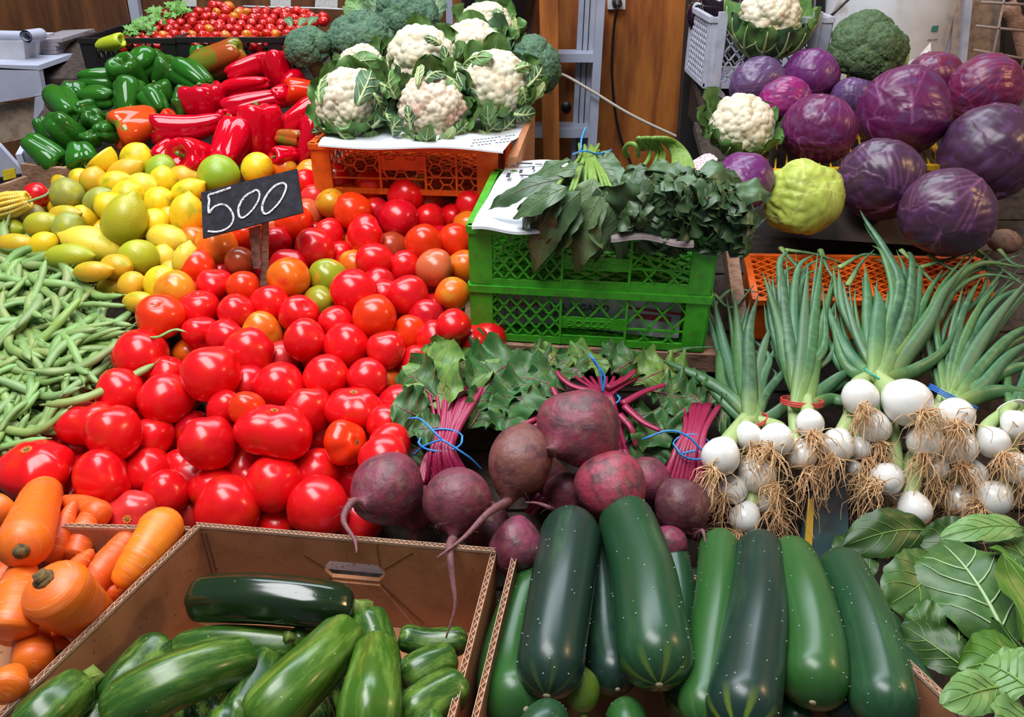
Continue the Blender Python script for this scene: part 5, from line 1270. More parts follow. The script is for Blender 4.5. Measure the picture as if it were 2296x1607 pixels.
# carrots
M_CAR = mat('carrot_skin', k=1.0, rough=.42, objcol=True, second=(.78, .15, .035), nscale=1.0, nlo=.42, nhi=.78, third=(.84, .34, .14), t_scale=2.2, t_lo=.58, t_hi=.84, stretch=(2, 17, 1), coords='UV', bump=.10, bscale=1.2)
M_CROWN = mat('carrot_crown', (.16, .10, .03), .9, (.045, .028, .012), 24)
CO = (.82, .155, .006); CD = (.74, .10, .008)
def carrot(pts, r, label, col=CO, tipr=.12, crown=True, seed=0, k=.55):
    """first point is the crown"""
    P = px_path(pts, 34); n = len(P); t = np.linspace(0, 1, n)
    P = np.stack([np.interp(t ** 1.25, t, P[:, j]) for j in range(3)], 1)
    t = t ** 1.25
    rm = r * D(pts[0][1]) / F; rg_ = np.random.default_rng(seed); cap = min(.45, max(.10, .85 * rm / np.linalg.norm(np.diff(P, axis=0), axis=1).sum()))
    rad = rm * ((1 - t) ** k * (1 - tipr) + tipr) * np.sqrt(np.clip(1 - (1 - np.clip(t / cap, 0, 1)) ** 2 * .96, .01, 1)); rad[-1] = rm * .03; rad[-2] = min(rad[-2], rm * tipr * .9)
    rad *= np.sqrt(np.clip(1 - (1 - np.clip((1 - t) / .10, 0, 1)) ** 2 * .985, .01, 1)); rad *= 1 + rg_.normal(0, .012, n)
    mb = MB().tube(P, rad, 22); org = mb.verts().mean(0)
    o = link('carrot', mb.mesh('carrot', M_CAR, True, org, uv=True)); o.location = org; o.color = (*col, 1); ORG[o.name] = org
    tag(o, label, 'carrot', 'carrots in the box')
    ax = unit(P[0] - P[2])
    if crown:
        part('crown', MB().tube([P[0] - ax * .004, P[0] + ax * .0015, P[0] + ax * rm * .10], [rm * .30, rm * .29, rm * .22], 12, lobes=5, lamp=.06).tube([P[0], P[0] + ax * rm * .22], [rm * .24, rm * .2], 8, lobes=4, lamp=.15), M_CROWN, o)
    rt = MB()
    for q in range(5):
        i = rg_.integers(8, n - 4); v = unit(rg_.normal(0, 1, 3)); s_ = P[i] + unit(np.cross(v, P[i + 1] - P[i])) * rad[i] * .97
        rt.tube(bez(s_, s_ + v * .006, s_ + v * .012 + np.array([0, 0, -.003]), n=5), .00025, 4)
    part('rootlets', rt, mat('rootlet', (.75, .38, .2), .8), o)
    return o
carrot([(48, 1236, -.115), (72, 1170, -.075), (92, 1115, -.02), (108, 1085, .05)], 54, 'thick carrot with dark crown facing out near the ribbed tomato', tipr=.62, seed=1)
carrot([(98, 1298, -.125), (150, 1345, -.07), (195, 1378, -.01), (240, 1410, .06)], 70, 'fat carrot with greenish crown in front of the box wall', tipr=.3, seed=2, k=.4)
carrot([(378, 1158, -.03), (345, 1210, -.04), (300, 1270, -.03), (262, 1320, -.01)], 50, 'smooth bright carrot lying over the corner of the courgette box', (.84, .22, .008), tipr=.25, crown=False, seed=3, k=.5)
carrot([(25, 1125, -.06), (-10, 1150, -.06), (-60, 1190, -.04)], 42, 'carrot end cut by the frame below the ribbed tomato', tipr=.5, crown=False, seed=4)
carrot([(105, 1260, .01), (130, 1210, -.01), (150, 1160, -.02), (172, 1118, -.03)], 34, 'slender carrot pointing up with a thin whiskered tip', CD, tipr=.12, seed=5, crown=False, k=.62)
carrot([(165, 1260, .02), (180, 1220, .01), (193, 1175, .0), (205, 1140, .02)], 36, 'carrot tip standing right of the slender whiskered one', CD, tipr=.4, seed=6, crown=False)
carrot([(110, 1320, .0), (150, 1290, -.03), (185, 1255, -.03), (212, 1230, -.03)], 30, 'small pointed carrot tip above the fat crowned carrot', CD, tipr=.1, seed=7, crown=False, k=.6)
carrot([(185, 1330, .02), (230, 1280, .0), (270, 1230, .0), (310, 1180, .0)], 44, 'reddish carrot running toward the box corner', CD, tipr=.4, seed=8, crown=False)
carrot([(235, 1205, .03), (270, 1200, .03), (320, 1195, .03)], 30, 'carrot lying crosswise behind the reddish one', CD, tipr=.5, seed=9, crown=False)
carrot([(235, 1160, .0), (180, 1135, .01), (120, 1130, .02)], 34, 'carrot lying across under the big smooth tomato', CD, tipr=.4, seed=10, crown=False)
carrot([(15, 1430, -.05), (30, 1380, -.06), (45, 1310, -.06), (52, 1275, -.04)], 58, 'big carrot rising at the frame edge beside the crowned one', CO, tipr=.42, seed=11, crown=False, k=.6)
carrot([(75, 1500, -.02), (72, 1440, -.01), (60, 1400, .01), (50, 1360, .03)], 46, 'rounded carrot shoulder low beside the box wall', CO, tipr=.3, seed=12, crown=False)
carrot([(135, 1465, .0), (115, 1440, .01), (90, 1420, .03)], 30, 'carrot crown peeping from behind the box rim', CO, tipr=.4, seed=13)
carrot([(10, 1560, -.05), (20, 1530, -.05), (38, 1505, -.04)], 50, 'carrot at the bottom of the frame by the box rim', CO, tipr=.25, seed=14, crown=False)
carrot([(250, 1345, .03), (255, 1310, .03), (262, 1270, .03)], 30, 'small carrot wedged between box wall and reddish carrot', CD, tipr=.5, seed=15, crown=False)
carrot([(10, 1230, .03), (40, 1210, .03), (90, 1170, .04)], 44, 'carrot half hidden under the thick crowned one', CD, tipr=.5, seed=16, crown=False)
carrot([(-10, 1330, .02), (20, 1280, .02), (60, 1210, .04)], 44, 'carrot in the shade behind the big rising one', CD, tipr=.5, seed=17, crown=False)
for i in range(6):
    carrot([(20 + i * 45, 1440 - i * 40, .075), (40 + i * 45, 1380 - i * 40, .075), (60 + i * 45, 1300 - i * 30, .08)], 40, 'shaded carrot in the lower layer of the carrot box', CD, tipr=.5, seed=30 + i, crown=False)

# green beans
M_BEAN = mat('bean_skin', k=1.0, rough=.45, objcol=True, second=(.14, .25, .06), nscale=2.0, nlo=.45, nhi=.75)
def bean_mesh(seed):
    rg_ = np.random.default_rng(seed); c = rg_.uniform(-.35, .35); s2 = rg_.uniform(-.18, .18)
    t = np.linspace(-1, 1, 22); P = np.stack([t, c * (t ** 2 - .3) + s2 * np.sin(PI * t), .10 * np.sin(2.5 * t + rg_.uniform(0, 6))], 1)
    r = .098 * np.clip(1 - np.abs(t) ** 5, 0, 1) ** .5 * (1 + .07 * np.sin(t * 16 + rg_.uniform(0, 6))); r[0] = .018; r[-1] = .008; r[1] = max(r[1], .03)
    mb = MB().tube(P, np.maximum(r, .008), 9, flat=.72, nrm=(0, 0, 1))
    e = P[-1]; g = unit(P[-1] - P[-3])
    mb.tube(bez(e, e + g * .06, e + g * .11 + np.array([0, .03, .02]), n=5), [.016, .010, .007, .005, .003], 5)
    s_ = P[0]; g0 = unit(P[0] - P[2])
    mb.tube([s_ - g0 * .01, s_ + g0 * .03, s_ + g0 * .085], [.03, .022, .016], 6)
    return mb.mesh('green_bean', M_BEAN)
BM = [bean_mesh(s) for s in range(10)]
bpoly = [(-40, 575), (30, 555), (120, 580), (200, 640), (285, 680), (300, 760), (262, 830), (225, 900), (140, 965), (20, 1010), (-40, 1025)]
def bean(px, py, ang, L, dep, k, label='slender pale green bean tangled in the bean heap', grp='beans in the heap', w=1.0, tilt=0.0):
    d = D(py) + dep; t1 = RT; t2 = np.array([0, math.cos(.29), math.sin(.29)]); nn = np.cross(t1, t2)
    a = math.radians(ang); x = unit(math.cos(a) * t1 + math.sin(a) * t2 + nn * tilt); y = unit(np.cross(nn, x)); z = np.cross(x, y)
    s = L / 2 * d / F
    put('green_bean', BM[k % 10], at(px, py, d), np.array([x, y, z]).T, (s, s * min(1, .0085 / (.082 * s)) if False else s, s), label, 'green bean', grp, tuple(v * rng.uniform(.85, 1.12) for v in (.24, .37, .11)))
    o = C.objects[-1]
rb = random.Random(5); n = 0
while n < 275:
    x, y = rb.uniform(-40, 300), rb.uniform(555, 1020)
    if not inside((x, y), bpoly): continue
    L = rb.uniform(150, 250)
    a = rb.choice([rb.gauss(20, 30), rb.gauss(-25, 25), rb.gauss(75, 30), rb.uniform(0, 180)]) + rb.choice([0, 180])
    # keep the ends inside the heap
    ex, ey = math.cos(math.radians(a)) * L * .42, -math.sin(math.radians(a)) * L * .38
    if any(not inside((max(x + s_ * ex, -30), min(max(y + s_ * ey, 585), 1000)), bpoly) for s_ in (-1, 1)): continue
    bean(x, y, a, L, .055 - .075 * n / 275.0, n, tilt=rb.uniform(-.12, .12)); n += 1
bean(80, 655, 110, 205, -.035, 3, 'long broad bean standing up at the top of the bean heap', None)
bean(232, 870, 35, 240, -.03, 5, 'long curved bean lying along the tomatoes', None)
bean(200, 640, 150, 200, -.02, 2, 'bean stretched under the brown-flecked lemons', None)
bean(375, 748, 8, 80, -.045, 1, 'stray bean tip lying across the scarred tomatoes', None)
# maize cob
M_KERN = mat('maize_kernel', (.80, .52, .06), .35, (.85, .66, .18), 6)
mz = thing('maize_cob', 'yellow maize cob at the edge beside the lone tomato', 'maize', at(20, 470, 1.49))
a_, b_ = at(-60, 480, 1.49), at(62, 448, 1.50); ax = unit(b_ - a_); Lm = np.linalg.norm(b_ - a_); fr = frame(ax)
part('core', MB().tube([a_, b_], .018, 12), M_KERN, mz)
kn = MB(); Vk, fk = icos(1)
for i in range(26):
    for j in range(14):
        t = i / 25.0; an = j * 2 * PI / 14; rr = .021 * (1 - .35 * max(0, t - .7) / .3)
        kn.add((Vk * [.0048, .0048, .0036]) @ fr.T + a_ + ax * Lm * t + fr[:, 0] * math.cos(an) * rr + fr[:, 1] * math.sin(an) * rr, fk)
part('kernels', kn, M_KERN, mz, kind='stuff')
solo('green_sprig', MB().tube(through([at(-10, 548, 1.44), at(20, 560, 1.43), at(52, 556, 1.43)], 10), .006, 7).tube(through([at(0, 535, 1.45), at(25, 540, 1.44), at(45, 548, 1.44)], 10), .004, 6), mat('sprig', (.18, .30, .08), .6), 'short green stalk ends between maize and beans', 'stalk')
# ------------------------------------------------------------------ beetroot bunches
M_BEET = mat('beet_skin', (.17, .030, .058), .5, (.085, .026, .036), 7, nlo=.4, nhi=.68, third=(.19, .085, .07), t_scale=9, t_lo=.46, t_hi=.86, bump=.5, bscale=14, objcol=True)
M_BROOT = mat('beet_root', (.20, .075, .085), .7, (.12, .05, .05), 40)
M_BSTEM = mat('beet_stalk', (.30, .008, .06), .4, (.38, .08, .13), 18, nlo=.52, nhi=.75, coat=.05, stretch=(6, 6, 1))
M_BLEAF = mat('beet_leaf', (.036, .125, .03), .5, (.085, .20, .04), 9, nlo=.5, nhi=.75)
M_BLEAFL = mat('beet_leaf_pale', (.14, .27, .045), .5, (.08, .19, .04), 9)
M_BVEIN = mat('beet_vein', (.34, .05, .12), .5, (.30, .26, .12), 14)
def beet(parent, px, py, r, dep, tail, seed, sq=1.0, taillen=.09, tailpts=None, col=(.20, .032, .062)):
    """root body hanging under its bunch; tail: direction the root tip points"""
    rg_ = np.random.default_rng(seed); d = D(py) + dep; c = at(px, py, d); R_ = r * d / F
    V, f = icos(4); V = V.copy(); z = V[:, 2]; rho = np.hypot(V[:, 0], V[:, 1])
    W = V * [1, 1, sq]
    W[:, 2] += .30 * np.exp(-(rho / .22) ** 2) * (z > 0)                      # toward the tail
    W[:, :2] *= (1 - .20 * np.clip(z, 0, 1) ** 2)[:, None]
    W[:, 2] -= .10 * np.exp(-(rho / .3) ** 2) * (z < 0)
    for q in rg_.normal(0, 1, (6, 3)): W *= (1 + .028 * np.sin(rg_.uniform(2, 4.5) * (V @ unit(q)) + rg_.uniform(0, 6)))[:, None]
    ax = cv(*tail); W = (W * R_) @ frame(ax).T + c
    o = part('beet', MB().add(W, f), M_BEET, parent); o.color = (*hsv_jit(col, .15), 1)
    s = c + ax * R_ * (sq + .1)
    if tailpts: P = through([s] + [at(x, y, D(y) + k) for x, y, k in tailpts], 24)
    else: P = bez(s, s + ax * taillen * .4, s + ax * taillen * .8 + np.array([rg_.uniform(-.01, .01), 0, -taillen * .4]), n=14)
    t = np.linspace(0, 1, len(P)); tp = MB().tube(P, R_ * .125 * (1 - t) ** 1.2 + .0010, 8)
    for k in range(10):
        i = rg_.integers(0, len(P) // 2); v = unit(rg_.normal(0, 1, 3)); tp.tube(bez(P[i], P[i] + v * .01, P[i] + v * .018 + np.array([0, 0, -.01]), n=5), .0003, 3)
    for k in range(14):                                                        # fine hairs near the root
        a = rg_.uniform(0, 6.28); q = c + frame(ax) @ np.array([math.cos(a) * .5, math.sin(a) * .5, .80 * sq]) * R_; v = unit(rg_.normal(0, 1, 3) + BK)
        tp.tube(bez(q, q + v * .006, q + unit(rg_.normal(0, 1, 3)) * .012, n=5), .00028, 3)
    part('taproot', tp, M_BROOT, o); return o, c, R_, ax
def stalk(parent, pts, r, m=M_BSTEM):
    P = through([at(x, y, D(y) + k) for x, y, k in pts], 16); t = np.linspace(0, 1, len(P))
    return part('stalk', MB().tube(P, r * (1.1 - .45 * t), 8, flat=.75), m, parent)
def bleaf(parent, a, b, w, nrm, seed, m=None, **kw):
    A_ = at(a[0], a[1], D(a[1]) + a[2]); B_ = at(b[0], b[1], D(b[1]) + b[2])
    kw = dict(dict(bulge=.10, cup=.1, ruf=.12, rfreq=3.2, prof=.55, peak=.58, jag=.035, droop=.05), **kw)
    return leaf(parent, A_, B_, w * 1.22 * D(a[1]) / F, cv(*nrm), m or M_BLEAF, M_BVEIN, .0013, 5, n=22, mm=13, seed=seed, **kw)
def knot(parent, px, py, d, rx, ry, m, ends, r=.0016):
    c = at(px, py, d); P = [c + RT * rx * math.cos(t) + UP * ry * math.sin(t) + BK * (.022 - .03 * (1 if math.sin(t) > 0 else 0)) for t in np.linspace(0, 2 * PI, 22)]
    mb = MB().tube(P, r, 6)
    for e in ends: mb.tube(through([at(x, y, d - k) for x, y, k in e], 14), r, 6)
    return part('tie', mb, m, parent)
b1 = thing('beet_bunch', 'bunch of beetroots with upright leaves tied with blue twine beside the tomatoes', 'beet bunch', at(980, 1100, 1.07), 'beet bunches')
beet(b1, 865, 1098, 82, -.045, (-.45, -.25, .85), 1, tailpts=[(790, 1125, -.10), (770, 1165, -.10), (795, 1210, -.10), (800, 1240, -.10)])
beet(b1, 1024, 1130, 76, -.05, (-.05, -.75, .6), 2, sq=1.02, tailpts=[(1008, 1230, -.10), (1015, 1300, -.075), (1020, 1360, -.05), (1000, 1430, -.02)])
beet(b1, 1165, 1035, 77, -.06, (-.25, -.85, .35), 3, sq=1.1, tailpts=[(1095, 1150, -.11), (1040, 1205, -.11), (980, 1250, -.11)], col=(.20, .06, .055))
beet(b1, 935, 1130, 62, .05, (0, -.6, .5), 4)
rs = random.Random(3)
for k in range(22):
    u = rs.uniform(-1, 1); x0 = 985 + u * 42; stalk(b1, [(1005 + u * 58, 1082, .0), (990 + u * 30, 1015, -.03 - .012 * rs.random()), (1000 + u * 26, 970, -.035), (1015 + u * 62 + rs.uniform(-15, 15), 880, -.02), (1015 + u * 95, 830, .0)], .0042 + .0014 * rs.random())
for k in range(9):
    stalk(b1, [(940 + k * 4, 1088 - k * 2, .0), (950 + k * 5, 1035 - k, -.012), (975 + k * 5, 990, -.02)], .0042)
knot(b1, 990, 985, 1.105, .030, .014, M_TWINE, [[(990, 985, .03), (960, 955, .02), (940, 938, .0), (918, 938, -.01)], [(990, 985, .03), (1030, 1010, .03), (1058, 1030, .02), (1082, 1055, .0)], [(990, 985, .03), (950, 1000, .02), (928, 1020, .0)]])
for a, b, w, nr, kw in (((1010, 930, -.02), (960, 765, -.02), 120, (-.3, .2, .9), dict(m='l')), ((1020, 900, -.02), (1035, 775, .0), 130, (.15, .1, .95), dict(m='l')), ((960, 940, -.01), (882, 905, -.05), 105, (-.3, .4, .8), {}),
                    ((985, 900, -.02), (905, 820, .0), 100, (-.4, .3, .8), {}), ((1055, 920, -.01), (1120, 790, .01), 130, (.3, .3, .85), {}), ((1060, 880, .0), (1190, 800, .0), 150, (.1, .5, .8), {}), ((980, 880, .01), (935, 790, .02), 100, (-.3, .2, .9), {}),
                    ((1000, 960, -.03), (925, 960, -.04), 70, (-.2, .5, .8), {}), ((1050, 960, .0), (1090, 870, -.01), 80, (.4, .1, .8), {}), ((1060, 830, .02), (1130, 770, .02), 100, (.2, .5, .8), {}), ((940, 1000, .02), (905, 1040, .03), 70, (-.2, .3, .8), {})):
    bleaf(b1, a, b, w, nr, hash((a, b)) % 1000, M_BLEAFL if kw.get('m') else None)
b2 = thing('beet_bunch', 'bunch of large beetroots with magenta stalks tied high in the middle', 'beet bunch', at(1340, 1080, 1.08), 'beet bunches')
beet(b2, 1302, 962, 92, -.075, (-.65, -.4, .65), 5, taillen=.03, tailpts=[(1225, 1005, -.17)])
beet(b2, 1368, 1092, 84, -.035, (-.2, -.75, -.6), 6, col=(.30, .035, .075))
beet(b2, 1450, 1082, 56, .02, (.5, -.6, -.5), 7)
beet(b2, 1270, 1110, 52, .03, (-.3, -.6, .5), 8, tailpts=[(1235, 1140, -.03), (1205, 1128, -.04), (1178, 1126, -.04)])
beet(b2, 1158, 1228, 64, -.02, (-.15, -.9, .3), 9, taillen=.06)
beet(b2, 1090, 1180, 58, .07, (.2, -.6, -.6), 14, col=(.10, .024, .03))
beet(b2, 1215, 1075, 60, .07, (.2, -.6, -.6), 15, col=(.10, .024, .03))
beet(b2, 1498, 1222, 46, .015, (.2, -.6, -.6), 10)
beet(b2, 1425, 1195, 50, .05, (.2, -.6, -.6), 11)
for k in range(9):
    u = (k - 4) / 4.0; stalk(b2, [(1350 + u * 60, 1010 + abs(u) * 20, .03), (1352 + u * 24, 905, -.02), (1356 + u * 18, 880, -.02), (1360 + u * 70, 845, .0)], .0045)
for pts in ([(1345, 880, -.03), (1290, 868, -.03), (1262, 850, -.03), (1248, 832, -.03)], [(1395, 905, -.03), (1440, 880, -.03), (1490, 862, -.03)], [(1400, 910, -.03), (1440, 945, -.03), (1480, 965, -.03)], [(1360, 870, -.03), (1400, 850, -.02), (1425, 830, -.02)],
            [(1235, 900, -.02), (1205, 935, -.02), (1165, 955, -.02)], [(1245, 905, -.02), (1215, 945, -.02), (1180, 965, -.02)], [(1390, 930, -.02), (1415, 960, -.02), (1425, 1000, .0)], [(1240, 870, -.02), (1250, 890, -.02), (1262, 905, -.02)],
            [(1390, 1010, .0), (1395, 1030, .0), (1398, 1060, .02)], [(1400, 1010, .0), (1408, 1030, .0), (1410, 1060, .02)], [(1210, 1110, .02), (1195, 1130, .02), (1180, 1150, .03)], [(1220, 1118, .02), (1205, 1135, .02), (1190, 1155, .03)]):
    stalk(b2, pts, .0055)
knot(b2, 1350, 890, 1.19, .024, .012, M_TWINE, [[(1352, 880, .03), (1355, 840, .03), (1335, 815, .03), (1322, 792, .02)], [(1352, 880, .03), (1345, 830, .035), (1328, 800, .035)], [(1350, 890, .03), (1300, 882, .02)]])
for a, b, w, nr, kw in (((1270, 880, .0), (1100, 840, .0), 110, (-.2, .5, .8), {}), ((1230, 850, .0), (1130, 930, -.01), 120, (-.4, .2, .85), {}), ((1220, 830, .02), (1260, 785, .02), 90, (0, .6, .8), dict(m=1)), ((1290, 835, .01), (1345, 790, .02), 100, (.1, .7, .7), dict(m=1)),
                    ((1180, 830, .01), (1085, 900, -.005), 110, (-.3, .4, .8), {}), ((1370, 840, .0), (1440, 795, .02), 90, (.2, .6, .8), {}), ((1420, 860, .0), (1510, 820, .02), 110, (.3, .5, .8), dict(m=1)), ((1460, 880, .0), (1560, 900, .0), 110, (.4, .4, .8), {}),
                    ((1420, 920, .01), (1500, 1000, .01), 120, (.3, .2, .9), {}), ((1180, 880, .0), (1130, 970, .0), 90, (-.3, .1, .9), {}), ((1310, 850, .01), (1240, 800, .02), 90, (-.1, .6, .8), {}), ((1380, 830, .02), (1400, 780, .03), 80, (.1, .6, .8), {}),
                    ((1460, 840, .01), (1560, 855, .01), 100, (.2, .6, .7), dict(m=1)), ((1500, 940, .01), (1440, 1020, .02), 90, (.1, .2, .9), {}), ((1120, 900, .02), (1085, 960, .01), 80, (-.3, .2, .9), {}), ((1200, 900, .03), (1160, 980, .03), 90, (-.3, .2, .9), {}), ((1250, 820, .02), (1170, 800, .02), 80, (0, .6, .8), {})):
    bleaf(b2, a, b, w, nr, hash((b, a)) % 1000, M_BLEAFL if kw.get('m') else None, ruf=.16)
b3 = thing('beet_bunch', 'small beetroot bunch with dense wine stalks next to the white onions', 'beet bunch', at(1530, 1150, 1.06), 'beet bunches')
beet(b3, 1528, 1138, 60, -.01, (.35, -.75, .3), 12, sq=1.1, tailpts=[(1575, 1190, -.03), (1582, 1215, -.03)], col=(.11, .026, .034))
beet(b3, 1600, 1130, 50, .05, (.35, -.75, -.3), 13, col=(.11, .026, .034))
for k in range(20):
    u = rs.uniform(-1, 1); stalk(b3, [(1530 + u * 45, 1085, .01), (1545 + u * 32, 1010, -.02), (1560 + u * 25, 960, -.02), (1575 + u * 45, 905, .0)], .0036 + .0012 * rs.random())
knot(b3, 1553, 1000, 1.115, .026, .016, M_TWINE, [[(1575, 1012, .02), (1545, 980, .03), (1500, 965, .03), (1440, 985, .02)], [(1560, 1010, .03), (1530, 1016, .03)]])
for a, b, w, nr in (((1575, 910, .0), (1520, 860, .01), 90, (-.2, .5, .8)), ((1590, 905, .0), (1610, 850, .01), 90, (.2, .5, .8)), ((1560, 930, .01), (1490, 960, .0), 90, (-.2, .3, .9)), ((1600, 930, .01), (1640, 930, .0), 80, (.3, .3, .9)), ((1480, 1000, .03), (1420, 1040, .02), 80, (0, .3, .9))):
    bleaf(b3, a, b, w, nr, int(a[0] + b[1]))

# ------------------------------------------------------------------ spring onion bunches
M_BULB = mat('onion_bulb', (.78, .77, .73), .22, (.66, .66, .58), 5, coat=.25, objcol=False, nlo=.5, nhi=.8, third=(.45, .36, .24), t_scale=30, t_lo=.70, t_hi=.78)
M_ONECK = mat('onion_neck', (.42, .52, .22), .4, (.26, .40, .12), 20, stretch=(8, 8, 1))
M_OLEAF = mat('onion_leaf', (.055, .15, .06), .42, (.09, .20, .09), 9, nlo=.42, nhi=.7, objcol=True, third=(.24, .34, .24), t_scale=34, t_lo=.66, t_hi=.8)
M_OROOT = mat('onion_root', (.76, .50, .27), .8, (.55, .31, .14), 9)
N_, L_, b_n = nodes_of(M_OLEAF); sk_ = b_n.inputs['Base Color'].links[0].from_socket          # leaves pale toward their foot
tc_n = N_.new('ShaderNodeTexCoord'); sx_n = N_.new('ShaderNodeSeparateXYZ'); mr_n = N_.new('ShaderNodeMapRange'); mx_n = N_.new('ShaderNodeMix'); mx_n.data_type = 'RGBA'
mr_n.inputs[1].default_value = .26; mr_n.inputs[2].default_value = -.06; mx_n.inputs[7].default_value = (.26, .38, .10, 1)
L_.new(tc_n.outputs['UV'], sx_n.inputs[0]); L_.new(sx_n.outputs[1], mr_n.inputs[0]); L_.new(mr_n.outputs[0], mx_n.inputs[0]); L_.new(sk_, mx_n.inputs[6]); L_.new(mx_n.outputs[2], b_n.inputs['Base Color'])
Z3 = (1540, 800, 2.976)
def onion(parent, X, Y, rx, ry, rdir, seed, dep=0.0, base=None, nroot=44, rl=.05, neck=None):
    rg_ = np.random.default_rng(seed); px, py, a, b = zz(Z3, X, Y, rx, ry); d = 1.10 + dep + (1000 - py) * .0003; c = at(px, py, d); R_ = (a + b) / 2 * d / F
    ax = cv(*rdir)                                            # where the roots point
    prof = [(.001, -2.0), (.26, -2.0), (.27, -1.6), (.36, -1.25), (.62, -.92), (.86, -.55), (.98, -.15), (1.0, .12), (.93, .45), (.75, .72), (.48, .92), (.22, 1.0), (.12, 1.03), (.001, 1.04)]
    mb = MB().lathe([(r, z) for r, z in prof[3:]], 26); M3 = frame(ax)
    sx = .97
    o = part('bulb', MB().add((mb.verts() * [R_, R_, R_ * sx]) @ M3.T + c, mb.f), M_BULB, parent)
    rt = MB(); e = c + ax * R_ * 1.0
    for k in range(nroot):
        v = unit(ax * .9 + rg_.normal(0, .75, 3)); l = rl * rg_.uniform(.45, 1.15); g = np.array([rg_.uniform(-.3, .3), -.1, -.75])
        q = e + M3 @ np.array([rg_.uniform(-.16, .16), rg_.uniform(-.16, .16), 0]) * R_
        w1 = rg_.normal(0, .0035, 3); w2 = rg_.normal(0, .004, 3)
        P = through([q, q + v * l * .35 + w1, q + v * l * .62 + g * l * .22 + w2, q + v * l * .8 + g * l * .62 - w1, q + v * l * .85 + g * l * 1.0 + w2 * 1.5], 9)
        rt.tube(P, np.linspace(.0009, .0003, len(P)), 4, cap=False)
    part('roots', rt, M_OROOT, o)
    if neck is not None:
        n0 = c - ax * R_ * .85; nb2 = np.asarray(neck)
        P = bez(n0, n0 - ax * R_ * .7, nb2, n=10)
        part('neck', MB().tube(P, np.linspace(R_ * .52, max(.0075, R_ * .30), 10), 12), M_ONECK, parent)
    return c
def oleaf(parent, pts, r, col=None, dbase=0.0):
    P = through([at(x, y, D(y) + k) for x, y, k in pts], 22); t = np.linspace(0, 1, len(P))
    rad = r * np.clip(1.02 - t ** 2.2, .05, 1) * np.where(t < .15, .8 + t * 1.3, 1)
    o = part('leaf', MB().tube(P, rad, 10, flat=.55, nrm=BK), M_OLEAF, parent, uv=True); o.color = (*(col or (.055, .15, .06)), 1)
    return o
def band(parent, px, py, d, rx, ry, m, turns=2, ang=0.0, r=.0012):
    c = at(px, py, d); mb = MB(); ca, sa = math.cos(ang), math.sin(ang)
    for k in range(turns):
        P = []
        for t in np.linspace(0, 2 * PI, 24):
            u, v = rx * math.cos(t), ry * math.sin(t) * .45 + k * .0028
            P.append(c + RT * (u * ca - v * sa) + UP * (u * sa + v * ca) + BK * (rx * .75 * -math.sin(t) * 1.0))
        mb.tube(P, r, 6)
    return part('band', mb, m, parent)
M_RB = mat('red_band', (.62, .05, .05), .5); M_TB = mat('teal_band', (.01, .38, .34), .5); M_BB = mat('blue_band', (.02, .14, .50), .5); M_WB = mat('white_string', (.65, .62, .58), .8)
ONG = [(.05, .15, .055), (.06, .17, .085), (.07, .17, .05), (.05, .12, .06), (.09, .17, .09)]
def bunch(name_label, neckpx, bulbs, tips, bandspec, seed, group='spring onion bunches'):
    nx, ny, nd = neckpx; nk = at(nx, ny, nd)
    t = thing('spring_onion_bunch', name_label, 'spring onions', at(nx, ny + 120, nd), group)
    rg_ = random.Random(seed)
    for k, b in enumerate(bulbs):
        X, Y, rx, ry, rd = b[:5]; dep = b[5] if len(b) > 5 else 0.0
        off = RT * rg_.uniform(-.012, .012) + UP * rg_.uniform(-.004, .01) - BK * .008
        onion(t, X, Y, rx, ry, rd, seed * 50 + k, dep, neck=nk + off)
    for k, pts in enumerate(tips):
        r = pts[0]; P = [(nx + rg_.uniform(-14, 14), ny + 10, nd - D(ny) + rg_.uniform(-.01, .015))] + list(pts[1:])
        oleaf(t, P, r * 1.22, ONG[(k + seed) % 5])
        for j in range(2):                        # companions lying a little behind
            dx = rg_.uniform(-26, 26); dy = rg_.uniform(-10, 45)
            Q_ = [P[0]] + [(x + dx * (i + 1) / len(pts) * 1.6, y + dy * (i + 1) / len(pts), k_ + .014 + .01 * j) for i, (x, y, k_) in enumerate(pts[1:])]
            oleaf(t, Q_, r * rg_.uniform(.6, 1.05), ONG[(k + j + 1) % 5])
    band(t, nx, ny, nd - .004, *bandspec)
    return t
A_ = [(225, 665, 130, 126, (-.5, -.6, .6), -.02), (415, 530, 95, 86, (.1, -.75, .65), -.01), (595, 552, 115, 115, (-.5, -.45, .75), -.02), (470, 785, 135, 112, (.3, -.5, .8), .01), (310, 885, 82, 112, (-.75, -.3, .5), .02), (385, 1075, 95, 112, (-.5, -.8, .2), .03), (525, 955, 88, 88, (.3, -.75, .5), .03)]
w = .0085
bunch('spring onion bunch with red band, leftmost, above the cucumbers', (1690, 945, 1.135), A_,
      [(w, (1640, 830, -.01), (1610, 720, -.005), (1600, 660, .0)), (w * 1.25, (1665, 850, -.03), (1655, 740, -.025), (1645, 650, -.01)), (w * 1.3, (1680, 840, -.035), (1680, 740, -.035), (1700, 660, -.03)), (w, (1700, 840, -.02), (1715, 770, -.02), (1735, 720, -.01)),
       (w, (1640, 890, -.02), (1580, 850, -.02), (1520, 822, -.015), (1480, 805, .0)), (w * .8, (1710, 850, -.02), (1725, 800, -.02), (1690, 760, -.01)), (w, (1625, 880, .0), (1615, 800, .0), (1620, 760, .01)), (w * .8, (1720, 880, -.02), (1760, 830, -.02), (1755, 800, -.01)), (w, (1735, 930, -.02), (1790, 880, -.02), (1800, 840, .0)), (w * .7, (1650, 930, -.01), (1600, 880, -.01), (1560, 840, .0))],
      (.021, .012, M_RB, 2, .35), 1)
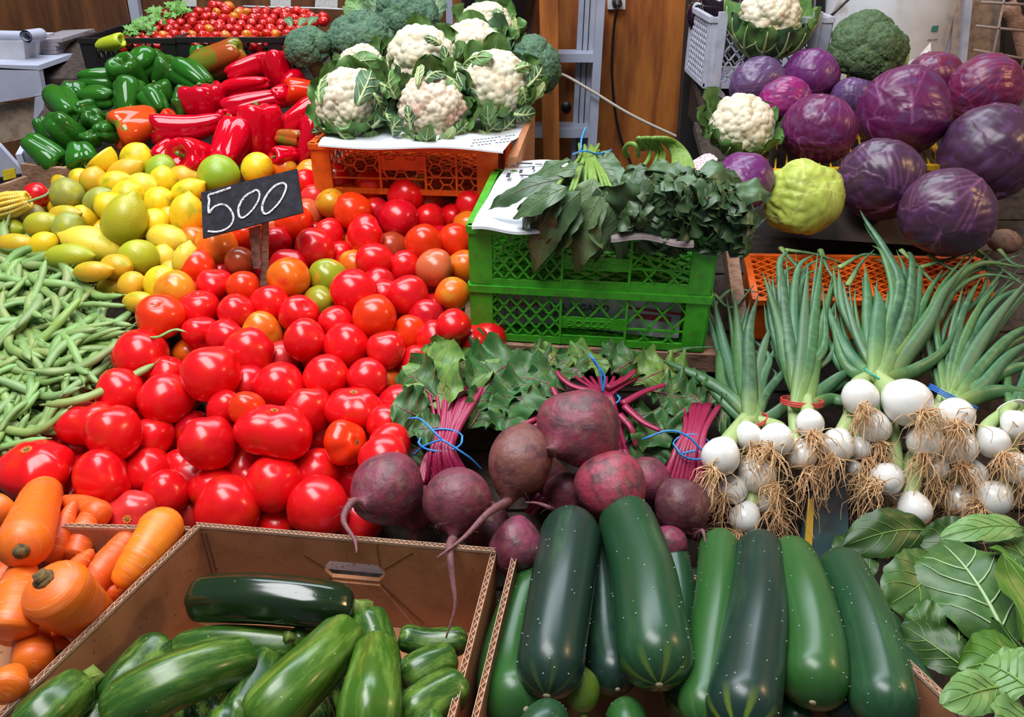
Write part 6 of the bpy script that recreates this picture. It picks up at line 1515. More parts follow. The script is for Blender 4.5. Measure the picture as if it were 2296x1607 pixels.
B_ = [(820, 442, 95, 92, (-.15, -.6, .75), -.02), (765, 655, 102, 98, (.05, -.75, .6), .0)]
bunch('spring onion bunch with red band, tallest blue-green leaves, second from the left', (1798, 905, 1.145), B_,
      [(w * 1.4, (1770, 820, -.03), (1745, 720, -.03), (1710, 610, -.02)), (w * 1.2, (1775, 800, -.035), (1760, 690, -.03), (1748, 590, -.02), (1770, 560, -.02)), (w * 1.2, (1800, 790, -.04), (1805, 690, -.035), (1812, 590, -.02)), (w * 1.3, (1815, 800, -.035), (1830, 680, -.03), (1845, 560, -.02)),
       (w, (1790, 800, -.03), (1780, 690, -.03), (1790, 600, -.02), (1825, 570, -.02)), (w * 1.1, (1830, 800, -.025), (1850, 700, -.02), (1870, 630, -.01)), (w, (1755, 800, -.02), (1730, 720, -.02), (1722, 650, -.01)), (w * .8, (1765, 750, -.03), (1748, 650, -.03), (1750, 610, -.03)), (w, (1810, 830, -.03), (1850, 770, -.03), (1845, 640, -.02)),
       (w * 1.1, (1850, 870, -.02), (1890, 840, -.02), (1920, 830, .0)), (w, (1860, 895, -.02), (1890, 900, -.02), (1910, 890, .0)), (w * .9, (1790, 780, -.02), (1775, 720, -.02), (1762, 560, -.01))],
      (.030, .010, M_RB, 3, -.05), 2)
C_ = [(1155, 267, 125, 116, (-.2, -.5, .8), -.02), (1470, 302, 166, 150, (.2, -.4, .85), -.03), (1258, 472, 96, 112, (0, -.9, .4), .0), (1000, 592, 120, 106, (-.5, -.6, .5), .0), (1160, 612, 60, 84, (.2, -.7, .4), .015), (1335, 812, 106, 112, (-.75, -.2, .55), .01), (1120, 742, 45, 62, (.2, -.8, .4), .03)]
bunch('largest spring onion bunch with teal band and one very long leaf', (1972, 845, 1.165), C_,
      [(w * 1.35, (1990, 760, -.03), (2020, 640, -.03), (1985, 560, -.03), (1945, 500, -.03), (1928, 470, -.03)), (w * 1.3, (1930, 760, -.03), (1890, 680, -.03), (1880, 600, -.02)), (w * 1.3, (1950, 750, -.035), (1945, 660, -.035), (1940, 595, -.03)), (w * 1.6, (1968, 740, -.04), (1972, 680, -.04), (1962, 640, -.03)),
       (w * 1.3, (1990, 750, -.03), (2005, 660, -.03), (1980, 570, -.03), (1955, 550, -.01)), (w * 1.4, (2010, 780, -.04), (2040, 680, -.04), (2045, 580, -.03), (2030, 565, -.01)), (w * 1.3, (2030, 800, -.035), (2085, 720, -.035), (2120, 650, -.03), (2190, 565, -.03)), (w * 1.1, (2050, 830, -.03), (2120, 780, -.03), (2160, 690, -.02)),
       (w * 1.1, (1910, 800, -.02), (1870, 730, -.02), (1850, 660, -.01)), (w, (1920, 840, -.03), (1885, 800, -.03), (1860, 700, -.02)), (w, (1940, 800, -.02), (1920, 740, -.02), (1910, 720, -.01)), (w * .6, (1925, 760, -.05), (1900, 680, -.05), (1890, 630, -.05)), (w, (2040, 760, -.02), (2080, 660, -.02), (2110, 610, -.02)), (w, (2000, 700, -.01), (2030, 620, -.01), (2010, 560, .0)),
       (w * 1.1, (2060, 740, -.02), (2130, 640, -.02), (2200, 590, -.02), (2296, 600, -.01))],
      (.026, .014, M_TB, 1, -.5), 3)
D_ = [(1790, 392, 130, 116, (-.4, -.35, .8), -.03), (1590, 562, 125, 110, (-.3, -.7, .6), -.01), (1810, 602, 120, 122, (-.1, -.8, .5), .0), (1662, 745, 82, 92, (-.3, -.8, .4), .02), (1520, 1020, 120, 102, (.1, -.9, .35), .02), (1900, 785, 112, 92, (.1, -.6, .6), .03), (1812, 957, 96, 96, (.2, -.7, .2), .04), (1420, 905, 90, 100, (-.3, -.8, .3), .04)]
bunch('spring onion bunch with blue band and sprawling leaves on the right', (2135, 895, 1.15), D_,
      [(w * 1.4, (2170, 820, -.03), (2230, 720, -.03), (2310, 620, -.03)), (w * 1.3, (2190, 840, -.03), (2260, 760, -.03), (2330, 720, -.02)), (w * 1.3, (2200, 870, -.035), (2260, 800, -.03), (2320, 760, -.02)), (w, (2150, 800, -.02), (2190, 700, -.02), (2240, 630, -.01)), (w, (2140, 790, -.02), (2160, 700, -.02), (2200, 620, -.01)),
       (w * .9, (2130, 800, -.015), (2140, 720, -.015), (2160, 640, -.01)), (w * 1.2, (2220, 880, -.03), (2290, 880, -.03), (2350, 900, -.02)), (w, (2170, 780, -.01), (2230, 680, -.01), (2300, 640, .0)), (w * .9, (2110, 800, -.01), (2100, 720, -.01), (2130, 640, .0)), (w * .9, (2180, 760, -.01), (2200, 680, -.01), (2260, 590, .0)), (w * .9, (2100, 830, .0), (2080, 760, .0), (2090, 680, .01)), (w, (2240, 840, -.02), (2300, 820, -.02), (2350, 830, -.01))],
      (.036, .014, M_BB, 3, -.45), 4)
E_ = [(2045, 572, 115, 92, (.05, -.6, .75), -.01), (2205, 455, 92, 102, (.2, -.5, .7), -.02), (2040, 945, 132, 112, (-.85, -.3, .4), .02), (2210, 745, 92, 112, (.2, -.6, .6), .0)]
bunch('spring onion bunch with white string at the far right edge', (2272, 925, 1.13), E_,
      [(w, (2300, 860, -.02), (2340, 800, -.02)), (w, (2290, 870, -.02), (2310, 780, -.01)), (w, (2260, 860, -.01), (2270, 780, .0))], (.022, .012, M_WB, 3, .6), 5)
# loose thin leaves lying on the orange lattice and by the green crate
loose = [[(1600, 660, .03), (1640, 690, .03), (1690, 640, .03)], [(1595, 690, .03), (1640, 650, .04), (1700, 655, .03)], [(1500, 790, .02), (1550, 780, .02), (1610, 778, .02)], [(1760, 560, .01), (1830, 570, .01), (1890, 590, .01)], [(1750, 555, .02), (1790, 600, .02), (1840, 640, .02)],
         [(1880, 600, .01), (1940, 570, .01), (2000, 580, .01)], [(1900, 640, .01), (1930, 590, .01), (1960, 560, .01)], [(2060, 600, .01), (2130, 580, .01), (2210, 560, .01)], [(2080, 570, .01), (2150, 610, .01), (2230, 620, .01)], [(2130, 640, .0), (2200, 600, .0), (2290, 570, .0)], [(2190, 560, .0), (2230, 590, .0), (2296, 640, .0)],
         [(2020, 560, .01), (2080, 620, .01), (2120, 660, .01)], [(2240, 560, .0), (2270, 590, .0), (2310, 600, .0)], [(1840, 560, .02), (1860, 610, .02), (1900, 660, .02)], [(2100, 700, .01), (2150, 640, .01), (2180, 560, .01)], [(2140, 720, .01), (2200, 660, .01), (2220, 580, .01)], [(2060, 700, .02), (2090, 640, .02), (2150, 590, .02)], [(2200, 720, .01), (2240, 660, .01), (2290, 620, .01)]]
lo = [(p[1][0], p[1][1]) for p in loose]
for p, l in zip(loose, rank_labels(lo, [('the green crate corner', 1590, 700), ('the flat orange crate corner', 1690, 510), ('the long upright leaf', 1960, 520), ('the front dark cabbage', 2100, 560), ('the potato', 2250, 550), ('the blue band', 2140, 900)], 'loose thin onion leaf, %s')):
    P = through([at(x, y, D(y) + k) for x, y, k in p], 16)
    o = solo('onion_leaf', MB().tube(P, np.linspace(.0055, .0012, len(P)), 8, flat=.6), M_OLEAF, l, 'onion leaf', 'loose onion leaves', uv=True); o.color = (.05, .12, .045, 1)
# ------------------------------------------------------------------ cauliflowers, broccoli, cabbages
M_CURD = mat('cauliflower_curd', (.66, .59, .43), .6, (.56, .40, .24), 3.2, k=1.0, nlo=.50, nhi=.76, third=(.74, .68, .54), t_scale=9, t_lo=.5, t_hi=.7, sss=.06)
M_CURDP = mat('cauliflower_curd_pink', (.66, .55, .42), .6, (.52, .29, .22), 1.6, k=1.0, nlo=.48, nhi=.68, third=(.72, .64, .52), t_scale=9, t_lo=.55, t_hi=.75, sss=.06)
M_BROC = attr_mat('broccoli_head', (.026, .080, .046), (.11, .20, .115), 'bud', .75, noise=(.045, .12, .035))
M_BROCD = attr_mat('broccoli_head_dull', (.030, .068, .024), (.10, .16, .065), 'bud', .75, noise=(.05, .085, .02))
def curd(name, seed, m, k1=40, k2=330, a1=.17, a2=.09):
    r_ = np.random.default_rng(seed); V, f = icos(6)
    c1 = fib(k1, .10, r_); d1, e1, i1 = near2(V, c1); rho1 = 1.25 * math.sqrt(4 / k1)
    h1 = np.sqrt(np.clip(1 - (d1 / rho1) ** 2, 0, 1))
    c2 = fib(k2, .045, r_); d2, e2, i2 = near2(V, c2); rho2 = 1.25 * math.sqrt(4 / k2)
    sz = r_.uniform(.6, 1.25, k2)
    d3, _, i3 = near2(V, fib(2200, .012, r_)); h3 = np.sqrt(np.clip(1 - (d3 / .05) ** 2, 0, 1))
    h2 = np.sqrt(np.clip(1 - (d2 / (rho2 * 1.0)) ** 2, 0, 1)) * sz[i2]
    r = .86 + a1 * h1 * r_.uniform(.75, 1.2, k1)[i1] + a2 * h2 + .014 * h3
    W = V * r[:, None]; W[:, 2] = np.where(W[:, 2] < 0, W[:, 2] * .55, W[:, 2] * .9)
    return raw_mesh(name, W, f, m)
CURD = [curd('curd', 1, M_CURD), curd('curd', 2, M_CURD, 34, 280), curd('curd', 3, M_CURDP, 44, 380)]
def brocc(name, seed, m, k1=16):
    r_ = np.random.default_rng(seed); V, f = icos(6)
    c1 = fib(k1, .16, r_); d1, e1, i1 = near2(V, c1); rho1 = 1.35 * math.sqrt(4 / k1)
    h1 = np.sqrt(np.clip(1 - (d1 / rho1) ** 2, 0, 1))
    c15 = fib(150, .05, r_); d15, _, _ = near2(V, c15); h15 = np.sqrt(np.clip(1 - (d15 / .2) ** 2, 0, 1))
    c2 = fib(2600, .012, r_); d2, e2, i2 = near2(V, c2); h2 = np.clip(1 - (d2 / .046) ** 2, 0, 1)
    r = .74 + .24 * h1 * r_.uniform(.7, 1.15, k1)[i1] + .05 * h15 + .036 * h2 * r_.uniform(.3, 1.5, 2600)[i2]
    W = V * r[:, None]; W[:, 2] = np.where(W[:, 2] < -.1, W[:, 2] * .55 - .05, W[:, 2] * .85)
    return raw_mesh(name, W, f, m, {'bud': np.clip(h2 * r_.uniform(0, 1.2, 2600)[i2], 0, 1)})
BROC = [brocc('head', 1, M_BROC), brocc('head', 2, M_BROC, 20), brocc('head', 3, M_BROCD, 13)]
M_CLEAF = mat('cauliflower_leaf', (.10, .225, .055), .5, (.17, .30, .07), 10, nlo=.48, nhi=.75)
M_CLEAFD = mat('cauliflower_leaf_dark', (.045, .115, .05), .55, (.09, .17, .07), 9)
M_STALKW = mat('pale_rib', (.42, .52, .22), .5, (.28, .42, .12), 8)
M_CRIB = mat('cauliflower_rib', (.40, .50, .20), .5, (.50, .58, .34), 12)
def cauliflower(px, py, r, d, ax, leaves, label, mesh=0, grp='cauliflowers', seed=0, dark=.28, rl=1.0, sl=1.0):
    """leaves: list of (angle around, reach, height) or count"""
    c = at(px, py, d); R_ = r * d / F; A = cv(*ax); M3 = frame(A, UP)
    root = thing('cauliflower', label, 'cauliflower', c - A * R_ * .6, grp)
    h = link('curd', CURD[mesh]); h.parent = root
    rg_ = random.Random(seed * 7 + 1); sp = frame((0, 0, 1), (math.cos(seed), math.sin(seed), 0)); Mx = np.eye(4); Mx[:3, :3] = (M3 @ sp) * R_ * .95; Mx[:3, 3] = A * R_ * .6
    h.matrix_local = Matrix(Mx.tolist()); ORG[h.name] = ORG[root.name]
    st = c - A * R_ * .5
    part('stalk', MB().tube([st, st - A * R_ * .5], [R_ * .5, R_ * .42], 12), M_CRIB, root)
    if isinstance(leaves, int): leaves = [(360.0 * k / leaves + rg_.uniform(-14, 14), rg_.uniform(.8, 1.5), rg_.uniform(-.1, .55)) for k in range(leaves + 3)]
    if not isinstance(leaves, tuple) and rl == 1.0 and sl == 1.0 and grp: leaves = [(an, re_ if math.sin(math.radians(an)) > -.3 else .25 + .3 * (re_ - .8), h_ if math.sin(math.radians(an)) > -.3 else .55 + .35 * h_) for an, re_, h_ in leaves]
    for k, (an, reach, hgt) in enumerate(leaves):
        a = math.radians(an); o_ = M3[:, 0] * math.cos(a) + M3[:, 1] * math.sin(a)
        b = c - A * R_ * (.62 * sl) + o_ * R_ * .42; m_ = c + o_ * R_ * (1.02 + .1 * reach) - A * R_ * .1; tip = c + o_ * R_ * (1.10 + .34 * reach * rl) + A * R_ * hgt
        lf, S, nn = leaf(root, b, tip, R_ * rg_.uniform(.75, 1.1), -o_ * .25 + A * .2 + o_ * 1.1, M_CLEAFD if rg_.random() < dark else M_CLEAF, None, bulge=.16, cup=-.5, ruf=.13, rfreq=2.6, prof=.42, peak=.62, jag=.08, droop=.0, seed=seed * 31 + k, n=14, mm=9)
        part('rib', vein_mesh(S, nn, R_ * .075, 2, 1), M_CRIB, lf)
    return root
CAUL = [
    (785, 232, 76, 1.565, (-.15, .25, .95), 9, 'cauliflower nearest the red peppers, front of the orange crate', 0),
    (968, 247, 75, 1.54, (.05, .15, 1.0), 9, 'pink-tinged cauliflower at the middle front of the orange crate', 2),
    (1107, 194, 79, 1.60, (.1, .3, .95), 9, 'large cauliflower at the right front of the orange crate', 1),
    (942, 133, 74, 1.71, (-.05, .45, .88), 7, 'cauliflower in the second row between the two front ones', 1),
    (812, 150, 50, 1.70, (-.1, .5, .85), 7, 'small cauliflower with a leaf folded over, behind the leftmost', 0),
    (1090, 64, 58, 1.88, (.05, .5, .85), 7, 'topmost cauliflower in front of the black tub', 0),
    (1058, 114, 68, 1.79, (-.1, .5, .85), 7, 'cauliflower just below the topmost one', 1),
]
CROOT = [cauliflower(x, y, r, d, ax, n, l, m, seed=i + 1) for i, (x, y, r, d, ax, n, l, m) in enumerate(CAUL)]
# the broad outer leaves that fold round and over the curds: owner, foot, tip (photo points), width, tone
ZC = (600, 0, 2.976)
for k, row in enumerate('''0,600,700,690,470,150,d 0,690,850,800,690,110,d 0,480,880,590,965,80,l 0,730,560,860,640,120,l 0,350,700,430,480,90,l 0,620,930,740,890,90,l 0,380,860,290,885,60,d 1,860,660,830,460,150,l 1,1000,580,1030,430,60,p 1,1050,540,1190,490,100,d
1,1180,510,1285,610,110,l 1,960,860,930,700,70,d 1,1060,975,1075,830,120,l 1,1150,970,1245,850,90,p 1,1250,890,1340,810,90,l 1,900,900,975,985,110,p 1,840,900,900,790,110,d 1,800,760,860,860,90,l 2,1500,850,1470,680,110,l 2,1540,880,1660,770,120,d
2,1690,580,1715,710,100,l 2,1310,450,1500,385,120,l 2,1640,470,1760,440,80,l 2,1730,580,1830,440,110,d 2,1760,680,1850,550,80,p 2,1640,760,1790,750,110,d 2,1390,890,1500,920,70,p 2,1430,900,1560,800,120,d 3,1200,480,1170,300,70,d 3,1150,300,1040,250,60,d
6,1250,410,1400,285,90,d 5,1430,225,1580,270,100,l 5,1600,310,1650,110,80,p 5,1560,160,1530,55,80,d 4,520,440,750,400,130,l 2,1260,420,1320,600,90,d 5,1330,190,1280,230,60,d 0,700,620,760,780,100,d'''.split()):
    q = row.split(','); o_ = int(q[0]); d_c = CAUL[o_][3]; R_c = CAUL[o_][2] * d_c / F
    pa = zz(ZC, float(q[1]), float(q[2])); pb = zz(ZC, float(q[3]), float(q[4])); w_ = float(q[5]) / ZC[2] * d_c / F
    cc = np.array(CAUL[o_][:2]); 
    def fd(p):                                    # just in front of the curd where it lies over it
        q_ = math.hypot(p[0] - cc[0], p[1] - cc[1]) / CAUL[o_][2]
        return d_c - R_c * (1.12 * math.sqrt(max(0.0, 1 - min(q_, 1.0) ** 2)) + .18)
    A_ = at(*pa, fd(pa) - .004); B_ = at(*pb, fd(pb) - .012)
    out = unit((A_ + B_) / 2 - at(cc[0], cc[1], d_c))
    lf, S, nn = leaf(CROOT[o_], A_, B_, w_, out + BK * .5, {'d': M_CLEAFD, 'l': M_CLEAF, 'p': M_STALKW}[q[6]], None, bulge=.14, cup=-.25, ruf=.11, rfreq=2.2, prof=.5, peak=.55, jag=.04, seed=1200 + k, n=16, mm=9)
    part('rib', vein_mesh(S, nn, R_c * .05, 3, 1), M_CRIB, lf)
cauliflower(1726, 40, 68, 1.90, (.05, .75, .65), [(a, 1.2, h) for a, h in ((200, .3), (225, .2), (250, .15), (275, .2), (300, .15), (325, .25), (345, .5), (180, .5), (20, .7), (160, .6))], 'cauliflower with thick cut pale leaf ribs in front of the white crate', 0, seed=11, dark=.15, sl=1.9)
cauliflower(1662, 286, 72, 1.70, (.05, .3, .92), [(170, 1.2, .5), (205, 1.2, .3), (240, 1.0, .2), (290, .9, .3), (320, 1.0, .4), (350, 1.1, .4), (140, 1.2, .6), (30, .6, .2)], 'cauliflower standing among the red cabbages at the left', 1, seed=12, dark=.3)
# cut leaf ribs lying on the newspaper
for k, (a, b, r, l) in enumerate((((830, 318), (870, 290), .012, 'thick pale leaf stub below the leftmost cauliflower'), ((1010, 330), (1028, 318), .008, 'small leaf stub at the crate edge below the pink cauliflower'), ((1095, 306), (1060, 288), .007, 'pale leaf stub under the large right cauliflower'))):
    solo('leaf_stub', MB().tube([at(*a, 1.555), at((a[0] + b[0]) / 2, (a[1] + b[1]) / 2, 1.56), at(*b, 1.58)], [r, r * 1.05, r * .8], 12, flat=.7), M_STALKW, l, 'leaf stub', 'cut leaf stubs')
def broccoli(px, py, r, d, ax, label, mesh=0, seed=0, ry=None):
    c = at(px, py, d); R_ = r * d / F; A = cv(*ax); M3 = frame(A, (math.cos(seed * 2.1), math.sin(seed * 2.1), .3))
    root = thing('broccoli', label, 'broccoli', c - A * R_, 'broccoli heads')
    h = link('head', BROC[mesh]); h.parent = root; ORG[h.name] = ORG[root.name]
    Mx = np.eye(4); Mx[:3, :3] = M3 * R_ * 1.01; Mx[:3, 3] = A * R_
    h.matrix_local = Matrix(Mx.tolist())
    part('stalk', MB().tube([c - A * R_ * .2, c - A * R_ * .8, c - A * R_ * 1.35], [R_ * .42, R_ * .32, R_ * .30], 12, lobes=5, lamp=.06), M_STALKW, root)
    for k in range(4):
        a = k * 1.6 + seed; o_ = M3[:, 0] * math.cos(a) + M3[:, 1] * math.sin(a)
        leaf(root, c - A * R_ * .75, c + o_ * R_ * 1.1 - A * R_ * .3, R_ * .45, A, M_CLEAFD, M_CRIB, R_ * .03, 3, ruf=.15, seed=seed * 9 + k, prof=.6, n=11, mm=7)
    return root
for i, (x, y, r, d, ax, l, m) in enumerate(((690, 108, 54, 1.86, (-.2, .55, .8), 'round blue-green broccoli next to the cherry tomatoes', 0), (806, 96, 76, 1.90, (-.05, .6, .8), 'wide broccoli second from the cherry tomatoes', 1), (910, 42, 72, 2.0, (.1, .6, .75), 'tallest broccoli at the top behind the cauliflowers', 0),
                                     (1198, 148, 66, 1.80, (.6, .35, .7), 'dark broccoli to the right of the cauliflowers before the ladder', 1), (1942, 108, 82, 1.86, (-.15, .5, .85), 'grey-green broccoli lying on the red cabbages', 2))):
    broccoli(x, y, r, d, ax, l, m, i + 1)
solo('broccoli_stalk', MB().tube([at(2022, 160, 1.86), at(2032, 108, 1.87)], [.011, .010], 10), M_STALKW, 'thick cut green stalk beside the broccoli on the cabbages', 'stalk')
# dark leafy greens behind the tallest broccoli
gb = thing('leafy_greens', 'dark leafy greens with pale ribs behind the tallest broccoli', 'greens', at(820, 60, 2.05))
for k, (a, b, w) in enumerate((((830, 60), (782, 0), 60), ((850, 50), (830, -20), 55), ((845, 60), (800, 40), 50), ((960, 60), (985, -10), 55), ((950, 70), (990, 50), 45), ((860, 40), (870, -30), 50), ((880, 30), (900, -40), 50), ((800, 50), (775, 40), 40))):
    leaf(gb, at(*a, 2.05), at(*b, 2.08), w * 2.05 / F, cv(0, .2, 1), M_CLEAFD if k % 2 else M_CLEAF, M_CRIB, .0025, 4, ruf=.15, seed=k + 60, prof=.6, jag=.1)

# cabbages
M_RCAB = attr_mat('red_cabbage', (.10, .014, .062), (.30, .10, .24), 'vein', .36, objcol=True, noise=(.10, .035, .12), nscale=3.2, nlo=.46, nhi=.74, coat=.04)
M_GCAB = attr_mat('green_cabbage', (.42, .50, .08), (.62, .66, .24), 'vein', .5, noise=(.28, .36, .05), nscale=3, nlo=.5, nhi=.75)
def cabbage_mesh(name, seed, m, crinkle=.012, nleaf=6, flat=.94):
    r_ = np.random.default_rng(seed); V, f = icos(6); n = len(V)
    r = np.ones(n); vein = np.zeros(n)
    # overlapping wrapper leaves: each a cap with a free wavy edge, a midrib and side veins fanning from its foot
    for k in range(nleaf):
        c = unit(r_.normal(0, 1, 3) + np.array([0, 0, .15])); foot = unit(np.array([0, 0, -1.0]) + .25 * r_.normal(0, 1, 3))
        ang = np.arccos(np.clip(V @ c, -1, 1)); e = unit(np.cross(c, foot)); g = np.cross(e, c)          # g: toward the tip side
        u = V @ e; v = V @ g
        rad = r_.uniform(1.0, 1.35) + .07 * np.sin(5 * np.arctan2(u, v) + r_.uniform(0, 6)) + .035 * np.sin(13 * np.arctan2(u, v) + r_.uniform(0, 6))
        inn = np.clip((rad - ang) / .035, 0, 1)
        # veins
        th = np.arctan2(u, (v + 1.25)); rr = np.hypot(u, v + 1.25)
        mid = np.exp(-(u / .022) ** 2) * np.clip((1.0 - v) / 1.2, 0, 1)
        sv = 0
        for q in (-.8, -.5, -.22, .22, .5, .8):
            cu = u - np.sign(q) * .55 * np.clip(v + .95 - abs(q) * 1.1, 0, 2) ** .85 * .8
            sv = sv + np.exp(-((cu) / .02) ** 2) * (np.sign(u) == np.sign(q)) * (np.abs(u) > .02)
        vv = np.clip(mid * .8 + .42 * np.clip(sv, 0, 1), 0, 1)
        vein = np.where(inn > .5, vv, vein)
        edge = np.exp(-((rad - ang) / .03) ** 2)
        r = r + .010 * inn + np.where(inn > .5, .012 * vv, 0) + .012 * edge * inn
        vein = np.maximum(vein, .6 * edge * (inn > .3))
    for q in r_.normal(0, 1, (8, 3)):
        w = r_.uniform(3, 9); r += crinkle * np.sin(w * (V @ unit(q)) + r_.uniform(0, 6))
    for q in r_.normal(0, 1, (4, 3)): r += .02 * np.sin(2 * (V @ unit(q)) + r_.uniform(0, 6))
    for q in r_.normal(0, 1, (14, 3)):
        w = r_.uniform(6, 13); r += crinkle * .8 * (np.abs(np.sin(w * (V @ unit(q)) + 1.5 * np.sin(3 * (V @ unit(q[::-1]))) + r_.uniform(0, 6))) - .6) * np.clip(.5 + .8 * np.sin(2.3 * (V @ unit(q[[1, 2, 0]])) + r_.uniform(0, 6)), 0, 1)
    W = V * (r / r.mean())[:, None]; W[:, 2] *= flat
    return raw_mesh(name, W, f, m, {'vein': vein})
RC = [cabbage_mesh('red_cabbage', 1, M_RCAB), cabbage_mesh('red_cabbage', 2, M_RCAB, .009, 7), cabbage_mesh('red_cabbage', 5, M_RCAB, .011, 6, 1.08)]
GC = cabbage_mesh('green_cabbage', 4, M_GCAB, .022, 8, .95)
CABC = {'m': (.115, .009, .066), 'v': (.13, .016, .13), 'd': (.062, .022, .050), 'r': (.16, .014, .055), 'b': (.10, .05, .14), 'p': (.26, .010, .12)}
CAB = [(1838, 292, 83, 78, 1.68, 'm', (.2, .7, .3), 'red cabbage with a folded magenta leaf beside the standing cauliflower'), (2024, 252, 106, 92, 1.70, 'm', (-.7, .5, .4), 'largest oval purple cabbage in the middle of the pile'),
       (2212, 346, 112, 92, 1.62, 'd', (-.4, -.6, .5), 'red cabbage with pale veined leaf at the right edge'), (2206, 206, 92, 66, 1.80, 'r', (.5, .3, .5), 'reddish sunlit cabbage at the upper right'),
       (2096, 168, 78, 40, 1.92, 'r', (.2, .6, .5), 'half hidden pinkish cabbage behind the largest one'), (1696, 186, 67, 52, 1.83, 'b', (.4, .5, .6), 'bluish crinkled cabbage under the upper cauliflower'),
       (1758, 230, 66, 50, 1.75, 'p', (.6, .3, .5), 'bright magenta-sided cabbage behind the standing cauliflower'), (1820, 168, 62, 58, 1.86, 'v', (.3, .5, .6), 'deep violet cabbage left of the broccoli'),
       (1664, 408, 60, 76, 1.50, 'v', (.1, .3, .9), 'violet cabbage squeezed between spinach and green cabbage'), (1972, 402, 93, 92, 1.53, 'd', (.1, -.7, .6), 'dark cabbage with a torn leaf edge right of the green cabbage'),
       (2124, 476, 107, 98, 1.42, 'd', (.2, .5, .6), 'dull dark cabbage nearest the viewer above the onion leaves'), (1912, 218, 48, 40, 1.82, 'b', (.2, .5, .6), 'small bluish cabbage wedged below the broccoli')]
for i, (x, y, rx, ry, d, c, ax, l) in enumerate(CAB):
    s = d / F; FR = np.array([RT, BK, UP]).T; Q_ = frame(cv(*ax), (math.cos(i * 1.7), math.sin(i * 1.7), .4))
    Sc = FR @ np.diag([rx * s, (rx + ry) / 2 * s, ry * s]) @ FR.T
    put('red_cabbage', RC[i % 3], at(x, y, d), Sc @ Q_, 1.0, l, 'cabbage', 'red cabbages in the pile', hsv_jit(CABC[c], .08))
FRc = np.array([RT, BK, UP]).T
put('green_cabbage', GC, at(1801, 443, 1.50), (FRc @ np.diag([91, 84, 86]) @ FRc.T) * (1.50 / F) @ frame(cv(.2, -.8, .4)), 1.0, 'single pale green cabbage among the red ones', 'cabbage')
# potato
V, f = icos(4); Wp = V * [1.15, .95, .85]; rq = np.random.default_rng(8)
for q in rq.normal(0, 1, (6, 3)): Wp *= (1 + .03 * np.sin(3 * (V @ unit(q)) + rq.uniform(0, 6)))[:, None]
put('potato', raw_mesh('potato', Wp, f, mat('potato_skin', (.17, .085, .05), .8, k=1.0, second=(.09, .045, .03), nscale=3, bump=.3, bscale=20)), at(2252, 543, 1.46), np.eye(3), 31 * 1.46 / F, 'single brown potato at the right edge below the cabbages', 'potato')
# eggplants
M_EGG = mat('eggplant_skin', (.016, .006, .016), .12, coat=.5)
def egg_mesh():
    V, f = icos(4); W = V.copy(); z = V[:, 2]; W[:, :2] *= (1 - .22 * np.clip(z, 0, 1))[:, None]; W[:, 2] *= 1.25; return raw_mesh('eggplant', W, f, M_EGG)
EG = egg_mesh(); EGC = star(.35, .62, 5, 1.02, .22).mesh('calyx', mat('eggplant_calyx', (.16, .17, .07), .7))
EGS = MB().tube(bez((0, 0, 1.15), (0, 0, 1.5), (.25, 0, 1.65), n=7), .12, 8).mesh('stem', mat('eggplant_calyx', (.16, .17, .07), .7))
for x, y, r, d, ax, l in ((1618, 15, 40, 2.06, (-.9, .35, .3), 'big purple eggplant on top of the white crate'), (1566, 36, 28, 2.10, (-.3, .9, .2), 'dark eggplant at the left corner of the white crate'), (1676, 22, 24, 2.1, (.3, .5, .2), 'eggplant half hidden behind the upper cauliflower'),
                          (1795, 16, 32, 2.08, (.4, .6, .2), 'eggplant at the right behind the upper cauliflower'), (1640, 70, 32, 2.12, (.4, .6, .2), 'eggplant lying deeper inside the white crate')):
    o = put('eggplant', EG, at(x, y, d), frame(cv(*ax)), r * d / F, l, 'eggplant', 'eggplants in the white crate')
    put('calyx', EGC, (0, 0, 0), np.eye(3), 1, parent=o); put('stem', EGS, (0, 0, 0), np.eye(3), 1, parent=o)
solo('paper_scrap', MB().grid(np.array([[at(2035 + 52 * u, 150 - 40 * u - 12 * v, 1.95) + UP * .006 * math.sin(4 * u + 3 * v) for u in np.linspace(0, 1, 8)] for v in np.linspace(0, 1, 4)])), M_PAPER, 'torn white paper scrap behind the rear cabbages', 'paper')
solo('bottle_cap_paper', MB().grid(np.array([[at(1588 + 38 * u, 225 - 28 * math.sin(PI * (.15 + .7 * u)) + 18 * v, 1.86 + .02 * v) for u in np.linspace(0, 1, 9)] for v in np.linspace(0, 1, 4)])), M_PAPER, 'curled white paper bit behind the standing cauliflower', 'paper')
# ------------------------------------------------------------------ spinach on the green crate
M_SPL = mat('spinach_leaf', (.055, .115, .042), .42, (.085, .155, .06), 9, nlo=.45, nhi=.72)
M_SPD = mat('spinach_leaf_dark', (.032, .075, .026), .45, (.05, .105, .036), 9)
M_SPB = mat('spinach_leaf_back', (.12, .19, .075), .55, (.08, .15, .06), 9)
M_SPV = mat('spinach_vein', (.15, .21, .10), .5)
M_SPS = mat('spinach_stem', (.14, .26, .035), .45, (.20, .32, .06), 10)
def spz(px, py, lift):                        # a place on or above the top crate / hanging in front of it
    fy = GP(0, 0, 0)[1]
    p = atz(px, py, GTOP + lift)
    if p[1] < fy - .012 - lift * .3: p = aty(px, py, fy - .015 - lift * .35)
    return p
s1 = thing('spinach_bunch', 'spinach bunch with broad pointed leaves spilling over the crate front, blue tie', 'spinach', spz(1310, 345, .0), 'spinach bunches')
rsn = random.Random(21)
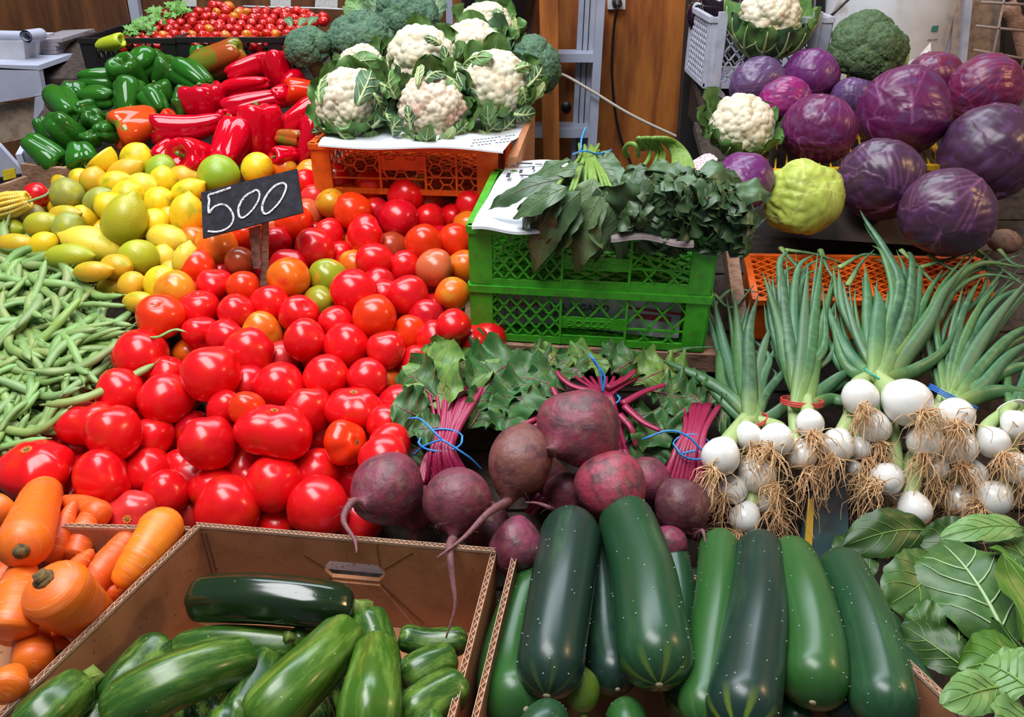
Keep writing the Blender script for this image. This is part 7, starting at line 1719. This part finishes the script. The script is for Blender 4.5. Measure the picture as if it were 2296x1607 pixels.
big = [((1345, 440), (1290, 612), 85, 'b'), ((1300, 430), (1195, 612), 75, 'l'), ((1365, 450), (1385, 560), 125, 'b'), ((1260, 400), (1095, 470), 55, 'd'), ((1270, 420), (1150, 490), 60, 'l'), ((1290, 380), (1200, 420), 70, 'l'), ((1280, 360), (1180, 410), 50, 'l'), ((1330, 400), (1310, 510), 70, 'b'), ((1250, 440), (1205, 560), 65, 'd'), ((1340, 420), (1400, 530), 80, 'd'),
       ((1300, 470), (1245, 570), 70, 'l'), ((1330, 480), (1330, 585), 60, 'd'), ((1360, 430), (1390, 600), 50, 'b'), ((1230, 430), (1170, 520), 55, 'd'), ((1310, 370), (1260, 450), 80, 'l'), ((1345, 350), (1380, 430), 80, 'l'), ((1370, 340), (1330, 400), 70, 'l'), ((1250, 460), (1160, 470), 50, 'l'), ((1330, 350), (1300, 400), 60, 'l')]
for k, (a, b, w, c) in enumerate(big):
    lift = .060 - .0012 * k + .02
    A_ = spz(*a, lift); B_ = spz(*b, .02)
    leaf(s1, A_, B_, w * 1.28 / F, cv(rsn.uniform(-.35, .25), .45, .8), {'b': M_SPB, 'l': M_SPL, 'd': M_SPD}[c], M_SPV, .0010, 4, bulge=.10, cup=-.12, ruf=.09, rfreq=2.2, prof=.72, peak=.42, jag=.05, seed=300 + k, n=18, mm=9)
for k in range(32):
    a0 = rsn.uniform(195, 320); L = rsn.uniform(60, 130); x = 1310 + rsn.uniform(-60, 70); y = 400 + rsn.uniform(-30, 70)
    b = (x + L * math.cos(math.radians(a0)), y - L * .9 * math.sin(math.radians(a0)))
    leaf(s1, spz(x, y, .045), spz(min(1430, b[0]), min(590, b[1]), .015), rsn.uniform(45, 70) * 1.3 / F, cv(rsn.uniform(-.4, .4), .5, .7), M_SPD if k % 3 else M_SPL, M_SPV if k % 2 else None, .0009, 3, bulge=.1, cup=-.15, ruf=.10, prof=.75, peak=.42, jag=.05, seed=400 + k, n=12, mm=7)
for k in range(16):
    u = rsn.uniform(-1, 1)
    P = through([spz(1315 + u * 30, 330 + rsn.uniform(-8, 8), .045), spz(1312 + u * 22, 352, .06), spz(1300 + u * 60, 390, .06), spz(1290 + u * 90, 430, .05)], 14)
    part('stem', MB().tube(P, .0032, 6), M_SPS, s1)
part('tie', MB().tube(through([spz(1285, 345, .05), spz(1310, 338, .075), spz(1340, 345, .06), spz(1372, 336, .06)], 16), .0016, 6).tube(through([spz(1303, 335, .075), spz(1304, 312, .085), spz(1313, 286, .10)], 10), .0018, 6), M_TWINE, s1)
s2 = thing('spinach_bunch', 'darker tightly packed spinach bunch with curved green stems', 'spinach', spz(1470, 345, .0), 'spinach bunches')
for k in range(95):
    t_ = rsn.random(); x = rsn.uniform(1395, 1650); y = 365 + (k / 95.0) * 165 + rsn.uniform(-14, 14)
    if x > 1560: y = max(y, 385 + (x - 1560) * .6)
    L = rsn.uniform(50, 90); a0 = rsn.gauss(270 + (x - 1490) * .28, 28)
    b = (x + L * math.cos(math.radians(a0)), y - L * math.sin(math.radians(a0)))
    lf_ = .075 * math.sin(PI * min(1, max(0.05, (y - 330) / 230.0)) ** .8) + .012
    leaf(s2, spz(x, y, lf_ + .012), spz(b[0], min(b[1], 560), lf_ * .75), rsn.uniform(60, 100) * 1.3 / F, cv((x - 1490) / 260.0 + rsn.uniform(-.3, .3), .35 + rsn.uniform(-.3, .4), .7), M_SPD if rsn.random() < .5 else M_SPL, M_SPV if k % 2 else None, .0009, 3, bulge=.16, cup=-.30, ruf=.14, prof=.6, peak=.45, jag=.0, rfreq=1.8, seed=600 + k, n=14, mm=9)
for k, (a, b, w) in enumerate((((1640, 480), (1670, 565), 55), ((1655, 460), (1690, 500), 55), ((1620, 400), (1670, 430), 60), ((1600, 370), (1640, 420), 70), ((1560, 500), (1600, 540), 50))):
    leaf(s2, spz(*a, .05), spz(*b, .0), w * 1.28 / F, cv(.5, .4, .7), M_SPD, M_SPV, .001, 4, bulge=.1, cup=-.2, ruf=.1, prof=.6, seed=800 + k)
for k in range(20):
    u = rsn.uniform(-1, 1)
    P = through([spz(1450 + u * 20, 335, .03), spz(1455 + u * 26, 310, .085 + rsn.uniform(0, .01)), spz(1480 + u * 36, 318, .08), spz(1500 + u * 45, 350, .06), spz(1490 + u * 70, 400, .05)], 18)
    part('stem', MB().tube(P, .0035, 7), M_SPS, s2)
part('stem', MB().tube(through([spz(1408, 350, .03), spz(1400, 335, .05), spz(1412, 322, .07), spz(1428, 328, .07), spz(1432, 350, .05)], 18), .0042, 7), M_SPS, s2)
# ------------------------------------------------------------------ chard leaves at the lower right
M_CH1 = mat('chard_leaf', (.045, .115, .024), .42, (.075, .165, .036), 7, nlo=.45, nhi=.7)
M_CH2 = mat('chard_leaf_bright', (.055, .16, .012), .4, (.08, .20, .02), 7)
M_CH3 = mat('chard_leaf_pale', (.16, .30, .09), .45, (.11, .24, .06), 7)
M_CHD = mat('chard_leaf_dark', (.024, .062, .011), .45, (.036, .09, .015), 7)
M_CHV = mat('chard_vein', (.38, .52, .26), .4); M_CHV2 = mat('chard_vein_green', (.16, .30, .06), .45)
CHD = [((2260, 1445, .0), (2105, 1215, .0), 250, (-.15, .25, .95), M_CH1, M_CHV, .0032, 'large chard leaf with a branching white vein, underside up', 1), ((2296, 1440, -.03), (2255, 1240, -.02), 170, (.2, .2, .95), M_CH2, M_CHV2, .0018, 'bright green chard leaf at the right frame edge', 0),
       ((2296, 1470, -.05), (2150, 1500, -.05), 120, (.0, .4, .9), M_CH2, M_CHV2, .0016, 'bright chard leaf below the white-veined one', 2), ((2310, 1545, -.08), (2200, 1490, -.07), 150, (-.1, .5, .85), M_CH3, M_CHV2, .002, 'pale green chard leaf in the lower right corner', 3),
       ((2240, 1540, -.07), (2112, 1580, -.07), 85, (-.1, .5, .85), M_CH3, M_CHV2, .0015, 'pale pointed chard leaf tip over the cardboard rim', 4), ((2100, 1260, .02), (1985, 1360, .01), 150, (-.2, .3, .9), M_CH1, M_CHV2, .0018, 'crumpled chard leaf beside the rightmost cucumber', 5),
       ((2080, 1190, .03), (1890, 1225, .03), 110, (.0, .4, .9), M_CHD, M_CHV2, .0015, 'dark chard leaf hanging under the onion roots', 6), ((2120, 1420, .0), (2030, 1380, .0), 120, (-.3, .3, .9), M_CH1, M_CHV2, .0015, 'folded chard leaf low beside the cardboard rim', 7),
       ((2180, 1510, -.01), (2020, 1400, .0), 100, (-.3, .3, .9), M_CHD, M_CHV2, .0015, 'shaded chard leaf edge along the box wall', 8), ((2296, 1185, .0), (2110, 1205, .0), 70, (.0, .7, .7), M_CH3, M_CHV2, .0015, 'flat chard leaf directly below the rightmost onions', 9),
       ((2200, 1240, .03), (2060, 1215, .03), 130, (.0, .3, .9), M_CHD, M_CHV2, .0015, 'dark chard leaf behind the white-veined one', 10), ((2296, 1250, .02), (2230, 1190, .03), 120, (.1, .4, .9), M_CH1, M_CHV2, .0015, 'chard leaf top at the right edge under the onions', 11),
       ((2296, 1590, -.05), (2230, 1640, -.06), 110, (.0, .4, .9), M_CH3, M_CHV2, .0015, 'chard leaf at the very bottom right corner', 12), ((2150, 1460, .02), (2090, 1300, .04), 160, (-.1, .2, .9), M_CHD, M_CHV2, .0015, 'shadowed chard leaf under the large veined one', 13), ((2290, 1560, .0), (2240, 1400, .02), 170, (.1, .2, .95), M_CHD, M_CHV2, .0015, 'shadowed chard leaf under the bright ones', 14),
       ((1960, 1290, .05), (1880, 1200, .05), 90, (-.1, .3, .9), M_CHD, M_CHV2, .0015, 'dark chard leaf corner above the rightmost cucumber', 15)]
for a, b, w, nr, m, vm, vr, l, sd_ in CHD:
    A_ = at(a[0], a[1], D(a[1]) + a[2]); B_ = at(b[0], b[1], D(b[1]) + b[2])
    t = thing('chard_leaf', l, 'chard leaf', A_, 'chard leaves')
    S, nn, L_ = leaf_fn(A_, B_, w * D(a[1]) / F, cv(*nr), bulge=.14, cup=-.10, ruf=.07, rfreq=2.2, prof=.5, peak=.5, jag=.05, seed=900 + sd_)
    part('blade', leaf_mesh(S, 24, 15), m, t); part('veins', vein_mesh(S, nn, vr, 4, 1, spread=.30), vm, t)
# carton with teal and yellow print behind the cucumbers
tc_ = thing('printed_carton', 'dark carton with teal and yellow print behind the cucumbers', 'carton', at(1840, 1260, 1.06))
Q = [at(1790, 1290, 1.05), at(1905, 1300, 1.05), at(1900, 1080, 1.10), at(1815, 1080, 1.10)]
M_TEAL = mat('teal_print', (.012, .045, .05), .6, (.012, .012, .014), 1.2, nlo=.42, nhi=.56)
part('side', MB().hexa([p + np.array([0, .008, 0]) for p in Q] + Q), M_TEAL, tc_, False)
Q = [at(1800, 1285, 1.046), at(1818, 1285, 1.046), at(1826, 1120, 1.086), at(1812, 1120, 1.086)]
part('yellow_stripe', MB().hexa([p + np.array([0, .002, 0]) for p in Q] + Q), mat('yellow_print', (.45, .26, .01), .5), tc_, False)
# coriander on the cherry tomatoes
M_COR = mat('coriander_leaf', (.09, .24, .03), .5, (.14, .32, .05), 20)
co = thing('coriander', 'sprigs of fresh coriander lying on the cherry tomatoes', 'herbs', at(360, 45, 2.0))
rc = random.Random(9)
spine = [(275, 70), (310, 55), (335, 35), (370, 18), (400, 12), (415, 22), (340, 50), (330, 65), (300, 70)]
lm_ = MB()
for k in range(120):
    u = rc.random() * (len(spine) - 1); i = int(u); x = spine[i][0] + (spine[min(i + 1, len(spine) - 1)][0] - spine[i][0]) * (u - i) + rc.uniform(-13, 13); y = spine[i][1] + (spine[min(i + 1, len(spine) - 1)][1] - spine[i][1]) * (u - i) + rc.uniform(-9, 9)
    c = at(x, y, D(y) - .035 + rc.uniform(-.01, .02)); nrm = cv(rc.uniform(-.5, .5), rc.uniform(0, .8), .8); M3 = frame(nrm, (rc.uniform(-1, 1), rc.uniform(-1, 1), 0)); r0 = .011 * rc.uniform(.7, 1.2)
    a = np.arange(14) * 2 * PI / 14; rr = r0 * (1 - .38 * (np.arange(14) % 2)) * (1 + .2 * np.cos(3 * a))
    P = np.concatenate([[[0, 0, .15 * r0]], np.stack([np.cos(a) * rr, np.sin(a) * rr, rr * .2 * np.sin(3 * a)], 1)]) @ M3.T + c
    lm_.add(P, [(0, j + 1, (j + 1) % 14 + 1) for j in range(14)])
part('leaves', lm_, M_COR, co, kind='stuff')
for k in range(10):
    i = k % (len(spine) - 1); part('stem', MB().tube([at(*spine[i], D(spine[i][1]) - .02), at(*spine[i + 1], D(spine[i + 1][1]) - .02)], .0016, 5), M_COR, co)
for k, (a, b) in enumerate((((655, 62), (640, 40)), ((690, 60), (715, 38)), ((670, 60), (690, 40)))):
    o = thing('broccoli_leaf', ['dark leaf scrap on the cherry tomatoes, nearest the black crates', 'bluish leaf scrap beside the rim of the black crate', 'middle leaf scrap above the round broccoli'][k], 'leaf', at(*a, 1.95), 'leaf scraps above the broccoli')
    leaf(o, at(*a, 1.95), at(*b, 1.97), .022, cv(0, .4, .9), M_CLEAFD, M_CRIB, .001, 3, ruf=.15, seed=77 + k, name='blade', n=10, mm=7)
